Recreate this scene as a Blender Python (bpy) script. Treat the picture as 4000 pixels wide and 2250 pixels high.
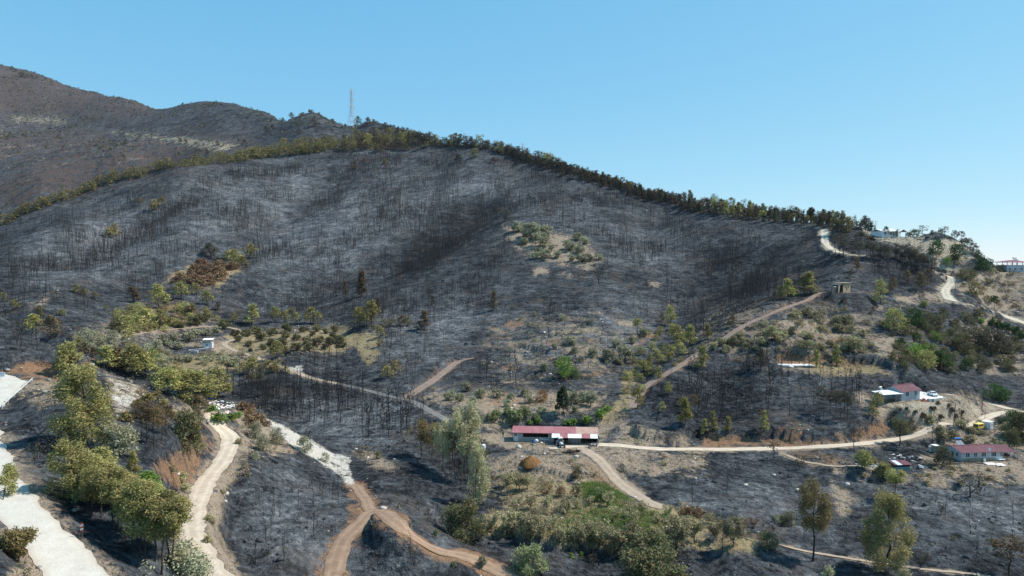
import bpy, math, random
import numpy as np
from mathutils import Vector, Matrix, Euler

# ------------------------------------------------------------------ camera, sky, sun, exposure
scene = bpy.context.scene
COL = scene.collection
for _o in list(bpy.data.objects):
    bpy.data.objects.remove(_o)

FW, FPX, HORV = 2576.0, 1741.0, 650.0       # reference frame width, focal length and horizon row (pixels of a 2576-wide frame)
CZ = 60.0                                   # camera height above the datum (metres)
PITCH = math.atan((724.5 - HORV) / FPX)

cam_d = bpy.data.cameras.new("camera")
cam_d.sensor_width = 36.0
cam_d.lens = 36.0 * FPX / FW
cam_d.clip_start = 1.0
cam_d.clip_end = 20000.0
cam = bpy.data.objects.new("camera", cam_d)
COL.objects.link(cam)
cam.location = (0, 0, CZ)
cam.rotation_euler = (math.radians(90) - PITCH, 0, 0)
scene.camera = cam

SUN_EL = math.radians(50)
SUN_AZ = math.radians(80)                   # clockwise from +Y (view direction): to the right, a little behind the hill
world = bpy.data.worlds.new("World")
scene.world = world
world.use_nodes = True
wn = world.node_tree
wn.nodes.clear()
sky = wn.nodes.new("ShaderNodeTexSky")
sky.sky_type = 'NISHITA'
sky.sun_disc = False
sky.sun_elevation = SUN_EL
sky.sun_rotation = SUN_AZ
sky.altitude = 2000
sky.air_density = 0.8
sky.dust_density = 0.0
sky.ozone_density = 4.0
bg = wn.nodes.new("ShaderNodeBackground")
bg.inputs["Strength"].default_value = 0.098
wo = wn.nodes.new("ShaderNodeOutputWorld")
# the camera's soft tone curve for the sky, one power per channel, the same over the whole dome
_sp = wn.nodes.new("ShaderNodeSeparateColor"); _cb = wn.nodes.new("ShaderNodeCombineColor")
wn.links.new(sky.outputs[0], _sp.inputs[0])
for _i, (_g, _p) in enumerate(((.92, .75), (.95, .40), (.985, .20))):
    _a = wn.nodes.new("ShaderNodeMath"); _a.operation = 'MULTIPLY'; _a.inputs[1].default_value = .125
    _b = wn.nodes.new("ShaderNodeMath"); _b.operation = 'POWER'; _b.inputs[1].default_value = _p
    _c = wn.nodes.new("ShaderNodeMath"); _c.operation = 'MULTIPLY'; _c.inputs[1].default_value = _g / .125
    wn.links.new(_sp.outputs[_i], _a.inputs[0]); wn.links.new(_a.outputs[0], _b.inputs[0]); wn.links.new(_b.outputs[0], _c.inputs[0]); wn.links.new(_c.outputs[0], _cb.inputs[_i])
wn.links.new(_cb.outputs[0], bg.inputs[0])
wn.links.new(bg.outputs[0], wo.inputs[0])

sun_d = bpy.data.lights.new("sun", 'SUN')
sun_d.energy = 4.9
sun_d.angle = math.radians(0.55)
sun_d.color = (1.0, 0.955, 0.89)
sun = bpy.data.objects.new("sun", sun_d)
COL.objects.link(sun)
sdir = Vector((math.sin(SUN_AZ) * math.cos(SUN_EL), math.cos(SUN_AZ) * math.cos(SUN_EL), math.sin(SUN_EL)))
sun.rotation_euler = (-sdir).to_track_quat('-Z', 'Y').to_euler()
sun.location = sdir * 500

scene.view_settings.view_transform = 'Standard'
scene.view_settings.look = 'None'
scene.view_settings.exposure = 0.35
scene.view_settings.gamma = 1.0
scene.view_settings.use_curve_mapping = False
scene.cycles.max_bounces = 4
scene.cycles.diffuse_bounces = 2
scene.cycles.transparent_max_bounces = 8

# ------------------------------------------------------------------ picture geometry helpers
CT, ST = math.cos(PITCH), math.sin(PITCH)

def px_dir(u, v):
    """pixel of the 2576-wide frame -> (X, T): sideways and upward slope per metre of forward depth"""
    cx = (np.asarray(u, float) - 1288.0) / FPX
    cy = (724.5 - np.asarray(v, float)) / FPX
    fy = CT + cy * ST
    return cx / fy, (cy * CT - ST) / fy

def to_px(x, y, z):
    z = np.asarray(z) - CZ
    fwd = y * CT - z * ST
    up = y * ST + z * CT
    return 1288.0 + FPX * x / fwd, 724.5 - FPX * up / fwd

TILE = {1: (0, 200), 2: (1333, 300), 3: (2666, 700), 4: (0, 900), 5: (1333, 900), 6: (0, 1500), 7: (1333, 1500), 8: (2666, 1500)}
TS = 1334.0 / 2576.0

def W(tile, x, y):
    """survey sheet coordinates -> pixel of the 2576-wide frame"""
    if tile == 0:
        return float(x), float(y)
    a, b = TILE[tile]
    return (a + x * TS) * 0.644, (b + y * TS) * 0.644

def Wl(tile, pts):
    return [W(tile, p[0], p[1]) for p in pts]

# ------------------------------------------------------------------ noise
_rs = np.random.RandomState(7)
_perm = _rs.permutation(512)
_perm = np.concatenate([_perm, _perm])
_ang = _rs.rand(512) * 2 * np.pi
_gx, _gy = np.cos(_ang), np.sin(_ang)

def perlin(x, y):
    xi = np.floor(x).astype(np.int64); yi = np.floor(y).astype(np.int64)
    xf = x - xi; yf = y - yi
    def g(ix, iy, dx, dy):
        h = _perm[(_perm[ix & 511] + iy) & 511]
        return _gx[h] * dx + _gy[h] * dy
    u = xf * xf * xf * (xf * (xf * 6 - 15) + 10); v = yf * yf * yf * (yf * (yf * 6 - 15) + 10)
    a = g(xi, yi, xf, yf); b = g(xi + 1, yi, xf - 1, yf)
    c = g(xi, yi + 1, xf, yf - 1); d = g(xi + 1, yi + 1, xf - 1, yf - 1)
    return (a + u * (b - a)) * (1 - v) + (c + u * (d - c)) * v

def sstep(a, b, x):
    t = np.clip((x - a) / (b - a), 0, 1)
    return t * t * (3 - 2 * t)

# ------------------------------------------------------------------ terrain
# surveyed points: pixel u, pixel v, depth in metres
VIS = [
 (0,1449,62),(130,1449,68),(420,1449,80),(540,1449,86),(650,1449,102),(810,1449,108),(1000,1449,110),(1300,1449,116),(1600,1449,121),(2000,1449,125),(2300,1449,128),(2576,1449,130),
 (0,1180,92),(80,1330,76),(0,1030,125),(80,965,140),(0,1100,108),(200,910,165),(150,955,150),(60,850,190),(0,800,215),(100,865,192),
 (330,955,165),(434,993,170),(530,1010,180),(300,1010,140),(400,1060,135),(200,1010,125),(100,1080,110),(250,1200,97),(300,1300,86),(420,1400,80),(450,1250,105),(480,1180,120),(450,1100,135),
 (590,1090,165),(560,1140,150),(510,1210,130),(480,1300,110),(510,1400,93),(620,1200,137),(640,1040,188),(740,1090,184),(840,1150,178),(880,1210,160),
 (650,1300,125),(750,1200,150),(850,1300,128),(700,1400,108),(930,1290,130),(1000,1400,113),(1150,1390,120),(1000,1200,158),(1050,1300,135),(900,1150,182),(1000,1120,190),
 (1150,1200,172),(1200,1300,146),(1250,1340,137),(1400,1300,142),(1600,1330,138),(1850,1350,136),(1300,1370,130),(1500,1400,129),(1800,1420,129),
 (1400,1115,194),(1300,1120,194),(1500,1130,192),(1400,1060,212),(1450,1010,232),(1300,1020,228),(1200,990,238),(1250,1080,205),
 (1400,1200,168),(1550,1220,166),(1620,1250,158),(1700,1200,172),(1750,1150,186),
 (1750,1130,196),(2000,1125,200),(2200,1110,206),(2350,1085,215),(2500,1050,230),(2576,1035,238),(1900,1180,182),(2100,1200,176),(2000,1300,152),(2300,1200,178),(2250,1300,154),(2500,1300,156),(2500,1200,180),(2450,1160,192),(2300,1170,188),(2576,1150,196),
 (2250,1085,214),(2260,1010,226),(2330,1010,228),(2390,992,240),(2400,1060,222),(2480,1015,246),
 (1980,915,250),(2150,925,250),(1900,1100,208),(1800,1000,235),(1700,1050,215),(1650,1060,210),
 (2100,850,275),(2300,880,270),(2100,780,300),(2117,738,315),(1950,770,300),(1850,830,280),(2080,735,318),(1900,800,290),(1800,860,272),(1700,920,252),(1620,985,232),
 (1780,790,350),(1700,830,338),(1680,870,305),(1600,960,255),(1640,900,285),(1900,700,390),(1800,600,470),(1950,640,420),(2050,700,360),(2000,590,440),
 (2300,760,322),(2400,740,338),(2390,690,365),(2430,760,328),(2576,810,322),(2500,850,305),(2450,950,266),(2576,975,262),(2560,890,292),(2350,960,252),
 (2200,680,355),(2300,650,378),(2250,603,395),(2330,600,396),(2385,602,394),(2425,622,390),(2455,640,385),(2350,652,374),(2420,672,370),(2490,664,380),(2550,690,368),(2576,692,366),(2480,740,345),(2550,760,342),
 (0,575,590),(150,530,640),(300,475,700),(450,425,760),(600,398,810),(750,375,850),(880,355,880),(1000,350,880),(1100,360,860),(1300,380,790),(1450,424,720),(1600,473,650),(1750,513,590),(1900,546,510),(2050,562,460),(2150,570,425),(1200,364,830),(1375,401,750),(1525,447,690),(1675,491,620),(1830,530,550),(1980,555,490),
 (885,318,960),(790,287,1040),(735,300,1060),(950,322,980),(1020,337,950),
 (640,330,1100),(690,297,1250),(500,259,1500),(600,276,1450),(400,277,1550),(500,350,1150),(300,340,1300),(300,400,1050),(100,400,1150),(100,480,950),(0,350,1400),(370,277,1900),(250,238,2100),(100,188,2250),(0,166,2300),(-220,85,2400),(-90,136,2350),(150,290,1750),(0,280,1800),(500,380,1000),(640,365,960),
 (100,800,300),(0,760,330),(300,800,340),(600,830,370),(850,840,360),(515,872,320),(800,870,320),(620,910,300),(450,900,300),(850,920,300),(900,830,350),(300,870,270),(200,870,250),(600,960,260),(450,960,240),(750,950,270),(900,980,255),(700,1000,240),(800,1080,215),(950,1050,222),(1050,1040,220),(1100,1050,215),
 (1100,900,300),(1100,800,370),(1100,700,440),(1100,600,530),(1100,500,640),(1100,430,740),
 (700,780,410),(700,700,470),(700,600,560),(700,500,670),(700,430,770),
 (300,720,400),(300,650,460),(300,580,540),(300,510,630),(0,700,390),(0,640,470),(0,600,540),
 (1300,900,290),(1300,800,350),(1300,700,420),(1300,600,500),(1300,500,600),(1300,430,700),
 (1500,900,280),(1500,800,340),(1500,700,410),(1500,600,490),(1500,500,590),(1650,750,380),(1700,650,450),(1650,570,540),
]
# unseen ground behind crests, below the frame and beyond: pixel u, height relative to the camera, depth
HID = [
 (0,-36,262),(100,-41,250),(330,-48,205),(434,-50,205),(530,-50,215),(640,-50,215),(740,-54,205),
 (2250,-10,460),(2385,-12,470),(2450,-25,450),(2576,-32,430),(0,-10,720),(150,8,760),(300,40,810),(450,80,860),(1000,110,1040),(1300,70,930),(1600,15,800),(1900,-8,640),(2100,-10,560),
 (370,300,2700),(0,480,3000),(700,150,1750),(500,250,1900),(800,150,1250),(1000,80,1500),(1500,-60,1300),(2000,-80,1300),(2576,-90,1300),(2576,-110,2600),(1500,-110,2600),(1000,-20,2600),(600,150,3000),(2576,-120,5000),(1288,-120,5000),(0,200,5000),
 (0,-30,42),(500,-38,50),(800,-47,70),(1300,-55,75),(1900,-59,75),(2576,-62,75),(0,-32,18),(1288,-48,18),(2576,-55,18),
]
_cx, _cs, _ct = [], [], []
for u, v, d in VIS:
    X, T = px_dir(u, v); _cx.append(float(X)); _cs.append(math.log(d)); _ct.append(float(T))
for u, z, d in HID:
    X, T = px_dir(u, 724.5); _cx.append(float(X)); _cs.append(math.log(d)); _ct.append(z / d)
for i in range(len(_cx)):                      # carry the edges of the survey outwards
    if _cx[i] < -0.70: _cx.append(_cx[i] - 0.75); _cs.append(_cs[i]); _ct.append(_ct[i])
    if _cx[i] > 0.70: _cx.append(_cx[i] + 0.75); _cs.append(_cs[i]); _ct.append(_ct[i])
CXS = 2.6
P = np.stack([np.array(_cx) * CXS, np.array(_cs)], 1); PT = np.array(_ct)
def _ker(r2): return -np.sqrt(r2 + 0.06 ** 2)
_n = len(P)
_A = np.zeros((_n + 3, _n + 3))
_A[:_n, :_n] = _ker(((P[:, None] - P[None]) ** 2).sum(-1)) - np.eye(_n) * 2e-3
_A[:_n, _n] = 1; _A[:_n, _n + 1:] = P; _A[_n, :_n] = 1; _A[_n + 1:, :_n] = P.T
_w = np.linalg.solve(_A, np.concatenate([PT, [0, 0, 0]]))

gX = np.concatenate([np.linspace(-1.6, -0.82, 60)[:-1], np.linspace(-0.82, 0.82, 860), np.linspace(0.82, 1.6, 60)[1:]])
gS = np.concatenate([np.linspace(math.log(20), math.log(56), 40)[:-1], np.linspace(math.log(56), math.log(1000), 520), np.linspace(math.log(1000), math.log(4800), 90)[1:]])
NX, NS = len(gX), len(gS)
_cX = np.linspace(-1.6, 1.6, 240); _cS = np.linspace(gS[0], gS[-1], 300)
_q = np.stack(np.meshgrid(_cX * CXS, _cS, indexing='ij'), -1).reshape(-1, 2)
_t = np.empty(len(_q))
for i in range(0, len(_q), 6000):
    q = _q[i:i + 6000]
    _t[i:i + 6000] = _ker(((q[:, None] - P[None]) ** 2).sum(-1)) @ _w[:_n] + _w[_n] + q @ _w[_n + 1:]
_t = _t.reshape(240, 300)

def bilin(field, ax, ay, x, y):
    fx = np.interp(x, ax, np.arange(len(ax))); fy = np.interp(y, ay, np.arange(len(ay)))
    ix = np.minimum(fx.astype(int), len(ax) - 2); iy = np.minimum(fy.astype(int), len(ay) - 2)
    tx = fx - ix; ty = fy - iy
    return (field[ix, iy] * (1 - tx) + field[ix + 1, iy] * tx) * (1 - ty) + (field[ix, iy + 1] * (1 - tx) + field[ix + 1, iy + 1] * tx) * ty

GX, GS = np.meshgrid(gX, gS, indexing='ij')
GD = np.exp(GS)                                 # forward depth = world y
GXW = GX * GD                                   # world x
GZ = bilin(_t, _cX, _cS, GX.ravel(), GS.ravel()).reshape(NX, NS) * GD

# relief at all scales (ridge-and-gully first, then knolls, then clods)
def relief(x, y):
    r = np.zeros_like(x)
    wx = x + 14 * perlin(x / 70 + 3, y / 70); wy = y + 14 * perlin(x / 70, y / 70 + 9)
    r += 1.6 * (0.35 - np.abs(perlin(wx / 95 + 11, wy / 170 + 2)) * 1.4) * sstep(230, 420, y)
    r += 0.9 * (0.3 - np.abs(perlin(wx / 38, wy / 60)) * 1.3) * (0.3 + 0.7 * sstep(150, 350, y))
    r += 0.55 * perlin(wx / 15, wy / 18)
    r += 0.34 * (0.25 - np.abs(perlin(x / 6.5, y / 7)))
    r += 0.22 * perlin(x / 2.7, y / 2.9) + 0.16 * perlin(x / 1.15, y / 1.3)
    r += 6.0 * perlin(wx / 330, wy / 330) * sstep(950, 1400, y) + 8.0 * (0.3 - np.abs(perlin(wx / 120, wy / 150))) * sstep(900, 1200, y)
    return r
REL = relief(GXW, GD)

def colT(X):
    fx = np.interp(X, gX, np.arange(NX)); i = min(int(fx), NX - 2); t = fx - i
    return (GZ[i] * (1 - t) + GZ[i + 1] * t) / np.exp(gS)

def cast(u, v, dmin=0.0):
    """where the line of sight through a pixel meets the ground"""
    X, T = px_dir(u, v); X = float(X); T = float(T)
    c = colT(X)
    ok = (c >= T) & (np.exp(gS) > max(dmin, 24))
    if not ok.any():
        k = int(np.argmax(c * (np.exp(gS) > 60)))
    else:
        k = int(np.argmax(ok))
    if k > 0 and c[k] > T and c[k - 1] < T:
        f = (T - c[k - 1]) / (c[k] - c[k - 1]); s = gS[k - 1] + f * (gS[k] - gS[k - 1])
    else:
        s = gS[k]
    d = math.exp(s)
    return X * d, d

def H(x, y):
    x = np.asarray(x, float); y = np.asarray(y, float)
    return bilin(GZ, gX, gS, x / y, np.log(y)) + CZ

def ground(u, v, dmin=0.0):
    x, y = cast(u, v, dmin)
    return Vector((x, y, float(H(x, y))))

def poly_dist(x, y, pts):
    """distance of every (x, y) to a polyline and the running parameter of the nearest point"""
    best = np.full(x.shape, 1e9); bz = np.zeros(x.shape)
    for k in range(len(pts) - 1):
        ax, ay = pts[k][0], pts[k][1]; bx, by = pts[k + 1][0], pts[k + 1][1]
        dx, dy = bx - ax, by - ay; L = dx * dx + dy * dy + 1e-9
        t = np.clip(((x - ax) * dx + (y - ay) * dy) / L, 0, 1)
        d = np.hypot(x - ax - t * dx, y - ay - t * dy)
        m = d < best
        best = np.where(m, d, best); bz = np.where(m, k + t, bz)
    return best, bz

def near_box(pts, r):
    xs = [p[0] for p in pts]; ys = [p[1] for p in pts]
    return (GXW > min(xs) - r) & (GXW < max(xs) + r) & (GD > min(ys) - r) & (GD < max(ys) + r)

def smooth_line(pts, n=10):
    out = []
    for i in range(len(pts) - 1):
        p0 = pts[max(i - 1, 0)]; p1 = pts[i]; p2 = pts[i + 1]; p3 = pts[min(i + 2, len(pts) - 1)]
        for k in range(n):
            t = k / n
            out.append(tuple(0.5 * (2 * p1[j] + (p2[j] - p0[j]) * t + (2 * p0[j] - 5 * p1[j] + 4 * p2[j] - p3[j]) * t * t + (3 * p1[j] - p0[j] - 3 * p2[j] + p3[j]) * t ** 3) for j in (0, 1)))
    out.append(tuple(pts[-1]))
    return out


# gullies that cross the big slope
GULLY = [
 ([(60,690),(200,630),(350,565),(470,505),(560,465),(640,440)], 26, 9),
 ([(560,760),(700,735),(850,692),(1000,640),(1120,575),(1200,520),(1240,480)], 30, 11),
 ([(480,680),(600,625),(720,560),(820,480),(880,430)], 24, 6),
 ([(1690,800),(1760,720),(1850,660),(1960,610)], 26, 7),
 ([(1400,560),(1420,500),(1430,450)], 24, 5),
 ([(150,760),(320,700),(450,640)], 24, 6),
]
for pts, wdt, dep in GULLY:
    wp = [cast(*p) for p in pts]
    m = near_box(wp, wdt * 2.2)
    dd, tt = poly_dist(GXW[m], GD[m], wp)
    end = np.minimum(sstep(0, 0.8, tt), sstep(0, 0.8, len(wp) - 1 - tt))
    GZ[m] -= dep * end * np.exp(-(dd / wdt) ** 2)

# ------------------------------------------------------------------ roads: centre lines on the survey sheets, width in metres
ROADS = [
 ('concrete_road', 6, [(-150,330),(-75,600),(60,850),(250,1080),(420,1270),(600,1448),(760,1620)], 4.7, 'chalk', 'worn pale concrete road'),
 ('concrete_road', 4, [(-260,1440),(-90,1310),(20,1215),(75,1165),(60,1130),(-40,1100),(-200,1085)], 5.0, 'chalk', ''),
 ('dirt_track', 6, [(1580,200),(1640,310),(1730,390),(1740,450),(1680,580),(1590,690),(1510,830),(1470,950),(1450,1080),(1480,1200),(1540,1320),(1620,1448),(1700,1580)], 3.7, 'pale', ''),
 ('red_earth_track', 7, [(-80,1500),(-40,1330),(10,1190),(110,1090),(210,985),(300,965),(400,1035),(520,1130),(640,1220),(760,1270),(900,1290),(1060,1350),(1250,1448),(1400,1530)], 3.4, 'red', ''),
 ('red_earth_track', 7, [(100,760),(150,830),(195,890),(215,975)], 2.6, 'red', ''),
 ('valley_road', 7, [(1560,500),(1700,487),(1860,488),(2200,485),(2576,485),(2926,490),(3276,480),(3576,460),(3826,440),(4176,410),(4476,370),(4676,320),(4826,270),(4926,228),(5026,208),(5152,215)], 3.3, 'pale', ''),
 ('access_road', 8, [(1990,92),(2080,92),(2200,120),(2400,170),(2576,215),(2750,260)], 3.2, 'pale', ''),
 ('dirt_ramp', 7, [(1790,500),(1900,580),(2050,690),(2200,800),(2300,860),(2420,930)], 3.4, 'tan', ''),
 ('gravel_road', 5, [(0,1160),(200,1210),(400,1262),(500,1282),(560,1300),(640,1350),(740,1400),(830,1448),(900,1480)], 2.8, 'grey', ''),
 ('red_earth_track', 5, [(490,1262),(600,1185),(700,1120),(800,1040),(880,985),(1000,962)], 3.6, 'brown', ''),
 ('hill_track', 4, [(600,822),(800,822),(950,800),(1200,755),(1450,737),(1640,722),(1760,735),(1860,770),(1900,778)], 2.4, 'tan', ''),
 ('hill_track', 4, [(1850,780),(1800,810),(1720,828),(1690,850),(1760,900),(1950,960),(2050,1000),(2200,1060),(2400,1130),(2576,1160)], 2.6, 'tan', ''),
 ('ridge_track', 3, [(1420,866),(1250,861),(1100,856),(1030,862),(950,910),(800,960),(650,1020),(500,1090),(380,1160),(250,1250),(120,1320),(0,1400),(-126,1480),(-276,1560),(-346,1640),(-386,1730)], 3.0, 'brown', ''),
 ('hilltop_road', 3, [(1070,380),(1072,430),(1082,490),(1150,545),(1250,570),(1330,578)], 4.0, 'sand', ''),
 ('hilltop_road', 3, [(1930,705),(2020,740),(2022,790),(1980,840),(2000,895),(2060,922),(2200,955),(2350,1000),(2500,1060),(2640,1110)], 4.3, 'sand', ''),
 ('footpath', 8, [(730,1215),(900,1260),(1100,1295),(1350,1335),(1700,1385),(1900,1410),(2200,1440),(2400,1475)], 0.9, 'tan', ''),
 ('footpath', 8, [(760,530),(900,580),(1050,610),(1200,640),(1400,680)], 1.2, 'tan', ''),
]
ROADW = []                                      # world centre lines
for nm, tile, pts, wdt, cls, lab in ROADS:
    wp = [cast(*p) for p in smooth_line(Wl(tile, pts), 6)]
    for _ in range(4):                          # a driver's line, not the jitter of the survey
        wp = [wp[0]] + [tuple(0.25 * wp[i - 1][j] + 0.5 * wp[i][j] + 0.25 * wp[i + 1][j] for j in (0, 1)) for i in range(1, len(wp) - 1)] + [wp[-1]]
    ROADW.append(wp)
def signed_px(u, v, pts):
    """signed distance (frame pixels) to an outline, positive inside"""
    n = len(pts); ins = np.zeros(u.shape, bool); dist = np.full(u.shape, 1e9)
    for k in range(n):
        ax, ay = pts[k]; bx, by = pts[(k + 1) % n]
        c = ((ay > v) != (by > v)) & (u < (bx - ax) * (v - ay) / (by - ay + 1e-12) + ax)
        ins ^= c
        dx, dy = bx - ax, by - ay; L = dx * dx + dy * dy + 1e-9
        t = np.clip(((u - ax) * dx + (v - ay) * dy) / L, 0, 1)
        dist = np.minimum(dist, np.hypot(u - ax - t * dx, v - ay - t * dy))
    return np.where(ins, dist, -dist)


# cut banks: along each line the ground on its far (left-hand) side stands higher; height, face width, fade
BANKS = [(8, [(-60,410),(150,405),(400,400),(700,398),(900,425),(1250,395),(1500,300),(1600,240)], 2.6, 1.6, 14),
         (3, [(600,1345),(690,1335),(1000,1350),(1500,1395),(1600,1450)], 2.6, 1.4, 12),
         (4, [(-60,1045),(120,1030),(250,1010),(400,1030),(560,1050),(700,985)], 2.8, 1.6, 16),
         (7, [(1040,1120),(1250,1140),(1500,1200),(1900,1240),(2300,1262),(2700,1240)], 2.2, 1.3, 9),
         (8, [(1100,690),(1500,715),(2000,770),(2150,800)], 1.5, .9, 7), (8, [(1120,640),(1450,668),(1800,690)], 1.1, .8, 6),
         (7, [(1200,300),(1450,292),(1900,285),(2000,240)], 1.8, 1.2, 9), (5, [(640,1330),(800,1345),(1000,1385),(1100,1448)], 1.4, 1.0, 8),
         (7, [(2160,330),(2300,400),(2500,435),(2700,440)], 2.2, 1.3, 10), (5, [(420,1215),(560,1185),(700,1100),(820,1000),(900,955)], 1.6, 1.0, 9),
         (5, [(1380,535),(1600,560),(1850,605),(1980,610)], 1.2, 1.2, 9), (5, [(1330,845),(1450,890),(1600,925)], 1.2, 1.2, 9), (7, [(1330,640),(1500,660),(1650,690),(1800,735)], 1.2, .9, 7)]
for tile, pts, A, wd, fade in BANKS:
    wp = [cast(*q) for q in smooth_line(Wl(tile, pts), 5)]
    m = near_box(wp, fade * 2.5)
    X_, Y_ = GXW[m] + 1.2 * perlin(GXW[m] / 5, GD[m] / 5), GD[m] + 1.2 * perlin(GXW[m] / 5 + 40, GD[m] / 5)
    best = np.full(X_.shape, 1e9); side = np.zeros(X_.shape); par = np.zeros(X_.shape)
    for k in range(len(wp) - 1):
        (ax, ay), (bx, by) = wp[k], wp[k + 1]; dx, dy = bx - ax, by - ay; L = dx * dx + dy * dy + 1e-9
        t = np.clip(((X_ - ax) * dx + (Y_ - ay) * dy) / L, 0, 1); d_ = np.hypot(X_ - ax - t * dx, Y_ - ay - t * dy)
        mm = d_ < best; best = np.where(mm, d_, best); side = np.where(mm, np.sign(dx * (Y_ - ay) - dy * (X_ - ax)), side); par = np.where(mm, k + t, par)
    sd = best * side; n_ = len(wp) - 1
    ends = np.minimum(sstep(0, 3, par), sstep(0, 3, n_ - par))
    GZ[m] += A * ends * (np.where(sd > 0, np.exp(-sd / fade), 1) * sstep(-wd, wd, sd) - .35 * np.exp(-(np.minimum(sd, 0) / (fade * .5)) ** 2) * (sd < 0))
# narrow trenches and ditches
for tile, pts, wd, dp in [(7, [(1880,520),(2000,605),(2100,690),(2250,800),(2400,880),(2600,960),(2876,1000),(3176,1030),(3420,1030)], 1.5, 2.2), (7, [(760,960),(800,1020),(850,1090),(960,1170)], 2.0, 2.0), (5, [(2576,880),(2400,1010),(2280,1130),(2200,1260),(2140,1330)], 2.2, 1.8)]:
    wp = [cast(*q) for q in smooth_line(Wl(tile, pts), 5)]; m = near_box(wp, 8); dd, tt = poly_dist(GXW[m] + .8 * perlin(GXW[m] / 3, GD[m] / 3), GD[m], wp)
    GZ[m] -= dp * np.exp(-(dd / wd) ** 2)

# farmed terraces: treads and risers cut into the slopes
TERR = [(3, 20, .85, 2.6, [(780,960),(1250,960),(1500,1100),(1500,1300),(1250,1390),(700,1320),(200,1320),(480,1130)]),
        (3, 20, .8, 3.0, [(1500,1050),(2000,1030),(2500,1150),(2560,1448),(2000,1448),(1560,1350)]),
        (5, 24, .8, 2.4, [(1250,640),(1900,640),(2300,760),(2200,1000),(1900,1170),(1150,1170),(1050,900)]),
        (4, 16, .7, 2.2, [(1250,850),(1650,720),(2560,720),(2576,900),(2000,1030),(1240,1040)]),
        (7, 14, .6, 1.6, [(1120,680),(2420,930),(2560,1210),(1500,1190),(1100,1110)]),
        (8, 14, .6, 2.0, [(850,560),(1500,560),(2100,690),(2050,790),(1120,700)]),
        (1, 20, .7, 9.0, [(0,560),(900,560),(1400,650),(900,900),(0,900)])]
_t0 = GZ / GD; _vis0 = _t0 >= np.maximum.accumulate(_t0, axis=1) - .004
_u0, _v0 = to_px(GXW, GD, GZ + CZ)
RISER = np.zeros_like(GZ)
for tile, fe, st, hh, pts in TERR:
    q = Wl(tile, pts); us = [p[0] for p in q]; vs = [p[1] for p in q]
    m = _vis0 & (_u0 > min(us) - fe) & (_u0 < max(us) + fe) & (_v0 > min(vs) - fe) & (_v0 < max(vs) + fe)
    k = st * sstep(-fe, fe, signed_px(_u0[m], _v0[m], q))
    zz0 = GZ[m] + hh * .9 * perlin(GXW[m] / (11 * hh), GD[m] / (14 * hh)) + .25 * hh * perlin(GXW[m] / 9, GD[m] / 9)
    fr = zz0 / hh - np.floor(zz0 / hh)
    GZ[m] += k * hh * (sstep(.68, 1.0, fr) - fr) * .85
    RISER[m] = np.maximum(RISER[m], k * sstep(.62, .76, fr) * (1 - sstep(.94, 1.0, fr)))

# building platforms: pixel (2576 frame), radius, soft edge
PADS = [(W(7,1620,440), 17, 8), (W(8,1700,125), 9, 5), (W(8,1900,95), 9.5, 4), (W(8,2260,585), 11, 5), (W(3,1585,437), 10, 5), (W(3,1210,855), 9, 4), (W(8,1650,650), 4.5, 3), (W(8,2330,332), 6, 4), (W(4,1560,882), 5, 3), (W(3,850,1400), 8, 4), (W(3,2540,705), 9, 4)]
PADW = [cast(*p[0]) for p in PADS]
base = GZ.copy()
damp = np.ones_like(GZ)
for (p, r, e), (px, py) in zip(PADS, PADW):
    dd = np.hypot(GXW - px, (GD - py))
    k = 1 - sstep(r, r + e, dd)
    z0 = float(bilin(base, gX, gS, np.array([px / py]), np.array([math.log(py)]))[0])
    # a gentle fall towards the valley is kept
    GZ += k * (z0 + (GZ - z0) * 0.06 - GZ)
    damp *= 1 - 0.93 * k
roadmask = {}
for (nm, tile, pts, wdt, cls, lab), wp in zip(ROADS, ROADW):
    m = near_box(wp, wdt * 3 + 3)
    dd, tt = poly_dist(GXW[m], GD[m], wp)
    zc = bilin(GZ, gX, gS, np.array([p[0] / p[1] for p in wp]), np.log(np.array([p[1] for p in wp])))
    for _ in range(6):
        zc[1:-1] = 0.25 * zc[:-2] + 0.5 * zc[1:-1] + 0.25 * zc[2:]
    zt = np.interp(tt, np.arange(len(wp)), zc)
    k = 1 - sstep(wdt * 0.55, wdt * 1.15 + 1.0, dd)
    GZ[m] += k * (zt - GZ[m])
    damp[m] *= 1 - 0.85 * (1 - sstep(wdt * 0.5, wdt * 0.9 + .5, dd))
    rm = roadmask.setdefault(cls, np.zeros_like(GZ))
    rm[m] = np.maximum(rm[m], 1 - sstep(wdt * 0.4, wdt * 1.15 + 0.9, dd + 1.1 * perlin(GXW[m] / 3.3, GD[m] / 3.3)))
GZ += REL * damp
# visibility of each terrain vertex from the survey camera (used only to know what the survey sheets describe)
GT = GZ / GD
GVIS = GT >= np.maximum.accumulate(GT, axis=1) - 0.004
GU, GV = to_px(GXW, GD, GZ + CZ)
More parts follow.
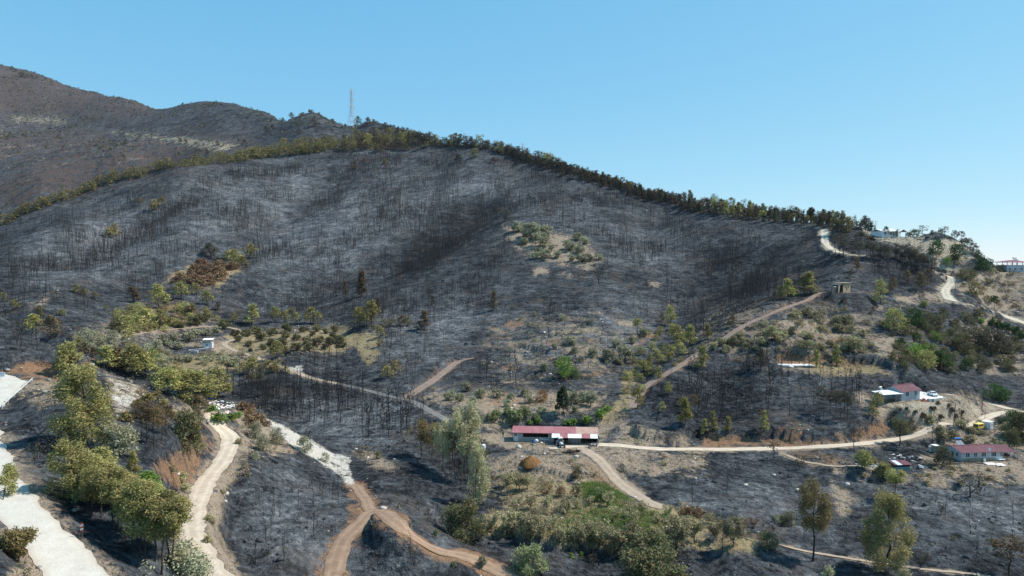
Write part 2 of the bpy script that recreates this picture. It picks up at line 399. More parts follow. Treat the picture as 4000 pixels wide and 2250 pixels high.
# ------------------------------------------------------------------ what covers the ground: outlines on the survey sheets
COVER = [  # class, sheet, feather (frame pixels), strength, outline
 ('tan',6,14,1.0,[(1560,120),(1800,330),(1960,420),(1850,600),(1720,750),(1660,900),(1620,1100),(1720,1300),(1870,1470),(1560,1470),(1530,1100),(1700,600),(1600,260)]),
 ('red',6,14,.9,[(1480,330),(1600,450),(1480,650),(1400,800),(1200,720),(1150,620),(1300,560),(1400,480)]),
 ('tan',4,10,1.0,[(810,1080),(1080,1200),(1110,1260),(1000,1330),(870,1420),(830,1250)]),
 ('chalk',4,10,.75,[(840,1120),(1010,1170),(1060,1250),(980,1330),(880,1400),(850,1250)]),
 ('red',4,8,1.0,[(0,1050),(250,1000),(400,1020),(560,1060),(700,980),(720,1040),(560,1130),(250,1120),(0,1110)]),
 ('tan',4,12,.8,[(230,1130),(500,1140),(490,1300),(300,1330),(120,1280)]),
 ('tan',4,12,.6,[(1150,1330),(1450,1290),(1500,1440),(1100,1440)]),
 ('chalk',6,7,1.0,[(1950,235),(2050,270),(2300,400),(2576,570),(2640,620),(2576,700),(2470,630),(2230,480),(2060,330)]),
 ('tan',6,14,.9,[(1750,140),(1960,240),(2200,480),(2200,560),(1960,520),(1800,340)]),
 ('chalk',7,7,.95,[(-40,540),(0,515),(80,540),(60,640),(100,760),(40,750),(0,700),(-60,640)]),
 ('tan',7,10,.85,[(60,480),(250,510),(390,630),(330,650),(220,600),(100,560)]),
 ('tan',6,10,.9,[(60,1420),(200,1380),(300,1340),(420,1470),(60,1470)]),
 ('tan',6,16,.45,[(60,1000),(240,1200),(300,1300),(120,1330),(0,1200)]),
 ('red',7,9,.9,[(60,920),(140,890),(240,920),(90,1020),(60,1080)]),
 ('tan',7,10,1.0,[(1060,400),(1270,360),(1290,430),(1960,450),(2000,480),(1880,530),(1800,570),(1480,520),(1330,490),(1180,470)]),
 ('tan',7,12,.95,[(1100,560),(1260,540),(1500,500),(1850,520),(2000,640),(2200,790),(2450,930),(2100,880),(1850,760),(1500,720),(1120,700)]),
 ('red',7,10,.5,[(1800,560),(1860,560),(2120,790),(2080,830),(1880,740)]),
 ('tan',7,12,.9,[(1900,505),(2600,500),(2600,700),(2420,720),(2230,650),(2050,590)]),
 ('tan',8,12,.9,[(-30,500),(165,510),(150,640),(80,700),(-30,720)]),
 ('straw',7,14,1.0,[(1120,690),(1500,720),(1800,750),(2420,930),(2600,960),(2600,1210),(2400,1240),(1900,1225),(1500,1190),(1120,1110),(1120,1010),(1280,900),(1120,760)]),
 ('grass',7,8,1.0,[(1815,755),(1930,750),(2100,810),(2240,870),(2050,890),(1830,850)]),
 ('grass',7,18,.5,[(1550,1130),(1750,1000),(2050,930),(2400,990),(2500,1110),(2100,1150),(1700,1170)]),
 ('straw',8,12,1.0,[(0,920),(250,1030),(480,1110),(580,1190),(540,1250),(0,1250)]),
 ('tan',5,10,1.0,[(700,1200),(1000,1225),(1640,1235),(2000,1235),(1990,1290),(1850,1370),(1560,1385),(1300,1430),(1050,1460),(1010,1350),(800,1325),(610,1275)]),
 ('tan',7,10,.9,[(1040,230),(1250,280),(1340,310),(1100,330),(1040,300)]),
 ('red',5,8,.35,[(760,1215),(1600,1245),(1900,1270),(1560,1340),(1100,1400)]),
 ('straw',5,6,.8,[(2190,1040),(2250,1090),(2190,1230),(2230,1290),(2150,1400),(1900,1460),(2000,1330),(2110,1240),(2120,1130)]),
 ('tan',7,8,.85,[(1880,300),(2110,150),(2190,170),(2090,260),(2000,420),(1960,470)]),
 ('tan',7,12,1.0,[(2080,265),(2200,290),(2350,360),(2600,420),(2600,480),(2030,480),(2110,380)]),
 ('tan',2,10,.9,[(1230,1130),(1330,1170),(1700,1200),(1850,1250),(1960,1380),(1850,1448),(1650,1400),(1450,1370),(1310,1280)]),
 ('tan',5,6,.9,[(1450,290),(1530,280),(1560,320),(1470,340)]),
 ('tan',5,7,.7,[(1650,320),(1900,345),(1850,365),(1700,345)]),
 ('red',5,7,.75,[(1250,680),(1370,675),(1340,735),(1240,735)]),
 ('tan',5,5,.8,[(1120,740),(1400,745),(1460,780),(1200,770)]),
 ('tan',5,4,.55,[(1440,765),(1800,785),(2050,795),(2040,815),(1700,805),(1450,790)]),
 ('tan',5,4,.45,[(1230,668),(1750,668),(1750,682),(1230,684)]),
 ('tan',5,8,.75,[(1620,870),(1930,865),(2110,1000),(1950,1010),(1650,935)]),
 ('red',5,7,.8,[(2240,805),(2380,775),(2350,815),(2260,860)]),
 ('tan',5,6,.9,[(2300,380),(2440,385),(2390,420),(2320,420)]),
 ('tan',5,6,.8,[(1840,600),(1980,620),(1950,635),(1870,630)]),
 ('tan',5,4,.6,[(1150,1130),(2000,1165),(2000,1185),(1150,1150)]),
 ('tan',5,5,.7,[(2050,680),(2200,690),(2200,720),(2060,715)]),
 ('red',4,12,.7,[(1240,390),(1460,250),(1800,280),(1620,440),(1380,390)]),
 ('straw',4,7,.9,[(1240,390),(1440,250),(1470,260),(1300,400)]),
 ('straw',4,7,.8,[(1560,410),(1780,270),(1820,290),(1640,440)]),
 ('red',4,12,.7,[(1100,580),(1250,520),(1500,600),(1480,690),(1250,730),(980,670)]),
 ('straw',4,8,1.0,[(1220,960),(1700,935),(2010,1000),(1850,1045),(1240,1035)]),
 ('tan',4,10,1.0,[(1600,870),(1700,850),(2000,960),(1950,1000),(1640,920)]),
 ('straw',4,12,1.0,[(1740,800),(1900,770),(2200,760),(2600,735),(2600,900),(2250,915),(1950,920),(1740,870)]),
 ('straw',5,7,1.0,[(0,780),(150,790),(250,760),(290,940),(200,1015),(150,960),(130,880),(-20,870)]),
 ('tan',4,10,.7,[(220,560),(290,540),(400,450),(300,590)]),
 ('tan',4,10,.6,[(560,790),(880,790),(880,830),(560,840)]),
 ('chalk',4,6,.7,[(2180,1040),(2270,1020),(2310,1100),(2220,1080)]),
 ('sand',3,8,1.0,[(1480,445),(1690,432),(2000,455),(2090,490),(2190,590),(2090,640),(1950,625),(1850,590),(1700,490),(1500,475)]),
 ('sand',3,6,1.0,[(1330,350),(1480,375),(1470,445),(1380,430)]),
 ('sand',3,8,.8,[(1890,590),(2080,640),(2060,720),(1960,700)]),
 ('tan',3,10,.85,[(1980,690),(2300,690),(2600,695),(2600,1060),(2450,1000),(2150,930),(2080,860)]),
 ('sand',3,8,.5,[(2200,720),(2440,640),(2440,700),(2180,860)]),
 ('tan',3,14,.7,[(2050,1080),(2250,1000),(2600,1100),(2600,1470),(2300,1470),(2300,1360),(2150,1290)]),
 ('tan',3,14,.55,[(780,980),(1200,1000),(1500,1100),(1480,1300),(1200,1310),(700,1300),(200,1310),(500,1150)]),
 ('tan',3,6,.8,[(820,985),(1100,1000),(1120,1020),(830,1010)]),
 ('straw',3,6,.6,[(1000,1110),(1300,1110),(1300,1150),(1000,1150)]),
 ('tan',3,10,.9,[(1380,1200),(1600,1180),(1700,1350),(1600,1460),(1480,1350),(1420,1250)]),
 ('tan',3,10,.8,[(1650,880),(1900,865),(2010,920),(1750,935),(1480,975)]),
 ('red',3,7,.9,[(690,1325),(1000,1350),(1500,1395),(1580,1460),(980,1425),(730,1385)]),
 ('straw',3,7,.9,[(1000,1400),(1500,1410),(1580,1460),(980,1460)]),
 ('tan',3,8,.8,[(700,1410),(1000,1420),(1250,1440),(1250,1470),(800,1470)]),
 ('tan',8,12,1.0,[(1330,80),(1500,120),(1820,125),(2060,75),(2300,130),(2420,210),(2200,260),(1900,365),(1700,405),(1560,280),(1440,220),(1340,130)]),
 ('straw',8,10,.7,[(1700,250),(1950,210),(1980,290),(1780,340)]),
 ('red',8,8,.9,[(130,400),(700,400),(900,430),(1250,395),(1500,290),(1580,370),(1200,440),(700,475),(160,470)]),
 ('red',8,9,.55,[(700,330),(880,290),(1050,330),(850,400)]),
 ('tan',8,12,.95,[(1800,610),(2000,600),(2600,590),(2600,750),(2350,750),(2200,690),(1850,690)]),
 ('tan',8,10,.9,[(1120,600),(1450,670),(2000,715),(2100,785),(1750,755),(1130,695)]),
 ('red',8,10,.5,[(820,500),(1100,510),(1300,600),(1100,620),(900,560)]),
 ('tan',8,12,.95,[(1920,385),(2200,345),(2600,325),(2600,560),(2430,470),(2000,450)]),
 ('tan',8,9,.7,[(1105,700),(1330,880),(1200,1000),(1120,870)]),
 ('tan',8,8,.9,[(1830,520),(1960,600),(1830,690),(1780,570)]),
 ('chalk',8,6,.45,[(1420,600),(1560,600),(1560,640),(1420,640)]),
 ('tan',5,30,.36,[(1230,640),(1800,620),(2250,740),(2200,1010),(1900,1150),(1200,1150),(1080,900)]),
 ('tan',3,20,.4,[(200,950),(1000,930),(1550,1050),(1500,1340),(600,1350),(60,1330)]),
 ('tan',5,10,.6,[(1180,830),(1600,850),(1620,880),(1180,860)]),
 ('tan',5,8,.7,[(1300,960),(2000,1010),(2000,1040),(1300,1000)]),
 ('tan',4,20,.5,[(560,780),(1000,640),(1640,640),(1700,720),(1240,900),(700,860)]),
 # pale ash swathes, then charred swathes; some dark ones paint slope shade
 ('ash',0,40,.9,[(200,560),(500,460),(760,420),(820,470),(700,560),(450,640),(250,690)]),
 ('ash',0,40,.9,[(600,640),(900,480),(1150,420),(1300,470),(1150,520),(900,660),(700,740)]),
 ('ash',0,30,.9,[(950,800),(1180,740),(1200,880),(1050,940),(930,880)]),
 ('ash',0,30,.7,[(1250,820),(1650,780),(1650,900),(1300,900)]),
 ('ash',0,30,.6,[(1300,480),(1600,560),(1800,620),(1650,680),(1350,600)]),
 ('ash',0,25,.7,[(1660,1200),(2100,1230),(2100,1330),(1750,1310)]),
 ('ash',0,25,.6,[(2150,1180),(2560,1230),(2560,1400),(2250,1380)]),
 ('ash',0,25,.6,[(640,1160),(860,1200),(870,1420),(620,1420)]),
 ('ash',0,20,.9,[(700,990),(1000,1000),(1080,1100),(900,1130),(740,1070)]),
 ('ash',0,30,.8,[(60,620),(330,520),(350,600),(200,680),(60,740)]),
 ('sand',8,10,.85,[(1400,130),(1540,150),(1900,140),(2100,120),(2350,190),(2200,240),(1900,330),(1700,300),(1540,220)]),
 ('tan',4,9,1.0,[(1750,790),(2200,755),(2590,740),(2590,800),(2200,830),(1800,840)]),
 ('char',0,30,.9,[(330,560),(540,470),(560,500),(400,580)]),  # darker swathe along the gully
 ('char',0,30,.9,[(960,640),(1200,500),(1250,520),(1200,620),(1000,720)]),  # shade of the spur painted into the ground colour
 ('char',0,30,.8,[(1750,640),(2060,600),(2090,720),(1820,830),(1740,790)]),  # slope facing away from the sun, its shade painted dark
 ('char',0,20,.8,[(1600,990),(1900,900),(1920,1060),(1650,1040)]),
 ('char',0,20,.8,[(1060,1130),(1180,1170),(1260,1260),(1160,1240)]),
 ('char',0,18,.7,[(600,960),(760,960),(760,1060),(600,1010)]),
 ('far',0,30,1.0,[(-30,160),(120,190),(370,275),(260,290),(120,300),(-30,290)]),
 ('far',0,25,.8,[(-30,330),(250,330),(280,380),(-30,400)]),
 ('far',0,25,.9,[(150,390),(520,340),(640,360),(560,400),(300,450),(100,500),(-30,540),(-30,460)]),
 ('strawfar',0,9,.8,[(30,290),(170,300),(165,312),(30,305)]),
 ('strawfar',0,8,.8,[(270,330),(500,350),(600,365),(560,385),(400,352)]),
]
CLS = ['tan', 'red', 'chalk', 'grass', 'straw', 'sand', 'ash', 'char', 'far', 'strawfar']
MASK = {c: np.zeros(GZ.shape, np.float32) for c in CLS}

for cls, tile, fe, st, pts in COVER:
    q = Wl(tile, pts)
    us = [p[0] for p in q]; vs = [p[1] for p in q]
    m = GVIS & (GU > min(us) - fe * 2.3) & (GU < max(us) + fe * 2.3) & (GV > min(vs) - fe * 2.3) & (GV < max(vs) + fe * 2.3)
    fe2 = fe * (1.4 if cls in ('chalk', 'grass', 'ash', 'char') else 2.3)
    sd = signed_px(GU[m], GV[m], q)
    MASK[cls][m] = np.maximum(MASK[cls][m], st * .95 * sstep(-fe2, fe2 * .8, sd))
for c, tgt, k in (('chalk', 'tan', .5), ('pale', 'tan', .8), ('tan', 'tan', .7), ('grey', 'tan', .3), ('red', 'red', .85), ('brown', 'red', .5), ('sand', 'sand', .8)):
    if c in roadmask:
        MASK[tgt] = np.maximum(MASK[tgt], (roadmask[c] * k).astype(np.float32))
_rn = np.clip(.5 + 1.6 * perlin(GXW / 21, GD / 26), 0, 1)
MASK['tan'] = np.maximum(MASK['tan'], (RISER * _rn * .8).astype(np.float32)); MASK['red'] = np.maximum(MASK['red'], (RISER * (1 - _rn) * .55).astype(np.float32))
BARE = np.clip(MASK['tan'] + MASK['red'] + MASK['chalk'] + MASK['straw'] + MASK['sand'] + MASK['grass'], 0, 1)
ROADALL = np.clip(sum(roadmask.values()), 0, 1)

# ------------------------------------------------------------------ material helpers
def new_mat(name):
    m = bpy.data.materials.new(name); m.use_nodes = True
    nt = m.node_tree; nt.nodes.clear()
    out = nt.nodes.new("ShaderNodeOutputMaterial")
    b = nt.nodes.new("ShaderNodeBsdfPrincipled")
    b.inputs["Roughness"].default_value = 0.9
    b.inputs["Specular IOR Level"].default_value = 0.15
    nt.links.new(b.outputs[0], out.inputs[0])
    return m, nt, b, out

class NT:
    def __init__(s, nt): s.nt = nt; s.L = nt.links.new
    def n(s, t, **kw):
        o = s.nt.nodes.new(t)
        for k, v in kw.items(): setattr(o, k, v)
        return o
    def noise(s, vec, scale, detail=4, rough=.55, dist=0):
        o = s.n("ShaderNodeTexNoise"); o.inputs["Scale"].default_value = scale; o.inputs["Detail"].default_value = detail
        o.inputs["Roughness"].default_value = rough; o.inputs["Distortion"].default_value = dist
        if vec is not None: s.L(vec, o.inputs["Vector"])
        return o.outputs[0]
    def ramp(s, fac, stops):
        o = s.n("ShaderNodeValToRGB"); e = o.color_ramp.elements
        while len(e) < len(stops): e.new(0.5)
        for i, (p, c) in enumerate(stops):
            e[i].position = p; e[i].color = c if len(c) == 4 else (*c, 1)
        s.L(fac, o.inputs[0]); return o.outputs[0]
    def mr(s, v, a, b, c=0., d=1., smooth=False):
        o = s.n("ShaderNodeMapRange"); o.inputs[1].default_value = a; o.inputs[2].default_value = b; o.inputs[3].default_value = c; o.inputs[4].default_value = d
        if smooth: o.interpolation_type = 'SMOOTHSTEP'
        s.L(v, o.inputs[0]); return o.outputs[0]
    def math(s, op, a, b=None):
        o = s.n("ShaderNodeMath", operation=op)
        for i, x in enumerate((a, b)):
            if x is None: continue
            if isinstance(x, (int, float)): o.inputs[i].default_value = x
            else: s.L(x, o.inputs[i])
        return o.outputs[0]
    def mix(s, fac, a, b, blend='MIX'):
        o = s.n("ShaderNodeMix", data_type='RGBA', blend_type=blend)
        for sock, x in ((o.inputs[0], fac), (o.inputs[6], a), (o.inputs[7], b)):
            if isinstance(x, (int, float)): sock.default_value = x
            elif isinstance(x, tuple): sock.default_value = x if len(x) == 4 else (*x, 1)
            else: s.L(x, sock)
        return o.outputs[2]
    def attr(s, name):
        o = s.n("ShaderNodeAttribute"); o.attribute_name = name; return o
    def bump(s, h, strength, dist, normal=None):
        o = s.n("ShaderNodeBump"); o.inputs["Strength"].default_value = strength; o.inputs["Distance"].default_value = dist
        s.L(h, o.inputs["Height"])
        if normal is not None: s.L(normal, o.inputs["Normal"])
        return o.outputs[0]

def ground_material():
    m, nt, b, out = new_mat("burnt_ground"); k = NT(nt)
    geo = k.n("ShaderNodeNewGeometry"); pos = geo.outputs["Position"]
    n_big = k.noise(pos, .028, 4, .6); n_mid = k.noise(pos, .13, 5, .65, .4); n_fine = k.noise(pos, .75, 4, .7); n_tiny = k.noise(pos, 3.1, 3, .7)
    a1 = k.attr("cover_a"); a2 = k.attr("cover_b"); a3 = k.attr("cover_c")
    s1 = k.n("ShaderNodeSeparateColor"); k.L(a1.outputs["Color"], s1.inputs[0])
    s2 = k.n("ShaderNodeSeparateColor"); k.L(a2.outputs["Color"], s2.inputs[0])
    s3 = k.n("ShaderNodeSeparateColor"); k.L(a3.outputs["Color"], s3.inputs[0])
    tan, red, chalk, grass = s1.outputs[0], s1.outputs[1], s1.outputs[2], a1.outputs["Alpha"]
    straw, sand, ash, char_shade = s2.outputs[0], s2.outputs[1], s2.outputs[2], a2.outputs["Alpha"]
    far, sfar = s3.outputs[0], s3.outputs[1]
    # burnt ground: soot, grey ash, pale ash streaks
    rag = k.math('ADD', k.math('MULTIPLY', n_mid, .55), k.math('MULTIPLY', n_fine, .45))
    rag2 = k.math('ADD', k.math('MULTIPLY', k.noise(pos, .085, 6, .72, .6), .6), k.math('MULTIPLY', k.noise(pos, .5, 5, .75), .4))
    mp = k.n("ShaderNodeMapping"); mp.inputs["Scale"].default_value = (.22, .45, 1.6); k.L(pos, mp.inputs[0])
    n_str = k.noise(mp.outputs[0], .9, 4, .65, .8)
    lum = k.math('ADD', k.math('MULTIPLY', k.math('SUBTRACT', rag, .5), 2.2), k.math('MULTIPLY', k.math('SUBTRACT', n_big, .5), .75))
    lum = k.math('ADD', lum, k.math('MULTIPLY', k.math('SUBTRACT', n_str, .5), 1.1)); lum = k.math('ADD', lum, .448)
    lum = k.math('ADD', lum, k.math('MULTIPLY', ash, .26)); lum = k.math('SUBTRACT', lum, k.math('MULTIPLY', char_shade, .2))
    lum = k.math('ADD', lum, k.math('MULTIPLY', k.math('SUBTRACT', n_tiny, .5), .5))
    col = k.ramp(lum, [(.18, (.015, .017, .020)), (.40, (.043, .047, .052)), (.62, (.088, .095, .101)), (.82, (.150, .158, .163)), (.99, (.25, .255, .255))])
    # brown singed soil showing through
    br = k.mr(k.noise(pos, .05, 5, .7), .53, .70, 0, .55)
    col = k.mix(br, col, k.mix(n_fine, (.075, .060, .049), (.165, .125, .095)))
    def lay(col, mask, c0, c1, lo=.2, hi=.85, amp=.75, nz=None):
        f = k.math('ADD', mask, k.math('MULTIPLY', k.math('SUBTRACT', rag2, .5), amp * 8.0))
        gate = k.mr(mask, .02, .5)
        f = k.math('MULTIPLY', k.mr(f, lo, hi, 0, 1, True), gate)
        cc = k.mix(k.mr(nz if nz is not None else n_fine, .3, .7), c0, c1)
        cc = k.mix(k.mr(n_tiny, .42, .62, 0, .62), cc, k.mix(.5, c0, (.1, .08, .06)))
        return k.mix(f, col, cc)
    col = lay(col, far, (.078, .056, .052), (.15, .097, .075), .4, .95, 1.5)
    col = lay(col, sfar, (.42, .36, .24), (.30, .25, .17), .45, .8, .8)
    col = lay(col, tan, (.44, .345, .25), (.31, .235, .17))
    col = lay(col, sand, (.54, .46, .345), (.42, .35, .26))
    col = lay(col, red, (.26, .145, .085), (.37, .23, .14))
    col = lay(col, straw, (.42, .33, .185), (.28, .22, .12))
    col = lay(col, grass, (.15, .21, .055), (.25, .27, .10))
    col = lay(col, chalk, (.70, .65, .56), (.62, .565, .48))
    k.L(col, b.inputs["Base Color"])
    h = k.math('ADD', k.math('MULTIPLY', n_fine, .8), k.math('MULTIPLY', n_tiny, .35))
    h = k.math('ADD', h, k.math('MULTIPLY', n_mid, 1.6))
    k.L(k.bump(h, 1.0, 1.5), b.inputs["Normal"])
    b.inputs["Roughness"].default_value = 1.0
    b.inputs["Specular IOR Level"].default_value = 0.05
    return m

def grid_mesh(name, xs, ys, zs, mat):
    nx, ny = xs.shape
    me = bpy.data.meshes.new(name)
    co = np.stack([xs, ys, zs], -1).reshape(-1, 3).astype(np.float32)
    i = np.arange(nx * ny).reshape(nx, ny)
    q = np.stack([i[:-1, :-1], i[1:, :-1], i[1:, 1:], i[:-1, 1:]], -1).reshape(-1).astype(np.int32)
    nf = len(q) // 4
    me.vertices.add(len(co)); me.vertices.foreach_set("co", co.ravel())
    me.loops.add(len(q)); me.loops.foreach_set("vertex_index", q)
    me.polygons.add(nf); me.polygons.foreach_set("loop_start", np.arange(0, nf * 4, 4, dtype=np.int32))
    me.polygons.foreach_set("use_smooth", np.ones(nf, bool))
    me.update(calc_edges=True)
    me.materials.append(mat)
    o = bpy.data.objects.new(name, me); COL.objects.link(o)
    return o

ter = grid_mesh("hillside_ground", GXW, GD, GZ + CZ, ground_material())
ter['kind'] = 'structure'
ter['label'] = "burnt hillsides and valley floor under ash and bare earth"
def put_attr(me, name, chans):
    a = me.attributes.new(name, 'FLOAT_COLOR', 'POINT')
    a.data.foreach_set("color", np.stack(chans, -1).reshape(-1).astype(np.float32))
_z = np.zeros_like(MASK['tan'])
put_attr(ter.data, "cover_a", [MASK['tan'], MASK['red'], MASK['chalk'], MASK['grass']])
put_attr(ter.data, "cover_b", [MASK['straw'], MASK['sand'], MASK['ash'], MASK['char']])
put_attr(ter.data, "cover_c", [MASK['far'], MASK['strawfar'], _z, _z])

# ------------------------------------------------------------------ road surfaces
ROADCOL = {'chalk': ((.55, .51, .44), (.46, .42, .35)), 'pale': ((.60, .505, .39), (.49, .395, .295)), 'red': ((.34, .23, .155), (.25, .165, .11)), 'tan': ((.42, .33, .24), (.34, .26, .19)),
           'grey': ((.20, .19, .18), (.145, .138, .13)), 'brown': ((.29, .21, .16), (.20, .15, .12)), 'sand': ((.60, .53, .41), (.47, .41, .31))}
_rm = {}
def road_material(cls):
    if cls in _rm: return _rm[cls]
    m, nt, b, out = new_mat("road_" + cls); k = NT(nt)
    pos = k.n("ShaderNodeNewGeometry").outputs["Position"]
    ac = k.attr("across").outputs["Fac"]
    c0, c1 = ROADCOL[cls]
    n1 = k.noise(pos, .55, 5, .65); n2 = k.noise(pos, 3.5, 3, .6)
    col = k.mix(k.mr(n1, .35, .68), c0, c1)
    # wheel tracks are cleaner and paler than the crown and verges
    t = k.math('ABSOLUTE', k.math('SUBTRACT', k.math('ABSOLUTE', ac), .45))
    rut = k.mr(t, .05, .30, 0, 1, True)
    if cls != 'chalk':
        col = k.mix(k.math('MULTIPLY', rut, k.mr(n1, .3, .6, .2, .7)), col, tuple(c * .82 for c in c1))
    else:
        col = k.mix(k.mr(k.noise(pos, .3, 5, .7), .55, .75, 0, .35), col, (.45, .41, .35))
        col = k.mix(k.mr(k.math('ABSOLUTE', ac), .72, 1.0, 0, .7), col, (.42, .35, .27))
        col = k.mix(k.mr(n2, .68, .74, 0, .8), col, (.60, .58, .54))
    col = k.mix(k.mr(n2, .5, .8, 0, .35), col, tuple(c * .6 for c in c1))
    k.L(col, b.inputs["Base Color"]); k.L(k.bump(k.math('ADD', n1, n2), .5, .12), b.inputs["Normal"])
    b.inputs["Roughness"].default_value = .95
    _rm[cls] = m
    return m

rng = np.random.RandomState(3)
for ri, ((nm, tile, pts, wdt, cls, lab), wp) in enumerate(zip(ROADS, ROADW)):
    # resample every ~0.8 m
    a = np.array(wp); seg = np.hypot(*np.diff(a, axis=0).T); cum = np.concatenate([[0], np.cumsum(seg)])
    n = max(int(cum[-1] / 0.9), 8); tt = np.linspace(0, cum[-1], n)
    cx = np.interp(tt, cum, a[:, 0]); cy = np.interp(tt, cum, a[:, 1])
    dx = np.gradient(cx); dy = np.gradient(cy); L = np.hypot(dx, dy) + 1e-9
    nx, ny = -dy / L, dx / L
    na = 9
    ac = np.linspace(-1, 1, na)
    edge = 1 + .30 * perlin(tt / 3.1 + ri * 17, tt * 0 + 5.3) + .28 * perlin(tt / 13 + ri * 7, tt * 0 + 1.3) + .16 * perlin(tt / 1.0, tt * 0 + ri + .5)
    edge2 = 1 + .30 * perlin(tt / 3.1 + ri * 11, tt * 0 + 8.3) + .28 * perlin(tt / 13 + ri * 5, tt * 0 + 4.3) + .16 * perlin(tt / 1.0, tt * 0 + ri + 3.5)
    taper = np.minimum(1, .35 + np.minimum(tt, cum[-1] - tt) / 3.0)
    off = np.where(ac[None, :] < 0, ac[None, :] * edge[:, None], ac[None, :] * edge2[:, None]) * wdt / 2 * taper[:, None]
    RX = cx[:, None] + nx[:, None] * off; RY = cy[:, None] + ny[:, None] * off
    RZ = H(RX, RY)
    R0 = RZ.copy()
    for _ in range(5): RZ[1:-1] = .25 * RZ[:-2] + .5 * RZ[1:-1] + .25 * RZ[2:]
    RZ = np.maximum(RZ, R0 + .02)
    RZ = np.maximum(RZ, .5 * (RZ + RZ[:, na // 2][:, None])) + .09 - .05 * np.abs(ac)[None, :] ** 3 + .004 * ri
    o = grid_mesh(nm, RX, RY, RZ, road_material(cls))
    at = o.data.attributes.new("across", 'FLOAT', 'POINT'); at.data.foreach_set("value", np.tile(ac, n).astype(np.float32))
    o['kind'] = 'structure'
# ------------------------------------------------------------------ mesh builder and object helpers
class MB:
    def __init__(s): s.v = []; s.f = []; s.m = []
    def face(s, pts, mi=0):
        b = len(s.v); s.v += [tuple(p) for p in pts]; s.f.append(tuple(range(b, b + len(pts)))); s.m.append(mi); return s
    def box(s, x0, x1, y0, y1, z0, z1, mi=0, M=None):
        c = [(x0,y0,z0),(x1,y0,z0),(x1,y1,z0),(x0,y1,z0),(x0,y0,z1),(x1,y0,z1),(x1,y1,z1),(x0,y1,z1)]
        if M is not None: c = [tuple(M @ Vector(p)) for p in c]
        b = len(s.v); s.v += c
        for q in ((0,3,2,1),(4,5,6,7),(0,1,5,4),(1,2,6,5),(2,3,7,6),(3,0,4,7)):
            s.f.append(tuple(b + i for i in q)); s.m.append(mi)
        return s
    def hexa(s, c, mi=0):
        """eight corners: bottom ring then top ring"""
        b = len(s.v); s.v += [tuple(p) for p in c]
        for q in ((0,3,2,1),(4,5,6,7),(0,1,5,4),(1,2,6,5),(2,3,7,6),(3,0,4,7)):
            s.f.append(tuple(b + i for i in q)); s.m.append(mi)
        return s
    def tube(s, p0, p1, r0, r1=None, n=6, mi=0, cap=True):
        p0 = Vector(p0); p1 = Vector(p1); r1 = r0 if r1 is None else r1
        d = (p1 - p0)
        if d.length < 1e-6: return s
        d.normalize(); a = d.orthogonal().normalized(); c = d.cross(a); b = len(s.v)
        for p, r in ((p0, r0), (p1, r1)):
            for i in range(n):
                t = 2 * math.pi * i / n
                s.v.append(tuple(p + a * (math.cos(t) * r) + c * (math.sin(t) * r)))
        for i in range(n):
            j = (i + 1) % n
            s.f.append((b + i, b + j, b + n + j, b + n + i)); s.m.append(mi)
        if cap:
            s.f.append(tuple(b + i for i in reversed(range(n)))); s.m.append(mi)
            s.f.append(tuple(b + n + i for i in range(n))); s.m.append(mi)
        return s
    def path(s, pts, rs, n=5, mi=0):
        for i in range(len(pts) - 1): s.tube(pts[i], pts[i + 1], rs[i], rs[i + 1], n, mi, cap=(i in (0, len(pts) - 2)))
        return s
    def blob(s, c, r, seed=0, nu=8, nv=5, jit=.15, mi=0):
        rg = random.Random(seed); b = len(s.v); c = Vector(c); rx, ry, rz = (r if isinstance(r, (tuple, list)) else (r, r, r))
        s.v.append((c.x, c.y, c.z - rz))
        for j in range(1, nv):
            ph = -math.pi / 2 + math.pi * j / nv
            for i in range(nu):
                t = 2 * math.pi * (i + .5 * (j % 2)) / nu; k = 1 + rg.uniform(-jit, jit)
                s.v.append((c.x + rx * k * math.cos(ph) * math.cos(t), c.y + ry * k * math.cos(ph) * math.sin(t), c.z + rz * k * math.sin(ph)))
        s.v.append((c.x, c.y, c.z + rz)); e = len(s.v) - 1
        for i in range(nu):
            j = (i + 1) % nu
            s.f.append((b, b + 1 + j, b + 1 + i)); s.m.append(mi)
            s.f.append((e, b + 1 + (nv - 2) * nu + i, b + 1 + (nv - 2) * nu + j)); s.m.append(mi)
            for q in range(nv - 2):
                s.f.append((b + 1 + q * nu + i, b + 1 + q * nu + j, b + 1 + (q + 1) * nu + j, b + 1 + (q + 1) * nu + i)); s.m.append(mi)
        return s
    def mesh(s, name, mats, smooth=False):
        me = bpy.data.meshes.new(name); me.from_pydata(s.v, [], s.f)
        for m in (mats if isinstance(mats, (list, tuple)) else [mats]): me.materials.append(m)
        me.polygons.foreach_set("material_index", s.m)
        if smooth: me.polygons.foreach_set("use_smooth", [True] * len(s.f))
        me.update(); return me
    def build(s, name, mats, parent=None, smooth=False, label=None):
        o = bpy.data.objects.new(name, s.mesh(name, mats, smooth)); COL.objects.link(o)
        if parent is not None: o.parent = parent
        if label: o['label'] = label
        return o

def thing(name, label, cat, loc=(0, 0, 0), rz=0.0, group=None):
    o = bpy.data.objects.new(name, None); COL.objects.link(o)
    o.empty_display_size = .3; o.location = loc; o.rotation_euler = (0, 0, rz)
    o['label'] = label; o['category'] = cat
    if group: o['group'] = group
    return o

def tag(o, label, cat, group=None):
    o['label'] = label; o['category'] = cat
    if group: o['group'] = group
    return o

def part(name, me, parent, loc=(0, 0, 0), rot=(0, 0, 0), label=None):
    o = bpy.data.objects.new(name, me); COL.objects.link(o); o.parent = parent; o.location = loc; o.rotation_euler = rot
    if label: o['label'] = label
    return o

def copy_tree(o, parent=None):
    c = o.copy(); COL.objects.link(c)
    if parent is not None: c.parent = parent
    for ch in list(o.children): copy_tree(ch, c)
    return c

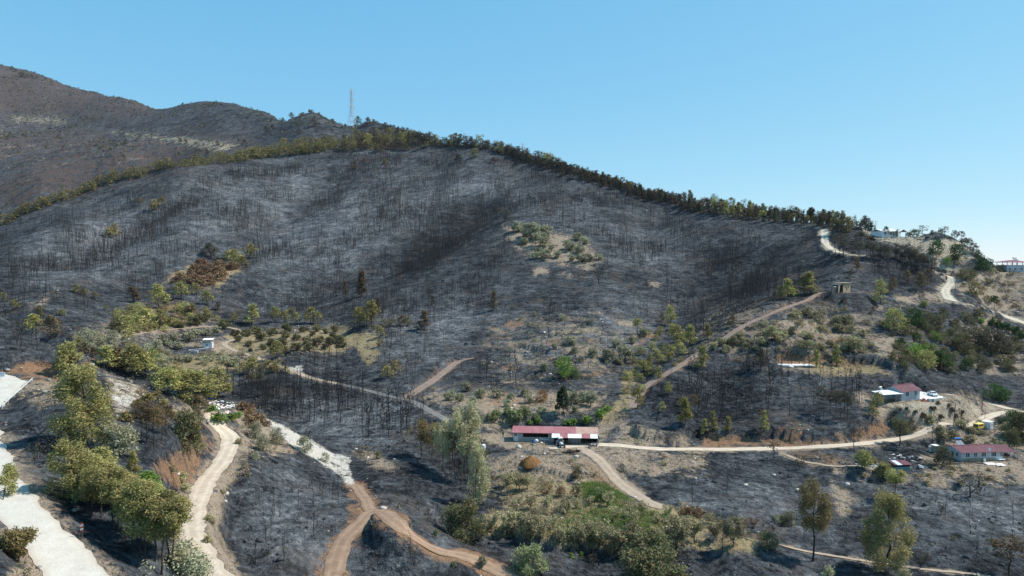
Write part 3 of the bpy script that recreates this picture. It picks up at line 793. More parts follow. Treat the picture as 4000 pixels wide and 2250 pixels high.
def simple(name, col, col2=None, rough=.85, scale=1.5, bump=0.0, metal=0., spec=.2, dirt=None, stretch=None, seedy=False):
    """weathered paint, plaster, metal or wood: two tones broken up by noise, and grime"""
    m, nt, b, out = new_mat(name); k = NT(nt)
    tc = k.n("ShaderNodeTexCoord").outputs["Object"]
    if stretch:
        mp = k.n("ShaderNodeMapping"); mp.inputs["Scale"].default_value = stretch; k.L(tc, mp.inputs[0]); vec = mp.outputs[0]
    else: vec = tc
    n1 = k.noise(vec, scale, 5, .65); n2 = k.noise(tc, scale * 6, 3, .6)
    c = k.mix(k.mr(n1, .36, .66), col, col2 or tuple(x * .8 for x in col))
    if dirt: c = k.mix(k.mr(k.noise(vec, scale * .7, 6, .72), .5, .72, 0, .75), c, dirt)
    c = k.mix(k.mr(n2, .5, .8, 0, .22), c, tuple(x * .6 for x in col))
    k.L(c, b.inputs["Base Color"]); b.inputs["Roughness"].default_value = rough; b.inputs["Metallic"].default_value = metal
    b.inputs["Specular IOR Level"].default_value = spec
    if bump: k.L(k.bump(k.math('ADD', n1, n2), .6, bump), b.inputs["Normal"])
    return m

M = {}
M['red_roof'] = simple('red_sheet_metal', (.33, .125, .13), (.39, .17, .17), .5, .5, dirt=(.40, .22, .2), stretch=(1, .3, 1))
M['maroon_roof'] = simple('maroon_sheet_metal', (.20, .078, .088), (.25, .105, .115), .5, .5, dirt=(.27, .13, .13), stretch=(1, .3, 1))
M['white_sheet'] = simple('white_sheet_metal', (.80, .80, .79), (.72, .72, .70), .5, .7, dirt=(.55, .53, .48))
M['scorched_sheet'] = simple('scorched_sheet_metal', (.50, .37, .29), (.42, .24, .19), .7, 1.0, dirt=(.33, .13, .11))
M['white_wall'] = simple('white_plaster', (.74, .74, .72), (.64, .64, .62), .9, .6, dirt=(.48, .45, .40))
M['grey_wall'] = simple('grey_render', (.42, .43, .43), (.34, .35, .35), .95, .7, dirt=(.26, .25, .24))
M['pale_wall'] = simple('pale_grey_render', (.52, .53, .54), (.44, .45, .46), .95, .6, dirt=(.34, .32, .30))
M['tan_wall'] = simple('tan_block_wall', (.40, .33, .22), (.31, .25, .17), .95, 1.1, bump=.05, dirt=(.12, .10, .08))
M['soot_wall'] = simple('sooty_wall', (.05, .05, .055), (.09, .085, .08), .95, 1.0, bump=.05)
M['concrete'] = simple('concrete', (.50, .49, .46), (.42, .41, .38), .95, .8, bump=.02, dirt=(.33, .31, .28))
M['white_concrete'] = simple('pale_concrete', (.72, .71, .68), (.64, .63, .60), .95, .5, dirt=(.52, .50, .46))
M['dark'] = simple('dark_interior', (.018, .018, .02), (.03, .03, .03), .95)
M['charred'] = simple('charred_wood', (.022, .021, .021), (.05, .048, .046), .95, 2.0, bump=.03)
M['glass'] = simple('window_glass', (.03, .035, .045), (.05, .055, .07), .08, spec=.6)
M['frame'] = simple('white_window_frame', (.75, .75, .74), None, .6)
M['wood'] = simple('brown_wood', (.17, .095, .055), (.12, .07, .04), .8, 3.0)
M['pale_wood'] = simple('pale_timber', (.45, .36, .25), (.34, .27, .18), .85, 3.0)
M['steel'] = simple('galvanised_steel', (.52, .53, .54), (.44, .45, .46), .6, 2., metal=.1)
M['rust'] = simple('rusty_rebar', (.20, .085, .045), (.14, .06, .035), .9, 3.)
M['rubber'] = simple('black_rubber', (.02, .02, .02), (.035, .035, .033), .9)
M['silver'] = simple('silver_paint', (.55, .56, .57), (.48, .49, .5), .4, spec=.5)
M['yellow'] = simple('yellow_van_paint', (.72, .44, .02), (.66, .40, .02), .35, .6, spec=.5, dirt=(.50, .35, .10))
M['yellow_roof'] = simple('faded_yellow_paint', (.78, .60, .20), (.72, .52, .12), .5, .8)
M['carwhite'] = simple('white_car_paint', (.80, .80, .80), (.76, .76, .76), .25, spec=.5)
M['orange'] = simple('orange_plastic', (.62, .14, .04), (.52, .11, .03), .6)
M['blue'] = simple('blue_plastic', (.03, .16, .42), (.03, .13, .36), .5)
M['sack'] = simple('white_sacking', (.72, .71, .68), (.60, .58, .54), .9, 2., bump=.03)
M['manure'] = simple('brown_manure', (.17, .085, .03), (.24, .13, .05), 1., 1.4, bump=.25, dirt=(.09, .05, .025))
M['pole'] = simple('dark_timber_pole', (.09, .075, .06), (.13, .11, .09), .9, 2., stretch=(1, 1, .2))
M['teal'] = simple('teal_panel', (.20, .32, .33), (.14, .25, .27), .5)
M['redmark'] = simple('red_marker_paint', (.48, .10, .05), (.40, .09, .05), .6)
M['cloth_dark'] = simple('dark_clothing', (.02, .02, .022), (.035, .033, .03), .95)
M['cloth_green'] = simple('olive_clothing', (.06, .065, .045), (.04, .045, .03), .95)
M['skin'] = simple('skin', (.33, .19, .13), None, .6)
M['rug'] = simple('pale_rug', (.68, .60, .54), (.74, .70, .66), .95, 2.)
M['stone'] = simple('grey_stone', (.22, .20, .18), (.32, .30, .27), .95, 1.2, bump=.06)
M['pale_stone'] = simple('pale_limestone', (.55, .50, .43), (.44, .39, .33), .95, 1.5, bump=.05)
M['soot_stone'] = simple('sooty_stone', (.05, .05, .052), (.085, .083, .082), .95, 1.2, bump=.06)
M['panel'] = simple('solar_panel', (.20, .23, .27), (.17, .20, .24), .7, spec=.2)

def window(parent, x, z, w, h, y, nv=2, face='y', sgn=-1, mat='frame'):
    """window in a wall facing -y (or -x): frame ring with mullions, panes as sub-parts"""
    t = .06; mb = MB(); xs = [x + (w * i) / nv for i in range(nv + 1)]
    def bx(a, b, c, d, mbb, dep):
        y0, y1 = (y - dep, y + .02)
        if face == 'y': mbb.box(a, b, y0, y1, c, d)
        else: mbb.box(y0, y1, a, b, c, d)
    bx(x - t, x + w + t, z - t, z, mb, .07); bx(x - t, x + w + t, z + h, z + h + t, mb, .07)
    for i, q in enumerate(xs): bx(q - t / 2 - (t / 2 if i in (0, nv) else 0), q + t / 2 + (t / 2 if i in (0, nv) else 0), z, z + h, mb, .068)
    f = mb.build('window', M[mat], parent)
    for i in range(nv):
        g = MB(); bx(xs[i] + t / 2, xs[i + 1] - t / 2, z + .004, z + h - .004, g, .03); g.build('pane', M['glass'], f)
    return f

def corr(w, p0, p1, mats, parent, name='roof_panel', pitch=.25, th=.05, label=None):
    """ribbed sheet of width w along x, from eave p0=(x,y,z) up to ridge p1 (same x)"""
    mb = MB(); n = max(2, int(round(w / pitch))); x0, y0, z0 = p0; _, y1, z1 = p1
    prof = []
    for i in range(n):
        a = x0 + w * i / n; s = w / n
        prof += [(a, 0), (a + s * .62, 0), (a + s * .72, .045), (a + s * .9, .045)]
    prof.append((x0 + w, 0))
    for i in range(len(prof) - 1):
        (a, ha), (b, hb) = prof[i], prof[i + 1]
        mb.face([(a, y0, z0 + ha), (b, y0, z0 + hb), (b, y1, z1 + hb), (a, y1, z1 + ha)])
    # underside and edges
    mb.hexa([(x0, y0, z0 - th), (x0 + w, y0, z0 - th), (x0 + w, y1, z1 - th), (x0, y1, z1 - th), (x0, y0, z0 - .004), (x0 + w, y0, z0 - .004), (x0 + w, y1, z1 - .004), (x0, y1, z1 - .004)])
    return mb.build(name, mats, parent, label=label)

def at(tile, x, y, dmin=0.0):
    return ground(*W(tile, x, y), dmin)
def mpp(p):                                    # metres per frame pixel at a point
    return p.y / FPX

# ------------------------------------------------------------------ long barn
def zz(ox, oy, k, x, y): return ((ox + x * k) * .644, (oy + y * k) * .644)
bp = ground(*zz(1960, 1630, .1708, 265, 548))
barn = thing('barn', 'long low farm building with a red sheet roof patched with white panels', 'barn', bp, math.radians(-4))
BL = 23.9
MB().box(0, 1.3, 0, .2, -1, 2.6).build('wall', M['white_wall'], barn, label='white plastered wall at the left end')
MB().box(1.3, 2.75, .02, .2, -1, 2.6).build('wall', M['grey_wall'], barn)
MB().box(2.75, 9.9, .02, .2, -1, 1.25).build('wall', M['grey_wall'], barn, label='low grey wall under a long dark opening')
MB().box(2.75, 9.9, 1.6, 1.7, -1, 2.6).build('inner_wall', M['dark'], barn)  # near-black sheet paints the shade inside the open front
MB().box(9.9, 11.6, .02, .2, -1, 2.6).build('wall', M['grey_wall'], barn)
MB().box(0, .2, .2, 4.6, -1, 2.75).build('end_wall', M['grey_wall'], barn)
MB().box(BL - .2, BL, .2, 4.6, -1, 2.75).build('end_wall', M['soot_wall'], barn)
MB().box(0, BL, 4.6, 4.8, -1, 3.1).build('back_wall', M['grey_wall'], barn)
MB().box(11.6, BL - .2, 2.2, 2.35, -1, 2.6).build('inner_wall', M['dark'], barn)  # near-black again, for the shade under the lean-to
MB().box(15.7, 19.2, -.6, -.45, -1, 1.25).build('low_wall', M['grey_wall'], barn)
for x in (3.7, 4.7, 5.7, 6.7, 7.7, 8.7): MB().box(x, x + .08, .04, .14, 1.25, 2.55).build('post', M['wood'], barn)
for x in (11.7, 13.9, 16.2, 18.5, 20.7, BL - .25): MB().box(x, x + .14, -2.75, -2.6, -1.2, 2.02).build('post', M['charred'], barn)
window(barn, .2, 1.55, .95, .85, -.0, 3)
MB().box(0, 11.2, -.48, -.40, 2.46, 2.58).build('fascia', M['red_roof'], barn)
x = -.45; wdt = 2.03
k = 0
while x < BL + .2:
    ws = min(wdt, BL + .4 - x)
    mat = M['red_roof'] if k < 9 else M['scorched_sheet']
    if ws > .3: corr(ws - .02, (x, -.5, 2.62), (x, 4.95, 3.25), mat, barn, label=None if k < 9 else 'fire-scorched bare roof sheet')
    x += wdt; k += 1
for x0, x1, mt in ((11.0, 13.3, 'white_sheet'), (13.3, 15.5, 'red_roof'), (15.5, 19.4, 'white_sheet'), (19.4, 21.8, 'red_roof'), (21.8, 23.9, 'white_sheet')):
    corr(x1 - x0 - .03, (x0, -3.1, 2.05), (x0, -.35, 2.60), M[mt], barn, 'lean_to_panel', label='white lean-to roof sheet' if mt[0] == 'w' else 'red lean-to roof sheet')

# tractor in front of the barn
def wheel(parent, x, y, r, w):
    t = MB()
    n = 14
    for i in range(n):
        a0, a1 = 2 * math.pi * i / n, 2 * math.pi * (i + 1) / n
        p = lambda a, rr, xx: (xx, y + math.cos(a) * rr, r + math.sin(a) * rr)
        t.face([p(a0, r, x), p(a1, r, x), p(a1, r, x + w), p(a0, r, x + w)])
        for xx in (x, x + w): t.face([p(a0, r, xx), p(a1, r, xx), p(a1, r * .6, xx), p(a0, r * .6, xx)])
    o = t.build('wheel', M['rubber'], parent)
    h = MB().tube((x - .01, y, r), (x + w + .01, y, r), r * .58, n=12); h.build('rim', M['silver'], o)
    return o
tp = ground(*zz(1960, 1630, .1708, 1365, 690))
tr = thing('tractor', 'pale tractor with a white cab roof parked before the red-roofed barn', 'tractor', tp, math.radians(14))
wheel(tr, -.95, 1.3, .72, .42); wheel(tr, .53, 1.3, .72, .42); wheel(tr, -.8, -.75, .45, .3); wheel(tr, .5, -.75, .45, .3)
MB().hexa([(-.34,-1.1,.6),(.34,-1.1,.6),(.38,.6,.6),(-.38,.6,.6),(-.30,-1.05,1.25),(.30,-1.05,1.25),(.36,.6,1.4),(-.36,.6,1.4)]).build('bonnet', M['silver'], tr)
MB().box(-.28,.28,-1.14,-1.09,.7,1.15).build('grille', M['dark'], tr)
for s in (-.2, .2): MB().tube((s, -1.16, 1.08), (s, -1.10, 1.08), .07, n=8).build('headlight', M['white_sheet'], tr)
MB().box(-.55,.55,.6,1.9,.7,1.3).build('body', M['silver'], tr)
MB().hexa([(-.6,.62,1.3),(.6,.62,1.3),(.6,1.85,1.3),(-.6,1.85,1.3),(-.55,.75,2.4),(.55,.75,2.4),(.55,1.8,2.4),(-.55,1.8,2.4)]).build('cab_glass', M['glass'], tr)
for sx in (-.6, .6):
    for sy in (.66, 1.82): MB().tube((sx, sy, 1.25), (sx * .93, sy, 2.42), .04, n=5).build('cab_pillar', M['silver'], tr)
MB().hexa([(-.68,.5,2.42),(.68,.5,2.42),(.68,2.0,2.42),(-.68,2.0,2.42),(-.55,.62,2.58),(.55,.62,2.58),(.55,1.9,2.58),(-.55,1.9,2.58)]).build('cab_roof', M['white_sheet'], tr)
for s in (-.98, .5): MB().box(s,s+.48,.72,1.9,1.40,1.5).build('mudguard', M['silver'], tr)
MB().tube((.42,-.2,1.3),(.42,-.2,2.1),.04).build('exhaust', M['dark'], tr)

# things in the barn yard
def blobthing(name, label, cat, p, r, mat, seed=1, group=None, jit=.18, lift=.5, nu=9, nv=6):
    o = MB().blob((0, 0, r[2] * lift), r, seed, nu, nv, jit).build(name, M[mat], smooth=True)
    o.location = p; tag(o, label, cat, group); return o
hp = ground(*zz(1960, 1630, .1708, 660, 1080))
heap = MB()
rg = random.Random(5)
n, mrad = 26, 9
for j in range(mrad + 1):
    for i in range(n):
        a = 2 * math.pi * i / n; q = j / mrad
        rr = q * (1 + .13 * math.sin(3 * a + 1) + .08 * math.sin(5 * a))
        hh = (1 - q ** 1.25) * 2.0 + rg.uniform(-.10, .10) * (q < .98) - .5 * (q > .98)
        heap.v.append((rr * 2.9 * math.cos(a), rr * 2.4 * math.sin(a), hh))
for j in range(mrad):
    for i in range(n):
        b = (i + 1) % n; heap.f.append((j * n + i, (j + 1) * n + i, (j + 1) * n + b, j * n + b)); heap.m.append(0)
o = heap.build('manure_heap', M['manure'], smooth=True); o.location = hp + Vector((0, .8, 0)); tag(o, 'rust brown manure heap on the slope below the barn yard', 'heap')
p = ground(*zz(1960, 1630, .1708, 790, 580)); blobthing('bale', 'cream wrapped bale against the low grey wall of the barn', 'bale', p, (.62, .5, .55), 'sack', 3, jit=.08, lift=.9)
p = ground(*zz(1960, 1630, .1708, 730, 605)); o = MB().tube((0, 0, -.1), (0, 0, .75), .27, n=12).tube((0,0,.25),(0,0,.29),.29,n=12).tube((0,0,.5),(0,0,.54),.29,n=12).build('barrel', M['blue']); o.location = p; tag(o, 'blue plastic barrel beside the cream bale at the barn', 'barrel')
p = ground(*zz(1960, 1630, .1708, 985, 560)); t = thing('board_stack', 'white boards propped on trestles by the barn wall', 'boards', p)
MB().box(-1.1, 1.1, -.3, .3, .62, .72).build('board', M['white_sheet'], t); MB().box(-1.05, 1.0, -.25, .25, .725, .8).build('board', M['sack'], t)
for s in (-.8, .8): MB().box(s, s + .1, -.2, .2, -.1, .62).build('trestle', M['wood'], t)
p = ground(*zz(1960, 1630, .1708, 905, 590)); blobthing('sack', 'white sack slumped below the boards at the barn', 'sack', p, (.5, .3, .22), 'sack', 8)
p = ground(*zz(1960, 1630, .1708, 870, 580)); o = MB().box(-.06,.06,-.03,.03,-.1,1.5).build('plank', M['pale_wood']); o.location = p; o.rotation_euler = (-.18, .1, 0); tag(o, 'upright pale plank leaning between bale and boards', 'plank')
p = ground(*zz(1960, 1630, .1708, 975, 850)); blobthing('boulder', 'white boulder at the edge of the barn yard', 'boulder', p, (.4, .3, .3), 'pale_stone', 4, jit=.35)
p = ground(*W(7, 1073, 492)); o = MB().tube((0,0,-.2),(0,0,1.2),.55,n=14).tube((0,0,1.2),(0,0,1.4),.55,.25,n=14).tube((0,0,.4),(0,0,.45),.58,n=14).tube((0,0,.8),(0,0,.85),.58,n=14).build('water_tank', M['white_sheet']); o.location = p; tag(o, 'small white water tank among trees left of the barn', 'tank')
# burnt cart right of the barn
p = ground(*zz(1960, 1630, .1708, 2130, 660)); t = thing('cart', 'grey flat farm cart by the burnt right end of the barn', 'cart', p, math.radians(8))
MB().box(-1.0,.9,-.5,.5,.6,.72).build('bed', M['steel'], t); MB().box(-1.0,.9,-.53,-.47,.72,.95).build('side_board', M['steel'], t); MB().tube((.9,0,.62),(1.7,0,.45),.05).build('drawbar', M['steel'], t)
wheel(t, -.62, 0, .36, .18) ; wheel(t, .42, 0, .36, .18)
for i, (zx, zy) in enumerate(((1700, 800), (1560, 790), (1480, 840), (1620, 850))):
    p = ground(*zz(1960, 1630, .1708, zx, zy)); mb = MB(); rg = random.Random(i)
    for q in range(9):
        a = rg.uniform(-.4, .4); c = Vector((rg.uniform(-.6,.6), rg.uniform(-.3,.3), .1 + .07 * q)); L = rg.uniform(.7, 1.1)
        mb.tube(c - Vector((math.cos(a), math.sin(a), 0)) * L, c + Vector((math.cos(a), math.sin(a), 0)) * L, .06, n=5)
    o = mb.build('branch_pile', M['charred' if i != 1 else 'rust']); o.location = p; tag(o, ('long low pile of charred branches at the road edge before the barn', 'reddish pile of sticks at the road edge before the barn', 'charred branch pile nearest the wire mesh fence of the barn yard', 'lowest charred branch pile, in front of the reddish sticks')[i], 'branches', 'branch piles before the barn')
# wire fence before the yard
a = ground(*zz(1960, 1630, .1708, 330, 800)); b = ground(*zz(1960, 1630, .1708, 1090, 800))
fen = thing('wire_fence', 'thin wire mesh fence along the front of the barn yard', 'fence', a)
for i in range(7):
    q = a.lerp(b, i / 6); q.z = float(H(q.x, q.y)); MB().tube(q - a - Vector((0,0,.3)), q - a + Vector((0, 0, 1.3)), .045, n=5).build('post', M['pole'], fen)
for h in (.3, .6, .9, 1.2):
    mb = MB()
    for i in range(6):
        q0 = a.lerp(b, i / 6); q0.z = float(H(q0.x, q0.y)); q1 = a.lerp(b, (i + 1) / 6); q1.z = float(H(q1.x, q1.y))
        mb.tube(q0 - a + Vector((0,0,h)), q1 - a + Vector((0,0,h)), .014, n=4)
    mb.build('wire', M['steel'], fen)

# people
def person(px, label, mats, stride=.2, rz=0.):
    p = ground(*px)
    vs = [(0,0,.95),(0,0,1.2),(0,.0,1.42),(0,0,1.53),(0,-.01,1.66), (.1,0,.9),(.11,stride*.6,.5),(.12,stride,.06),(.12,stride-.14,.03), (-.1,0,.9),(-.11,-stride*.4,.5),(-.12,-stride,.06),(-.12,-stride-.14,.03), (.2,0,1.4),(.26,.04,1.12),(.27,-.1,.88), (-.2,0,1.4),(-.26,-.04,1.12),(-.26,-.2,.92)]
    es = [(0,1),(1,2),(2,3),(3,4),(0,5),(5,6),(6,7),(7,8),(0,9),(9,10),(10,11),(11,12),(2,13),(13,14),(14,15),(2,16),(16,17),(17,18)]
    rr = [.16,.15,.16,.065,.105,.1,.075,.05,.045,.1,.075,.05,.045,.07,.05,.04,.07,.05,.04]
    me = bpy.data.meshes.new('person'); me.from_pydata(vs, es, [])
    o = bpy.data.objects.new('person', me); COL.objects.link(o); o.modifiers.new('skin', 'SKIN')
    for i, r in enumerate(rr): me.skin_vertices[0].data[i].radius = (r, r * .85)
    me.skin_vertices[0].data[0].use_root = True
    sb = o.modifiers.new('sub', 'SUBSURF'); sb.levels = sb.render_levels = 1
    dg = bpy.context.evaluated_depsgraph_get(); nm = bpy.data.meshes.new_from_object(o.evaluated_get(dg)); o.modifiers.clear(); o.data = nm
    nm.materials.clear()
    for m_ in mats: nm.materials.append(M[m_])
    for f in nm.polygons:
        c = f.center; f.material_index = 2 if (c.z > 1.5 or (c.z < .96 and abs(c.x) > .22)) else (0 if c.z > .95 else 1)
    o.location = p; o.rotation_euler = (0, 0, rz); tag(o, label, 'person'); return o
person(zz(1960, 1630, .1708, 30, 462), 'person in dark clothes standing near the left end of the barn', ['cloth_dark', 'cloth_dark', 'skin'], .08)
person(zz(1960, 1630, .1708, 1995, 728), 'person walking on the road to the right of the tractor', ['cloth_green', 'cloth_dark', 'skin'], .2, .6)

# ------------------------------------------------------------------ gabled houses
def gable_house(t, w, dp, h, rise, over, wall, roof, panel=1.6, ridge_along='x'):
    MB().box(0, w, 0, .2, -1.2, h).build('front_wall', M[wall], t)
    MB().box(0, w, dp - .2, dp, -1.2, h).build('back_wall', M[wall], t)
    for xx in (0, w - .2):
        mb = MB().box(xx, xx + .2, .2, dp - .2, -1.2, h)
        y0, y1, ym = .0, dp, dp / 2
        zt = h + rise - .12
        b = len(mb.v)
        mb.v += [(xx + .003, y0, h), (xx + .003, y1, h), (xx + .003, ym, zt), (xx + .197, y0, h), (xx + .197, y1, h), (xx + .197, ym, zt)]
        mb.f += [(b, b + 2, b + 1), (b + 3, b + 4, b + 5), (b, b + 3, b + 5, b + 2), (b + 1, b + 2, b + 5, b + 4)]; mb.m += [0] * 4
        mb.build('gable_wall', M[wall], t)
    sl = rise / (dp / 2); zo = h - over * sl + .06
    n = max(1, int(round((w + 2 * over) / panel))); ws = (w + 2 * over) / n
    for i in range(n):
        x0 = -over + i * ws
        corr(ws - .015, (x0, -over, zo), (x0, dp / 2, h + rise + .06), M[roof], t)
        corr(ws - .015, (x0, dp + over, zo), (x0, dp / 2, h + rise + .06), M[roof], t)
    MB().box(-over, w + over, dp / 2 - .16, dp / 2 + .16, h + rise + .10, h + rise + .15).build('ridge_cap', M[roof], t)

def solar_heater(label, loc, rz=0., s=1.0, tank='white_sheet'):
    t = thing('solar_water_heater', label, 'solar heater', loc, rz)
    for i in (0, 1):
        MB().hexa([(-.95 * s + i * .98 * s, -.9 * s, .1), (-.02 + i * .98 * s - .03, -.9 * s, .1), (-.02 + i * .98 * s - .03, .6 * s, 1.05 * s), (-.95 * s + i * .98 * s, .6 * s, 1.05 * s), (-.95 * s + i * .98 * s, -.94 * s, .17), (-.02 + i * .98 * s - .03, -.94 * s, .17), (-.02 + i * .98 * s - .03, .56 * s, 1.12 * s), (-.95 * s + i * .98 * s, .56 * s, 1.12 * s)]).build('collector_panel', M['panel'], t)
    MB().tube((-.95 * s, .8 * s, 1.55 * s), (.95 * s, .8 * s, 1.55 * s), .32 * s, n=14).build('tank', M[tank], t)
    for sx in (-.85, .85):
        MB().tube((sx * s, .8 * s, -.5), (sx * s, .8 * s, 1.3 * s), .035, n=5).build('leg', M['steel'], t)
        MB().tube((sx * s, .6 * s, -.3), (sx * s, .6 * s, 1.05 * s), .03, n=5).build('leg', M['steel'], t)
    return t

# house on the upper terrace
up = ground(*zz(3340, 1470, .1708, 1060, 572)); upr = math.radians(22)
uh = thing('house', 'grey house with a maroon gable roof and white carport on a graded terrace', 'house', up, upr)
uh.scale = (1.12,) * 3
gable_house(uh, 7.6, 5.8, 2.95, 1.25, .45, 'pale_wall', 'maroon_roof')
window(uh, 1.6, 1.35, 1.5, 1.2, 0, 3); window(uh, 5.2, 1.35, 1.05, 1.2, 0, 2)
window(uh, 2.4, 1.4, 1.1, 1.0, 0, 2, face='x')
MB().box(-.06, .0, 4.0, 4.9, 0, 2.05).build('door', M['wood'], uh)
mb = MB().hexa([(-7.6, -.35, 2.45), (-.15, -.75, 2.3), (-.15, 3.3, 2.75), (-7.6, 3.9, 2.75), (-7.6, -.35, 2.58), (-.15, -.75, 2.43), (-.15, 3.3, 2.88), (-7.6, 3.9, 2.88)])
mb.build('carport_roof', M['white_sheet'], uh)
for q in ((-7.2, 0), (-7.2, 3.5), (-2.6, -.3), (-.5, -.4)): MB().tube((q[0], q[1], -1), (q[0], q[1], 2.46), .06, n=6).build('carport_post', M['steel'], uh)
MB().box(-7.2, -.4, 3.3, 3.42, -1, 2.5).build('carport_back_wall', M['grey_wall'], uh)
R22 = Matrix.Rotation(upr, 3, 'Z')
solar_heater('solar water heater with white tank behind the carport house', up + R22 @ Vector((-1.6, 6.0, 2.4)), upr + .2, .8)
MB().box(-2.2, -1.0, 5.7, 6.3, -1, 2.3).build('heater_stand', M['pale_wall'], uh)
sl = MB().hexa([(7.7, -1.6, -1.2), (17.5, -1.2, -1.2), (18.5, 8.6, -1.2), (7.7, 8.6, -1.2), (7.7, -1.6, .16), (17.5, -1.2, .16), (18.5, 8.6, .16), (7.7, 8.6, .16)]).build('concrete_terrace', M['white_concrete'])
sl.scale = (1.12, 1.12, 1); sl.location = up; sl.rotation_euler = (0, 0, upr); tag(sl, 'bright white concrete terrace beside the upper gabled house', 'terrace')
MB()
# white car on the terrace
def car(p, rz, label, paint='carwhite'):
    t = thing('parked_car', label, 'car', p, rz)
    prof = [(-2.15,.32),(-2.2,.62),(-2.05,.80),(-1.15,.92),(-.55,1.40),(.75,1.43),(1.55,1.02),(2.1,.95),(2.18,.55),(2.1,.32)]
    mb = MB(); n = len(prof); W2 = .85
    for s in (-1, 1):
        for (yy, zz_) in prof:
            inset = .16 if zz_ > 1.1 else (0.04 if zz_ < .5 else 0)
            mb.v.append((s * (W2 - inset), yy, zz_))
    for i in range(n):
        j = (i + 1) % n; mb.f.append((i, j, n + j, n + i)); mb.m.append(0)
    mb.f.append(tuple(reversed(range(n)))); mb.m.append(0); mb.f.append(tuple(range(n, 2 * n))); mb.m.append(0)
    mb.build('body', M[paint], t)
    MB().hexa([(-.70,-1.10,.97),(.70,-1.10,.97),(.66,-.58,1.37),(-.66,-.58,1.37),(-.70,-1.14,1.0),(.70,-1.14,1.0),(.66,-.62,1.40),(-.66,-.62,1.40)]).build('windscreen', M['glass'], t)
    MB().hexa([(-.68,.82,1.38),(.68,.82,1.38),(.72,1.5,1.04),(-.72,1.5,1.04),(-.68,.85,1.42),(.68,.85,1.42),(.72,1.53,1.08),(-.72,1.53,1.08)]).build('rear_window', M['glass'], t)
    for s in (-1, 1):
        x = s * .80
        for y0, y1 in ((-.75, .05), (.12, .9)):
            MB().hexa([(x, y0, .98), (x + s * .06, y0, .98), (x + s * .06, y1, .98), (x, y1, .98), (x - s * .08, y0 + .2, 1.33), (x - s * .02, y0 + .2, 1.33), (x - s * .02, y1 - .05, 1.33), (x - s * .08, y1 - .05, 1.33)]).build('side_window', M['glass'], t)
        MB().box(s * .62 - .17, s * .62 + .17, -2.22, -2.10, .62, .76).build('headlight', M['silver'], t)
        MB().box(x, x + s * .16, -.78, -.62, .95, 1.06).build('mirror', M[paint], t)
    for xx in (-.88, .68):
        for yy in (-1.35, 1.35): wheel(t, xx, yy, .32, .2)
    MB().box(-.5, .5, -2.23, -2.16, .40, .56).build('grille', M['dark'], t)
    return t
cp = up + R22 @ Vector((17.6, 2.2, .17))
car(cp, upr + math.radians(-28), 'white car parked at the far end of the bright concrete terrace')
for i, (a, lab) in enumerate((((1600, 585), 'stack of orange crates at the edge of the house terrace'),)):
    p = ground(*zz(3340, 1470, .1708, *a)); t = thing('crate_stack', lab, 'crates', p + Vector((0, .3, 0)), upr)
    rg = random.Random(2)
    for q in range(14):
        c = (rg.randrange(3) * .56 - .6, rg.randrange(2) * .42, (q // 6) * .34)
        MB().box(c[0], c[0] + .52, c[1], c[1] + .38, c[2] + .01, c[2] + .32).box(c[0]+.03, c[0]+.49, c[1]-.012, c[1]+.39, c[2]+.2, c[2]+.25).build('crate', M['orange'], t)
for i, zx in enumerate((1730, 1840)):
    p = ground(*zz(3340, 1470, .1708, zx, 580)); t = thing('block_pallet', ('pallet of grey concrete blocks next to the orange crates', 'second pallet of grey concrete blocks, farther from the crates')[i], 'blocks', p + Vector((0, .4, 0)), upr)
    MB().box(-.75, .75, -.4, .6, -.3, .12).build('pallet', M['pale_wood'], t)
    for a in range(4):
        for b_ in range(2):
            for c in range(3):
                MB().box(-.72 + a * .37, -.72 + a * .37 + .34, -.35 + b_ * .46, -.35 + b_ * .46 + .42, .125 + c * .26, .125 + c * .26 + .24).build('block', M['concrete'], t)

# house at lower right
lp = ground(*zz(3600, 1640, .1553, 1002, 1050)); lr = math.radians(6)
lh = thing('house', 'long grey house with a maroon roof, satellite dish and open porch', 'house', lp, lr)
gable_house(lh, 11.8, 7.2, 2.55, .95, .35, 'pale_wall', 'maroon_roof', 1.7)
for x, w_, n_ in ((1.15, 1.3, 2), (3.6, 1.2, 2), (5.9, 1.55, 3), (8.9, 1.65, 3)): window(lh, x, 1.2, w_, 1.15, 0, n_)
MB().box(0, 10.0, -.05, .0, -.6, .85).build('plinth', M['tan_wall'], lh)
MB().box(-.06, 0, 3.0, 3.9, 0, 2.0).build('door', M['wood'], lh); window(lh, 1.0, 1.0, 1.2, 1.1, 0, 2, face='x'); window(lh, 5.4, 1.3, .7, .8, 0, 1, face='x')
for i in range(3): corr(1.38, (12.16 + i * 1.4, -.35, 2.40 - .03 * i), (12.16 + i * 1.4, 3.6, 3.48 - .03 * i), M['maroon_roof'], lh, 'porch_panel')
for i in range(3): corr(1.38, (12.16 + i * 1.4, 7.5, 2.40 - .03 * i), (12.16 + i * 1.4, 3.6, 3.48 - .03 * i), M['maroon_roof'], lh, 'porch_panel')
for q in ((13.9, 0), (16.0, 0), (16.0, 4.5), (16.0, 7)): MB().tube((q[0], q[1], -1), (q[0], q[1], 2.4), .06, n=6).build('porch_post', M['wood'], lh)
MB().box(12.2, 16.0, 6.6, 6.75, -1, 2.3).build('porch_wall', M['soot_wall'], lh)  # near-black colour stands in for shade under the porch roof
R6 = Matrix.Rotation(lr, 3, 'Z')
sd = thing('satellite_dish', 'white satellite dish on the front edge of the long maroon roof', 'dish', lp + R6 @ Vector((8.1, -.1, 2.62)), lr)
mb = MB(); n = 14
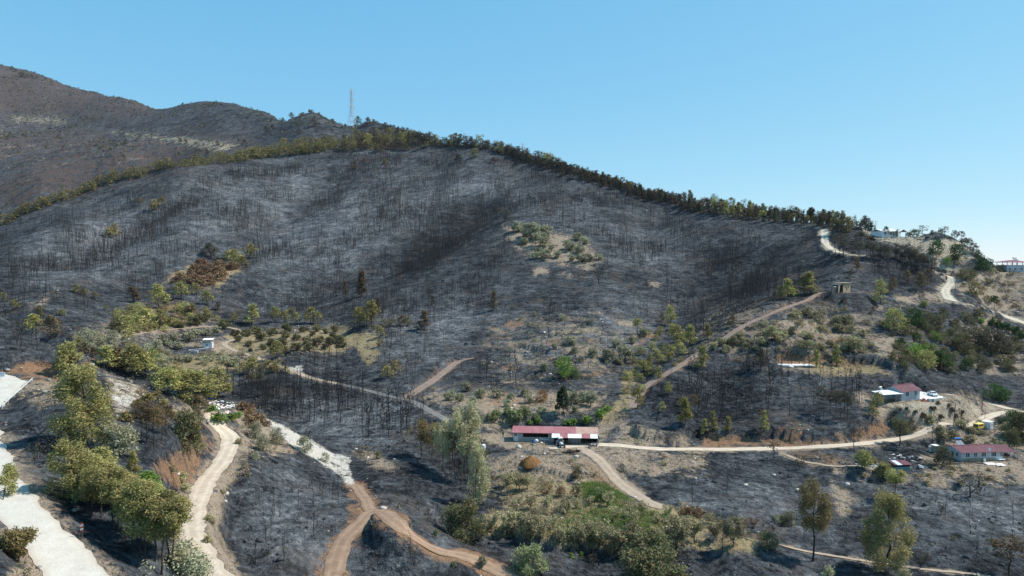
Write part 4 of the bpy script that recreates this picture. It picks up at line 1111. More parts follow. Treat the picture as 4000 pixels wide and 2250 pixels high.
for j in range(3):
    for i in range(n):
        a0, a1 = 2*math.pi*i/n, 2*math.pi*(i+1)/n; r0, r1 = j/3*.45, (j+1)/3*.45
        f = lambda a, r: (r*math.cos(a), -.35 - .12*(1-(r/.45)**2)*-1 - r*.0 , .75 + r*math.sin(a))
        mb.face([f(a0,r0), f(a1,r0), f(a1,r1), f(a0,r1)])
mb.build('reflector', M['white_sheet'], sd); MB().tube((0, 0, -.3), (0, -.2, .75), .03).build('mast', M['steel'], sd); MB().tube((0,-.25,.45),(0,-.75,.75),.02).build('feed_arm', M['steel'], sd)
solar_heater('solar water heater on the back slope of the long maroon-roofed house', lp + R6 @ Vector((4.3, 6.3, 3.0)), lr, 1.0, 'blue')
p = ground(*zz(3600, 1640, .1553, 1960, 1020)); t = thing('chest_freezer', 'white box and low white table against the porch end of the long house', 'freezer', p, lr)
MB().box(-.8, .9, .1, .8, -.1, .95).build('body', M['white_sheet'], t); MB().box(-.82, .92, .08, .82, .955, 1.02).build('lid', M['white_sheet'], t)
p = ground(*zz(3600, 1640, .1553, 2000, 1030)); t = thing('low_table', 'low white table standing in front of the white box', 'table', p, lr)
MB().box(-.9, 1.0, -.5, .1, .42, .5).build('tabletop', M['white_sheet'], t)
for sx in (-.8, .9):
    for sy in (-.45, .05): MB().box(sx, sx+.06, sy, sy+.05, -.2, .42).build('leg', M['steel'], t)
for i, (zx, zy, w_, d_) in enumerate(((1740, 1110, 1.5, 1.1), (1960, 1130, 1.3, 1.2))):
    p = ground(*zz(3600, 1640, .1553, zx, zy)); mb = MB(); gx_ = 6
    for a in range(gx_):
        for b_ in range(4):
            def q(a_, b2):
                xx = -w_ + 2 * w_ * a_ / gx_; yy = -d_ + 2 * d_ * b2 / 4
                return (xx, yy, float(H(p.x + xx, p.y + yy)) - p.z + .12 + .03 * math.sin(3 * xx + 2 * yy))
            c4 = [q(a, b_), q(a + 1, b_), q(a + 1, b_ + 1), q(a, b_ + 1)]
            mb.hexa([(x_, y_, z_ - .05) for x_, y_, z_ in c4] + c4)
    o = mb.build('rug', M['rug']); o.location = p; tag(o, ('pale rug spread to dry on the ground before the long house, left one', 'pale pinkish rug spread on the ground below the low white table')[i], 'rug', 'rugs drying before the long house')
p = ground(*zz(3600, 1640, .1553, 1580, 1045)); o = MB().hexa([(-.35,-.25,-.1),(.35,-.25,-.1),(.5,.25,.95),(-.2,.25,.95),(-.35,-.2,-.1),(.35,-.2,-.1),(.5,.3,.95),(-.2,.3,.95)]).build('leaning_grate', M['steel']); o.location = p; tag(o, 'dark grey grate leaning on the front wall of the long house', 'grate')
# outhouse left of it
p = ground(*zz(3600, 1640, .1553, 385, 822)); t = thing('outhouse', 'small teal outhouse with a white flat roof left of the long house', 'outhouse', p, .25)
MB().box(-.65, .65, .0, 1.4, -.5, 1.95).build('wall', M['tan_wall'], t); MB().box(-.3, .55, -.05, .0, 0, 1.8).build('door', M['teal'], t); MB().box(-.85, .85, -.2, 1.6, 1.95, 2.06).build('roof', M['white_sheet'], t)
p = ground(*zz(3600, 1640, .1553, 230, 800)); o = MB().box(-.5,.5,-.03,.03,-.1,1.7).build('propped_board', M['sack']); o.location = p; o.rotation_euler = (-.3,.1,.3); tag(o, 'pale panel propped beside the small teal outhouse', 'panel')
for i in range(5):
    p = ground(*zz(3600, 1640, .1553, 300 + 25 * i, 900 + 14 * i)); o = MB().box(-1.4, 1.4, -.1, .1, .02, .12).build('plank', M['pale_wood' if i % 2 else 'wood']); o.location = p; o.rotation_euler = (0, .05 * i - .1, -.25 + .09 * i); tag(o, 'weathered plank lying on the bank below the teal outhouse', 'plank', 'planks below the outhouse')

# small shed with the striped roof
p = ground(*zz(3400, 1740, .13975, 690, 700)); t = thing('shed', 'small burnt shed with a maroon and white striped roof', 'shed', p, .06)
MB().box(0, 4.1, 0, .12, -.6, .95).build('front_wall', M['teal'], t); MB().box(0, 4.1, 2.4, 2.5, -.6, 1.6).build('back_wall', M['soot_wall'], t)
for xx in (0, 4.0): MB().box(xx, xx + .1, .12, 2.4, -.6, 1.5).build('side_wall', M['soot_wall'] if xx == 0 else M['teal'], t)
MB().box(.1, 4.0, .3, .38, .9, 1.6).build('inner_wall', M['dark'], t)  # near-black sheet for the shade in the gap below the roof
for x0, w_, mt in ((-.35, .75, 'maroon_roof'), (.42, 1.35, 'white_sheet'), (1.79, 1.35, 'maroon_roof'), (3.16, 1.3, 'maroon_roof')): corr(w_, (x0, -.45, 1.62), (x0, 2.75, 1.98), M[mt], t, label='white roof sheet' if mt[0] == 'w' else None)
for q in ((0, .0), (2, .0), (4.0, .0)): MB().box(q[0], q[0] + .09, -.02, .07, .9, 1.63).build('post', M['charred'], t)
# burnt debris around the shed: each piece can be picked up
rg = random.Random(11)
for i in range(46):
    zx, zy = rg.uniform(500, 1400), rg.uniform(270, 420)
    if i > 34: zx, zy = rg.uniform(1200, 1560), rg.uniform(450, 640)
    p = ground(*zz(3400, 1740, .13975, zx, zy)); L = rg.uniform(.35, 1.0); mb = MB()
    mb.hexa([(-L,-.3,-.1),(L*.8,-.4,-.1),(L,.3,-.1),(-L*.7,.35,-.1),(-L,-.3,.10),(L*.8,-.4,.22),(L,.3,.05),(-L*.7,.35,.28)])
    o = mb.build('debris_sheet', M[rg.choice(['steel', 'soot_wall', 'soot_wall', 'charred', 'grey_wall', 'charred'])]); o.location = p; o.rotation_euler = (rg.uniform(-.3,.3), rg.uniform(-.3,.3), rg.uniform(0, 6))
    tag(o, 'bent piece of burnt sheet lying behind or beside the striped shed', 'debris', 'burnt debris around the striped shed')
p = ground(*zz(3400, 1740, .13975, 130, 590)); mb = MB()
for q in range(8): mb.blob((rg.uniform(-1.6, 1.6), rg.uniform(-.7, .7), .05), (.6, .45, .25), q, 7, 4, .25)
o = mb.build('ash_heap', M['sack'], smooth=True); o.location = p; tag(o, 'whitish heap of ash left of the striped shed', 'heap')

# container cabin, yellow van and poles
p = ground(*zz(3600, 1640, .1553, 1800, 222)); kr = math.radians(38)
t = thing('site_cabin', 'white box cabin with a small window beside the yellow van', 'cabin', p, kr)
MB().box(-2.6, 0, 0, .06, -.8, 2.3).build('front_wall', M['pale_wall'], t); MB().box(-.06, 0, .06, 2.2, -.8, 2.3).build('end_wall', M['white_wall'], t)  # window side in a greyer tone, its shade put into the colour
MB().box(-2.6, -2.54, .06, 2.2, -.8, 2.3).build('end_wall', M['white_wall'], t); MB().box(-2.6, 0, 2.2, 2.26, -.8, 2.3).build('back_wall', M['white_wall'], t)
MB().box(-2.68, .08, -.08, 2.34, 2.3, 2.42).build('roof', M['white_sheet'], t); window(t, -1.7, 1.1, .9, .8, 0, 2); MB().box(-2.45, -1.85, -.04, 0, -.1, 1.9).build('door', M['pale_wall'], t)
vp = ground(*zz(3600, 1640, .1553, 1455, 235)); vr = math.radians(-62)
def van(p, rz):
    t = thing('minibus', 'yellow minibus with faded roof parked on the road by the white cabin', 'van', p, rz)
    # +y is the front
    prof = [(-2.2,.45),(-2.25,1.05),(-2.1,1.75),(-1.9,1.92),(1.0,1.92),(1.35,1.8),(1.75,1.15),(2.2,1.02),(2.28,.5),(2.2,.38)]
    mb = MB(); n = len(prof)
    for s in (-1, 1):
        for y, z in prof: mb.v.append((s * (.86 - (.1 if z > 1.3 else 0)), y, z))
    for i in range(n):
        j = (i + 1) % n; mb.f.append((i, j, n + j, n + i)); mb.m.append(0)
    mb.f.append(tuple(reversed(range(n)))); mb.m.append(0); mb.f.append(tuple(range(n, 2 * n))); mb.m.append(0)
    mb.build('body', M['yellow'], t)
    MB().hexa([(-.74,-1.95,1.92),(.74,-1.95,1.92),(.74,1.05,1.92),(-.74,1.05,1.92),(-.62,-1.8,2.0),(.62,-1.8,2.0),(.62,.9,2.0),(-.62,.9,2.0)]).build('roof', M['yellow_roof'], t)
    for s in (-1, 1):
        for y0, y1 in ((-2.0, -1.2), (-1.1, -.35), (-.25, .5), (.62, 1.3)):
            x = s * .775; MB().hexa([(x, y0, 1.2), (x + s * .06, y0, 1.2), (x + s * .06, y1, 1.2), (x, y1, 1.2), (x - s * .03, y0 + .05, 1.74), (x + s * .02, y0 + .05, 1.74), (x + s * .02, y1 - .05 - (.2 if y1 > 1 else 0), 1.74), (x - s * .03, y1 - .05 - (.2 if y1 > 1 else 0), 1.74)]).build('side_window', M['glass'], t)
        MB().box(s * .55 - .15, s * .55 + .15, 2.22, 2.31, .65, .85).build('headlight', M['silver'], t)
        MB().box(s * .72 - .06, s * .72 + .06, -2.29, -2.22, .75, 1.05).build('tail_light', M['redmark'], t)
        MB().box(s * .86, s * .88, -2.0, 2.0, .78, .86).build('side_trim', M['silver'], t)
    MB().hexa([(-.68,-2.24,1.12),(.68,-2.24,1.12),(.68,-2.12,1.72),(-.68,-2.12,1.72),(-.68,-2.28,1.12),(.68,-2.28,1.12),(.68,-2.16,1.72),(-.68,-2.16,1.72)]).build('rear_window', M['glass'], t)
    MB().hexa([(-.7,1.78,1.18),(.7,1.78,1.18),(.66,1.42,1.76),(-.66,1.42,1.76),(-.7,1.84,1.18),(.7,1.84,1.18),(.66,1.46,1.76),(-.66,1.46,1.76)]).build('windscreen', M['glass'], t)
    for s in (-1, 1): MB().box(-.88, .88, s * 2.3 - .05, s * 2.3 + .05, .42, .56).build('bumper', M['silver'], t)
    for xx in (-.88, .68):
        for yy in (-1.4, 1.4): wheel(t, xx, yy, .33, .2)
    return t
van(vp, vr)
def pole(a, b, label, r=.10, arm=True):
    p = ground(*a); h = (a[1] - b[1]) * mpp(p) * 1.02
    t = thing('utility_pole', label, 'pole', p)
    MB().tube((0, 0, -.5), ((b[0] - a[0]) * mpp(p), 0, h), r, r * .7, n=7).build('shaft', M['pole'], t)
    if arm:
        MB().tube((-.35, 0, h - .35), (.35, 0, h - .35), .04, n=5).build('crossarm', M['pole'], t)
        for s in (-.3, .3): MB().tube((s, 0, h - .35), (s, 0, h - .15), .04, n=5).build('insulator', M['white_sheet'], t)
pole(zz(3340,1470,.1708,2250,1120), zz(3340,1470,.1708,2290,610), 'tall dark timber pole on the dry bank left of the yellow minibus', .12)
pole(W(8,2257,190), W(8,2265,85), 'dark timber pole between the bright terrace and the hillside road', .11)
pole(W(8,2281,262), W(8,2283,195), 'short pole standing behind the white cabin', .08, False)
pole(W(3,2040,700), W(3,2047,620), 'thin pole above the bend of the pale hilltop road', .1)
pole(W(3,2055,862), W(3,2062,760), 'thin pole on the right verge of the pale hilltop road', .1)
pole(zz(3600,1640,.1553,2405,1085), zz(3600,1640,.1553,2400,840), 'thin post in front of the open porch of the long house', .05, False)

# ------------------------------------------------------------------ white house on the right-hand ridge
p = at(3, 1505, 441); p.z += 1.0; t = thing('house', 'white house with a white roof and brown gabled porch on the hilltop', 'house', p, math.radians(20))
mw = mpp(p) * .3335
t.scale = (1.1, 1.1, 1.08)
Wd = 150 * mw
MB().box(0, Wd, 0, .2, -1.5, 2.5).build('front_wall', M['white_wall'], t)
for xx in (0, Wd - .2): MB().box(xx, xx + .2, .2, 7, -1.5, 2.5).build('end_wall', M['white_wall'], t)
MB().box(0, Wd, 7, 7.2, -1.5, 2.5).build('back_wall', M['white_wall'], t)
MB().hexa([(-.4,-.5,2.35),(Wd*.6,-.5,2.35),(Wd*.6,3.6,3.5),(-.4,3.6,3.5),(-.4,-.5,2.5),(Wd*.6,-.5,2.5),(Wd*.6,3.6,3.65),(-.4,3.6,3.65)]).build('roof', M['white_sheet'], t)
MB().hexa([(-.4,7.6,2.35),(Wd*.6,7.6,2.35),(Wd*.6,3.61,3.5),(-.4,3.61,3.5),(-.4,7.6,2.5),(Wd*.6,7.6,2.5),(Wd*.6,3.61,3.65),(-.4,3.61,3.65)]).build('roof', M['white_sheet'], t)
MB().hexa([(Wd*.6+.01,-.8,2.4),(Wd,-.8,2.4),(Wd,3.6,3.75),(Wd*.6+.01,3.6,3.75),(Wd*.6+.01,-.8,2.55),(Wd,-.8,2.55),(Wd,3.6,3.9),(Wd*.6+.01,3.6,3.9)]).build('roof', M['white_sheet'], t)
window(t, 1.3, .9, 1.4, 1.1, 0, 2); window(t, 5.2, .7, 2.0, 1.3, 0, 3)
for x in (7.7, 9.3): MB().box(x, x + .7, -.05, 0, 0, 2.0).build('door', M['glass'], t)
# porch: gable to the front
px0 = Wd + .05; pw = 55 * mw
for s in (0, 1):
    xm = px0 + pw / 2
    a0 = px0 - .3 if s == 0 else px0 + pw + .5
    MB().hexa([(a0,-1.2,2.25),(xm,-1.2,3.45),(xm,6,3.45),(a0,6,2.25),(a0,-1.2,2.4),(xm,-1.2,3.6),(xm,6,3.6),(a0,6,2.4)]).build('porch_roof', M['white_sheet'], t)
mb = MB(); mb.hexa([(px0,-.9,2.2),(px0+pw,-.9,2.2),(px0+pw/2+.1,-.9,3.35),(px0+pw/2-.1,-.9,3.35),(px0,-.8,2.2),(px0+pw,-.8,2.2),(px0+pw/2+.1,-.8,3.35),(px0+pw/2-.1,-.8,3.35)]); mb.build('porch_gable', M['wood'], t)
for q in ((px0 + .1, -.8), (px0 + pw - .1, -.8), (px0 + pw - .1, 5)): MB().box(q[0]-.09, q[0]+.09, q[1]-.09, q[1]+.09, -1, 2.3).build('porch_post', M['wood'], t)
MB().box(px0, px0 + pw, 5.2, 5.35, -1, 2.3).build('porch_back', M['wood'], t)

# two-storey house at the right edge
p = ground(*zz(3400, 860, .2329, 2285, 868)); t = thing('house', 'two-storey grey house with an open roof terrace under a hipped roof', 'house', p, math.radians(-4))
MB().box(0, 11, 0, .25, -2, 3.6).build('front_wall', M['pale_wall'], t); MB().box(0, .25, .25, 9, -2, 3.6).build('side_wall', M['pale_wall'], t); MB().box(10.75, 11, .25, 9, -2, 3.6).build('side_wall', M['pale_wall'], t); MB().box(0, 11, 9, 9.25, -2, 3.6).build('back_wall', M['pale_wall'], t)
MB().box(-.15, 11.15, -.15, 9.4, 3.6, 3.75).build('terrace_slab', M['concrete'], t)
MB().box(5.7, 5.9, -.06, .0, -1, 3.6).build('pilaster', M['white_wall'], t)
for x in (1.0, 3.9, 7.3, 9.4): window(t, x, .9, 1.2, 1.3, 0, 2)
for x in (.1, 3.0, 5.6, 8.2, 10.7):
    for y in (.1, 8.9): MB().box(x, x + .2, y, y + .2, 3.75, 5.3).build('terrace_post', M['wood'], t)
for z in (4.2, 4.6): MB().box(.2, 10.8, .12, .18, z, z + .06).build('railing', M['steel'], t)
a = [(-1.1,-1.1,5.3),(12.1,-1.1,5.3),(12.1,10.3,5.3),(-1.1,10.3,5.3)]; b = [(4.2,4.6,6.5),(6.8,4.6,6.5)]
mb = MB(); mb.face([a[0],a[1],b[1],b[0]]).face([a[1],a[2],b[1]]).face([a[2],a[3],b[0],b[1]]).face([a[3],a[0],b[0]]).face([a[3],a[2],a[1],a[0]]).box(-1.1,12.1,-1.1,10.3,5.16,5.296); mb.build('hipped_roof', M['maroon_roof'], t)
solar_heater('solar water heater on top of the hipped roof at the right edge', p + Vector((7.2, 3.4, 6.1)), 0, 1.1)

# burnt ruin on the spur
p = ground(*zz(3180, 1070, .1708, 665, 430)); t = thing('ruin', 'burnt tan block building with a collapsed sooty porch on the spur', 'ruin', p, math.radians(34))
u5 = mpp(p) * .11
MB().box(0, 295*u5, 0, .25, -1, 4.3).build('front_wall', M['tan_wall'], t); MB().box(295*u5-.25, 295*u5, .25, 4.5, -1, 4.3).build('side_wall', M['tan_wall'], t); MB().box(0, .25, .25, 4.5, -1, 4.3).build('side_wall', M['soot_wall'], t); MB().box(0, 295*u5, 4.5, 4.7, -1, 4.3).build('back_wall', M['tan_wall'], t)
MB().box(-.2, 295*u5+.3, -.4, 5, 4.3, 4.52).build('roof_slab', M['tan_wall'], t)
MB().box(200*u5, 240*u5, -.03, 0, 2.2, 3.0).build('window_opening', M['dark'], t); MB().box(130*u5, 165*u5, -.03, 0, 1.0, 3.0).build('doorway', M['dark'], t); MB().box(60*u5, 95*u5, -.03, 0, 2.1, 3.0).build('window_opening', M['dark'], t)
MB().hexa([(-200*u5,-.3,3.3),(-.05,-.5,4.1),(-.05,4,4.2),(-200*u5,4,3.5),(-200*u5,-.3,3.5),(-.05,-.5,4.35),(-.05,4,4.45),(-200*u5,4,3.7)]).build('porch_slab', M['soot_wall'], t)
MB().hexa([(-225*u5,-.3,-1),(-200*u5,-.3,-1),(-200*u5,.1,-1),(-225*u5,.1,-1),(-215*u5,-.3,3.3),(-150*u5,-.3,3.5),(-150*u5,.1,3.5),(-215*u5,.1,3.3)]).build('leaning_pillar', M['tan_wall'], t)
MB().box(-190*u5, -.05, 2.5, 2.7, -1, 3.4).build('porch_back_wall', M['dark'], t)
MB().box(-430*u5, -226*u5, .3, .6, -1, 2.7).build('retaining_wall', M['soot_wall'], t); MB().box(-340*u5, -270*u5, .2, .7, 2.72, 3.0).build('coping_stone', M['white_wall'], t)

# foundation with reinforcement columns
p = at(3, 740, 1408); u3 = mpp(p) * .3335
o = MB().hexa([(0,-.3,-1),(250*u3,-1.2,-1),(250*u3,3.5,-1),(0,3.5,-1),(0,-.3,.25),(250*u3,-1.2,.25),(250*u3,3.5,.25),(0,3.5,.25)]).build('foundation_slab', M['white_concrete']); o.location = p; tag(o, 'white concrete foundation slab cut into the reddish hillside', 'foundation')
for i, (xx, yy, hh) in enumerate(((5, 0, 110), (80, .1, 120), (5, 3, 75), (80, 3, 85), (165, 3, 75), (170, -.5, 70))):
    t = thing('rebar_column', 'bundle of rusty reinforcement bars rising from the white foundation slab', 'rebar', p + Vector((xx * u3 + .3, yy + .2, .25)), 0, 'rebar columns on the foundation')
    for a in (-.14, .14):
        for b_ in (-.14, .14): MB().tube((a, b_, -.2), (a * .9, b_ * .9, hh * u3 * .8), .03, n=4).build('bar', M['rust'], t)
    mb = MB()
    for q in range(int(hh * u3 * .8 / .5)): mb.box(-.16, .16, -.16, .16, .3 + q * .5, .33 + q * .5)
    mb.build('stirrups', M['rust'], t)
p = at(3, 815, 1420); blobthing('sand_pile', 'small pale sand pile beside the white foundation slab', 'sand', p, (1.1, .8, .5), 'rug', 3, lift=.4)

# hut at the left with a raised canopy
p = ground(*zz(700, 1280, .1166, 835, 692)); u6 = mpp(p) * .0751; t = thing('hut', 'small white hut with a raised white canopy above its flat roof', 'hut', p, math.radians(14))
MB().box(0, 255*u6, 0, .15, -.8, 2.45).build('front_wall', M['white_wall'], t); MB().box(255*u6-.15, 255*u6, .15, 3.2, -.8, 2.45).build('side_wall', M['white_wall'], t); MB().box(0, .15, .15, 3.2, -.8, 2.45).build('side_wall', M['pale_wall'], t); MB().box(0, 255*u6, 3.2, 3.35, -.8, 2.45).build('back_wall', M['pale_wall'], t)  # left and back walls coloured greyer to stand in for shade
MB().box(-.1, 255*u6+.1, -.1, 3.5, 2.45, 2.57).build('roof_slab', M['concrete'], t); window(t, .85, 1.15, .75, .75, 0, 2)
for q in ((.1,.1),(255*u6-.1,.1),(.1,3.2),(255*u6-.1,3.2)): MB().tube((q[0],q[1],2.55),(q[0],q[1],4.0),.05,n=5).build('canopy_post', M['steel'], t)
corr(330*u6, (-.6, -.7, 3.95), (-.6, 3.7, 4.25), M['white_sheet'], t, 'canopy_sheet', .3)
MB().box(-1.5, 0, .5, 2.6, 1.7, 1.8).build('awning', M['white_sheet'], t)
a = ground(*zz(700, 1280, .1166, 320, 770)); b = ground(*zz(700, 1280, .1166, 990, 690))
wl = thing('low_wall', 'low white wall running left from the small canopied hut', 'wall', a, math.atan2(b.y - a.y, b.x - a.x))
Lw = (b - a).xy.length; ns = 6
for i in range(ns): MB().box(Lw * i / ns, Lw * (i + 1) / ns - .02, -.12, .12, -.8 + (b.z - a.z) * i / ns, .5 + (b.z - a.z) * i / ns).build('segment', M['white_wall'], wl)
p = ground(*zz(700, 1280, .1166, 540, 850)); o = MB().box(-.95,.95,0,.9,-.4,.95).box(-1.0,1.0,-.05,.95,.955,1.02).build('cistern', M['pale_wall']); o.location = p; tag(o, 'pale box cistern below the low white wall of the hut', 'cistern')
p = ground(*zz(700, 1280, .1166, 1095, 695)); blobthing('boulder', 'white boulder right of the small canopied hut', 'boulder', p, (.55, .4, .4), 'pale_stone', 9)
p = ground(*zz(700, 1280, .1166, 2390, 800)); blobthing('water_bladder', 'round dark tank between shrubs right of the hut track', 'tank', p, (1.1, 1.0, 1.0), 'rubber', 2, jit=.04, lift=.7)

# ------------------------------------------------------------------ pylons
def pylon(p, h, label, rz, bw):
    t = thing('transmission_pylon', label, 'pylon', p, rz)
    th = .20
    lv = [(0, bw), (.14, bw * .80), (.28, bw * .60), (.42, bw * .40), (.52, bw * .26), (.70, bw * .21), (.86, bw * .17), (.93, bw * .13)]
    for k, (sx, sy) in enumerate(((-1, -1), (1, -1), (1, 1), (-1, 1))):
        mb = MB()
        for i in range(len(lv) - 1): mb.tube((sx * lv[i][1] / 2, sy * lv[i][1] / 2, lv[i][0] * h - (2 if i == 0 else 0)), (sx * lv[i + 1][1] / 2, sy * lv[i + 1][1] / 2, lv[i + 1][0] * h), th, n=4)
        mb.build('leg', M['steel'], t)
    mb = MB(); fine = []
    f = .0
    hs = [0, .14, .28, .36, .42, .47, .52, .58, .64, .70, .75, .80, .86, .93]
    wv = lambda q: float(np.interp(q, [a for a, _ in lv], [b for _, b in lv]))
    for i in range(len(hs) - 1):
        w0, w1 = wv(hs[i]) / 2, wv(hs[i + 1]) / 2; z0, z1 = hs[i] * h, hs[i + 1] * h
        for s in (-1, 1):
            mb.tube((-w0, s * w0, z0), (w1, s * w1, z1), th * .55, n=3).tube((w0, s * w0, z0), (-w1, s * w1, z1), th * .55, n=3)
            mb.tube((s * w0, -w0, z0), (s * w1, w1, z1), th * .55, n=3).tube((s * w0, w0, z0), (s * w1, -w1, z1), th * .55, n=3)
            mb.tube((-w1, s * w1, z1), (w1, s * w1, z1), th * .6, n=3).tube((s * w1, -w1, z1), (s * w1, w1, z1), th * .6, n=3)
    mb.build('bracing', M['steel'], t)
    for q, L in ((.53, 8.2), (.70, 7.4), (.87, 6.4)):
        w = wv(q) / 2
        for s in (-1, 1):
            a = MB()
            for sy in (-1, 1):
                a.tube((s * w, sy * w, q * h), (s * L, 0, q * h + .4), th * .8, n=4).tube((s * w, sy * w, q * h + 2.3), (s * L, 0, q * h + .4), th * .6, n=4)
            a.build('crossarm', M['steel'], t)
            MB().tube((s * L, 0, q * h + .4), (s * L, 0, q * h - 2.4), .14, n=5).build('insulator', M['glass'], t)
    for s in (-1, 1):
        a = MB(); w = wv(.93) / 2
        for sy in (-1, 1): a.tube((s * w, sy * w, .93 * h), (s * 3.2, 0, h), th * .8, n=4).tube((s * w * .2, sy * w, .93 * h), (s * 3.2, 0, h), th * .6, n=4)
        a.build('earth_peak', M['steel'], t)
    return t
p = ground(885, 320); p.z = float(H(p.x, p.y)) - .5
pylon(p, (318 - 219) * mpp(p), 'tall lattice power pylon on the skyline knoll', math.radians(74), 9.5)
X2, T2 = px_dir(1315, 357); d2 = 905.0; g2 = float(H(X2 * d2, d2))
pylon(Vector((float(X2) * d2, d2, g2)), CZ + float(T2) * d2 - g2, 'power pylon whose top alone shows over the wooded ridge', math.radians(50), 9.5)

# ------------------------------------------------------------------ roadside things in the left foreground
def marker(px, top, label):
    p = ground(*px); h = (px[1] - top[1]) * mpp(p) * 1.06; t = thing('delineator', label, 'road marker', p, .15)
    MB().tube((0, 0, -.4), (0, 0, h), .035, n=6).build('post', M['pole'], t)
    MB().box(-.16, .16, -.05, -.03, h - .95, h).build('board', M['redmark'], t)
    mb = MB()
    for i in (0, 1): mb.hexa([(-.16, -.056, h - .84 + i * .42), (.16, -.056, h - .74 + i * .42), (.16, -.052, h - .74 + i * .42), (-.16, -.052, h - .84 + i * .42), (-.16, -.056, h - .66 + i * .42), (.16, -.056, h - .56 + i * .42), (.16, -.052, h - .56 + i * .42), (-.16, -.052, h - .66 + i * .42)])
    mb.build('stripes', M['frame'], t)
marker(W(6, 620, 1168), W(6, 626, 1050), 'red roadside marker board on a post beside the concrete road')
marker(W(6, 48, 345), W(6, 52, 278), 'red and white marker board at the upper left roadside')
p = W(4, 8, 1130); g = ground(*p); t = thing('road_sign', 'white rectangular sign plate at the left edge above the orange bank', 'sign', g, .1)
hh = 62 * .3335 * mpp(g); MB().tube((0, .04, -.5), (0, .04, hh), .05).build('post', M['steel'], t); MB().box(-.9, .75, -.03, .03, hh - .95, hh).build('plate', M['white_sheet'], t)
gr = [ground(*W(4, x, y)) for x, y in ((15, 1345), (60, 1300), (110, 1255), (160, 1212), (200, 1175), (242, 1138))]
t = thing('guard_rail', 'galvanised steel guard rail at the bend of the pale road', 'guard rail', gr[0])
for i, q in enumerate(gr):
    l = q - gr[0]; MB().box(l.x - .06, l.x + .06, l.y - .06, l.y + .06, l.z - .5, l.z + .75).build('post', M['steel'], t)
    if i:
        l0 = gr[i - 1] - gr[0]; d = (l - l0).normalized(); nrm = Vector((d.y, -d.x, 0)) * .07
        mb = MB()
        prof = [(0, .42), (1, .5), (0, .57), (1, .65), (0, .74)]
        for (o0, z0), (o1, z1) in zip(prof, prof[1:]):
            a, b = nrm * (1 + o0 * .8), nrm * (1 + o1 * .8)
            mb.face([l0 + a + Vector((0, 0, z0)), l + a + Vector((0, 0, z0)), l + b + Vector((0, 0, z1)), l0 + b + Vector((0, 0, z1))])
        mb.build('rail', M['steel'], t)
# rubble tip at the end of the spur: white and pink rubble, blue sheet
rg = random.Random(21)
for i in range(60):
    a, r = rg.uniform(0, 6.28), rg.random() ** .6
    p = ground(*W(6, 1668 + 110 * r * math.cos(a), 178 + 62 * r * math.sin(a)))
    s = rg.uniform(.22, .6)
    o = MB().blob((0, 0, s * .3), (s * 1.3, s, s * .6), i, 6, 4, .3).build('rubble_block', M[rg.choice(['sack', 'white_concrete', 'pale_stone', 'rug', 'pale_stone', 'scorched_sheet'])]); o.location = p; o.rotation_euler = (0, 0, rg.uniform(0, 6))
    tag(o, 'pale rubble lump in the tip at the end of the dirt track', 'rubble', 'tipped rubble at the end of the dirt track')
p = ground(*W(6, 1585, 118)); mb = MB()
for i in range(5):
    for j in range(3):
        q = lambda a, b: (-1 + a * .42, -.5 + b * .35, .25 + .14 * math.sin(a * 1.9 + b) + .1 * math.cos(b * 2.2))
        c4 = [q(i, j), q(i + 1, j), q(i + 1, j + 1), q(i, j + 1)]; mb.hexa([(x_, y_, z_ - .06) for x_, y_, z_ in c4] + c4)
o = mb.build('tarpaulin', M['blue']); o.location = p; tag(o, 'crumpled blue tarpaulin at the top of the pale rubble tip', 'tarpaulin')
# larger single stones
for i, (tl, x, y, s, mt, lab) in enumerate((
  (6, 560, 962, .55, 'stone', 'brown boulder beside the burnt verge of the concrete road'), (6, 295, 1385, .35, 'stone', 'reddish stone on the lower left verge'), (7, 400, 572, .6, 'pale_stone', 'orange boulder below the tree grove by the pale gully'),
  (7, 320, 945, .9, 'pale_stone', 'pale rock at the top of the red track junction'), (7, 2050, 690, .25, 'pale_stone', 'small pale stone on the dirt ramp'), (7, 2215, 858, .45, 'sack', 'white scrap lying at the lower end of the dirt ramp'),
  (8, 688, 690, .6, 'pale_stone', 'pale boulder alone on the burnt slope below the road'), (8, 475, 770, .8, 'pale_stone', 'pale flat rock beside the ash-covered path'), (8, 865, 800, .7, 'pale_stone', 'pale grey rock in the middle of the burnt slope'), (8, 1905, 302, .4, 'sack', 'white scrap on the dry bank below the terrace'), (8, 2235, 1033, .25, 'sack', 'tiny white scrap on the wide burnt slope at right'))):
    blobthing('boulder', lab, 'boulder', at(tl, x, y), (s * .8, s * .6, s * .45), mt, i + 40, jit=.4, nu=7, nv=4)
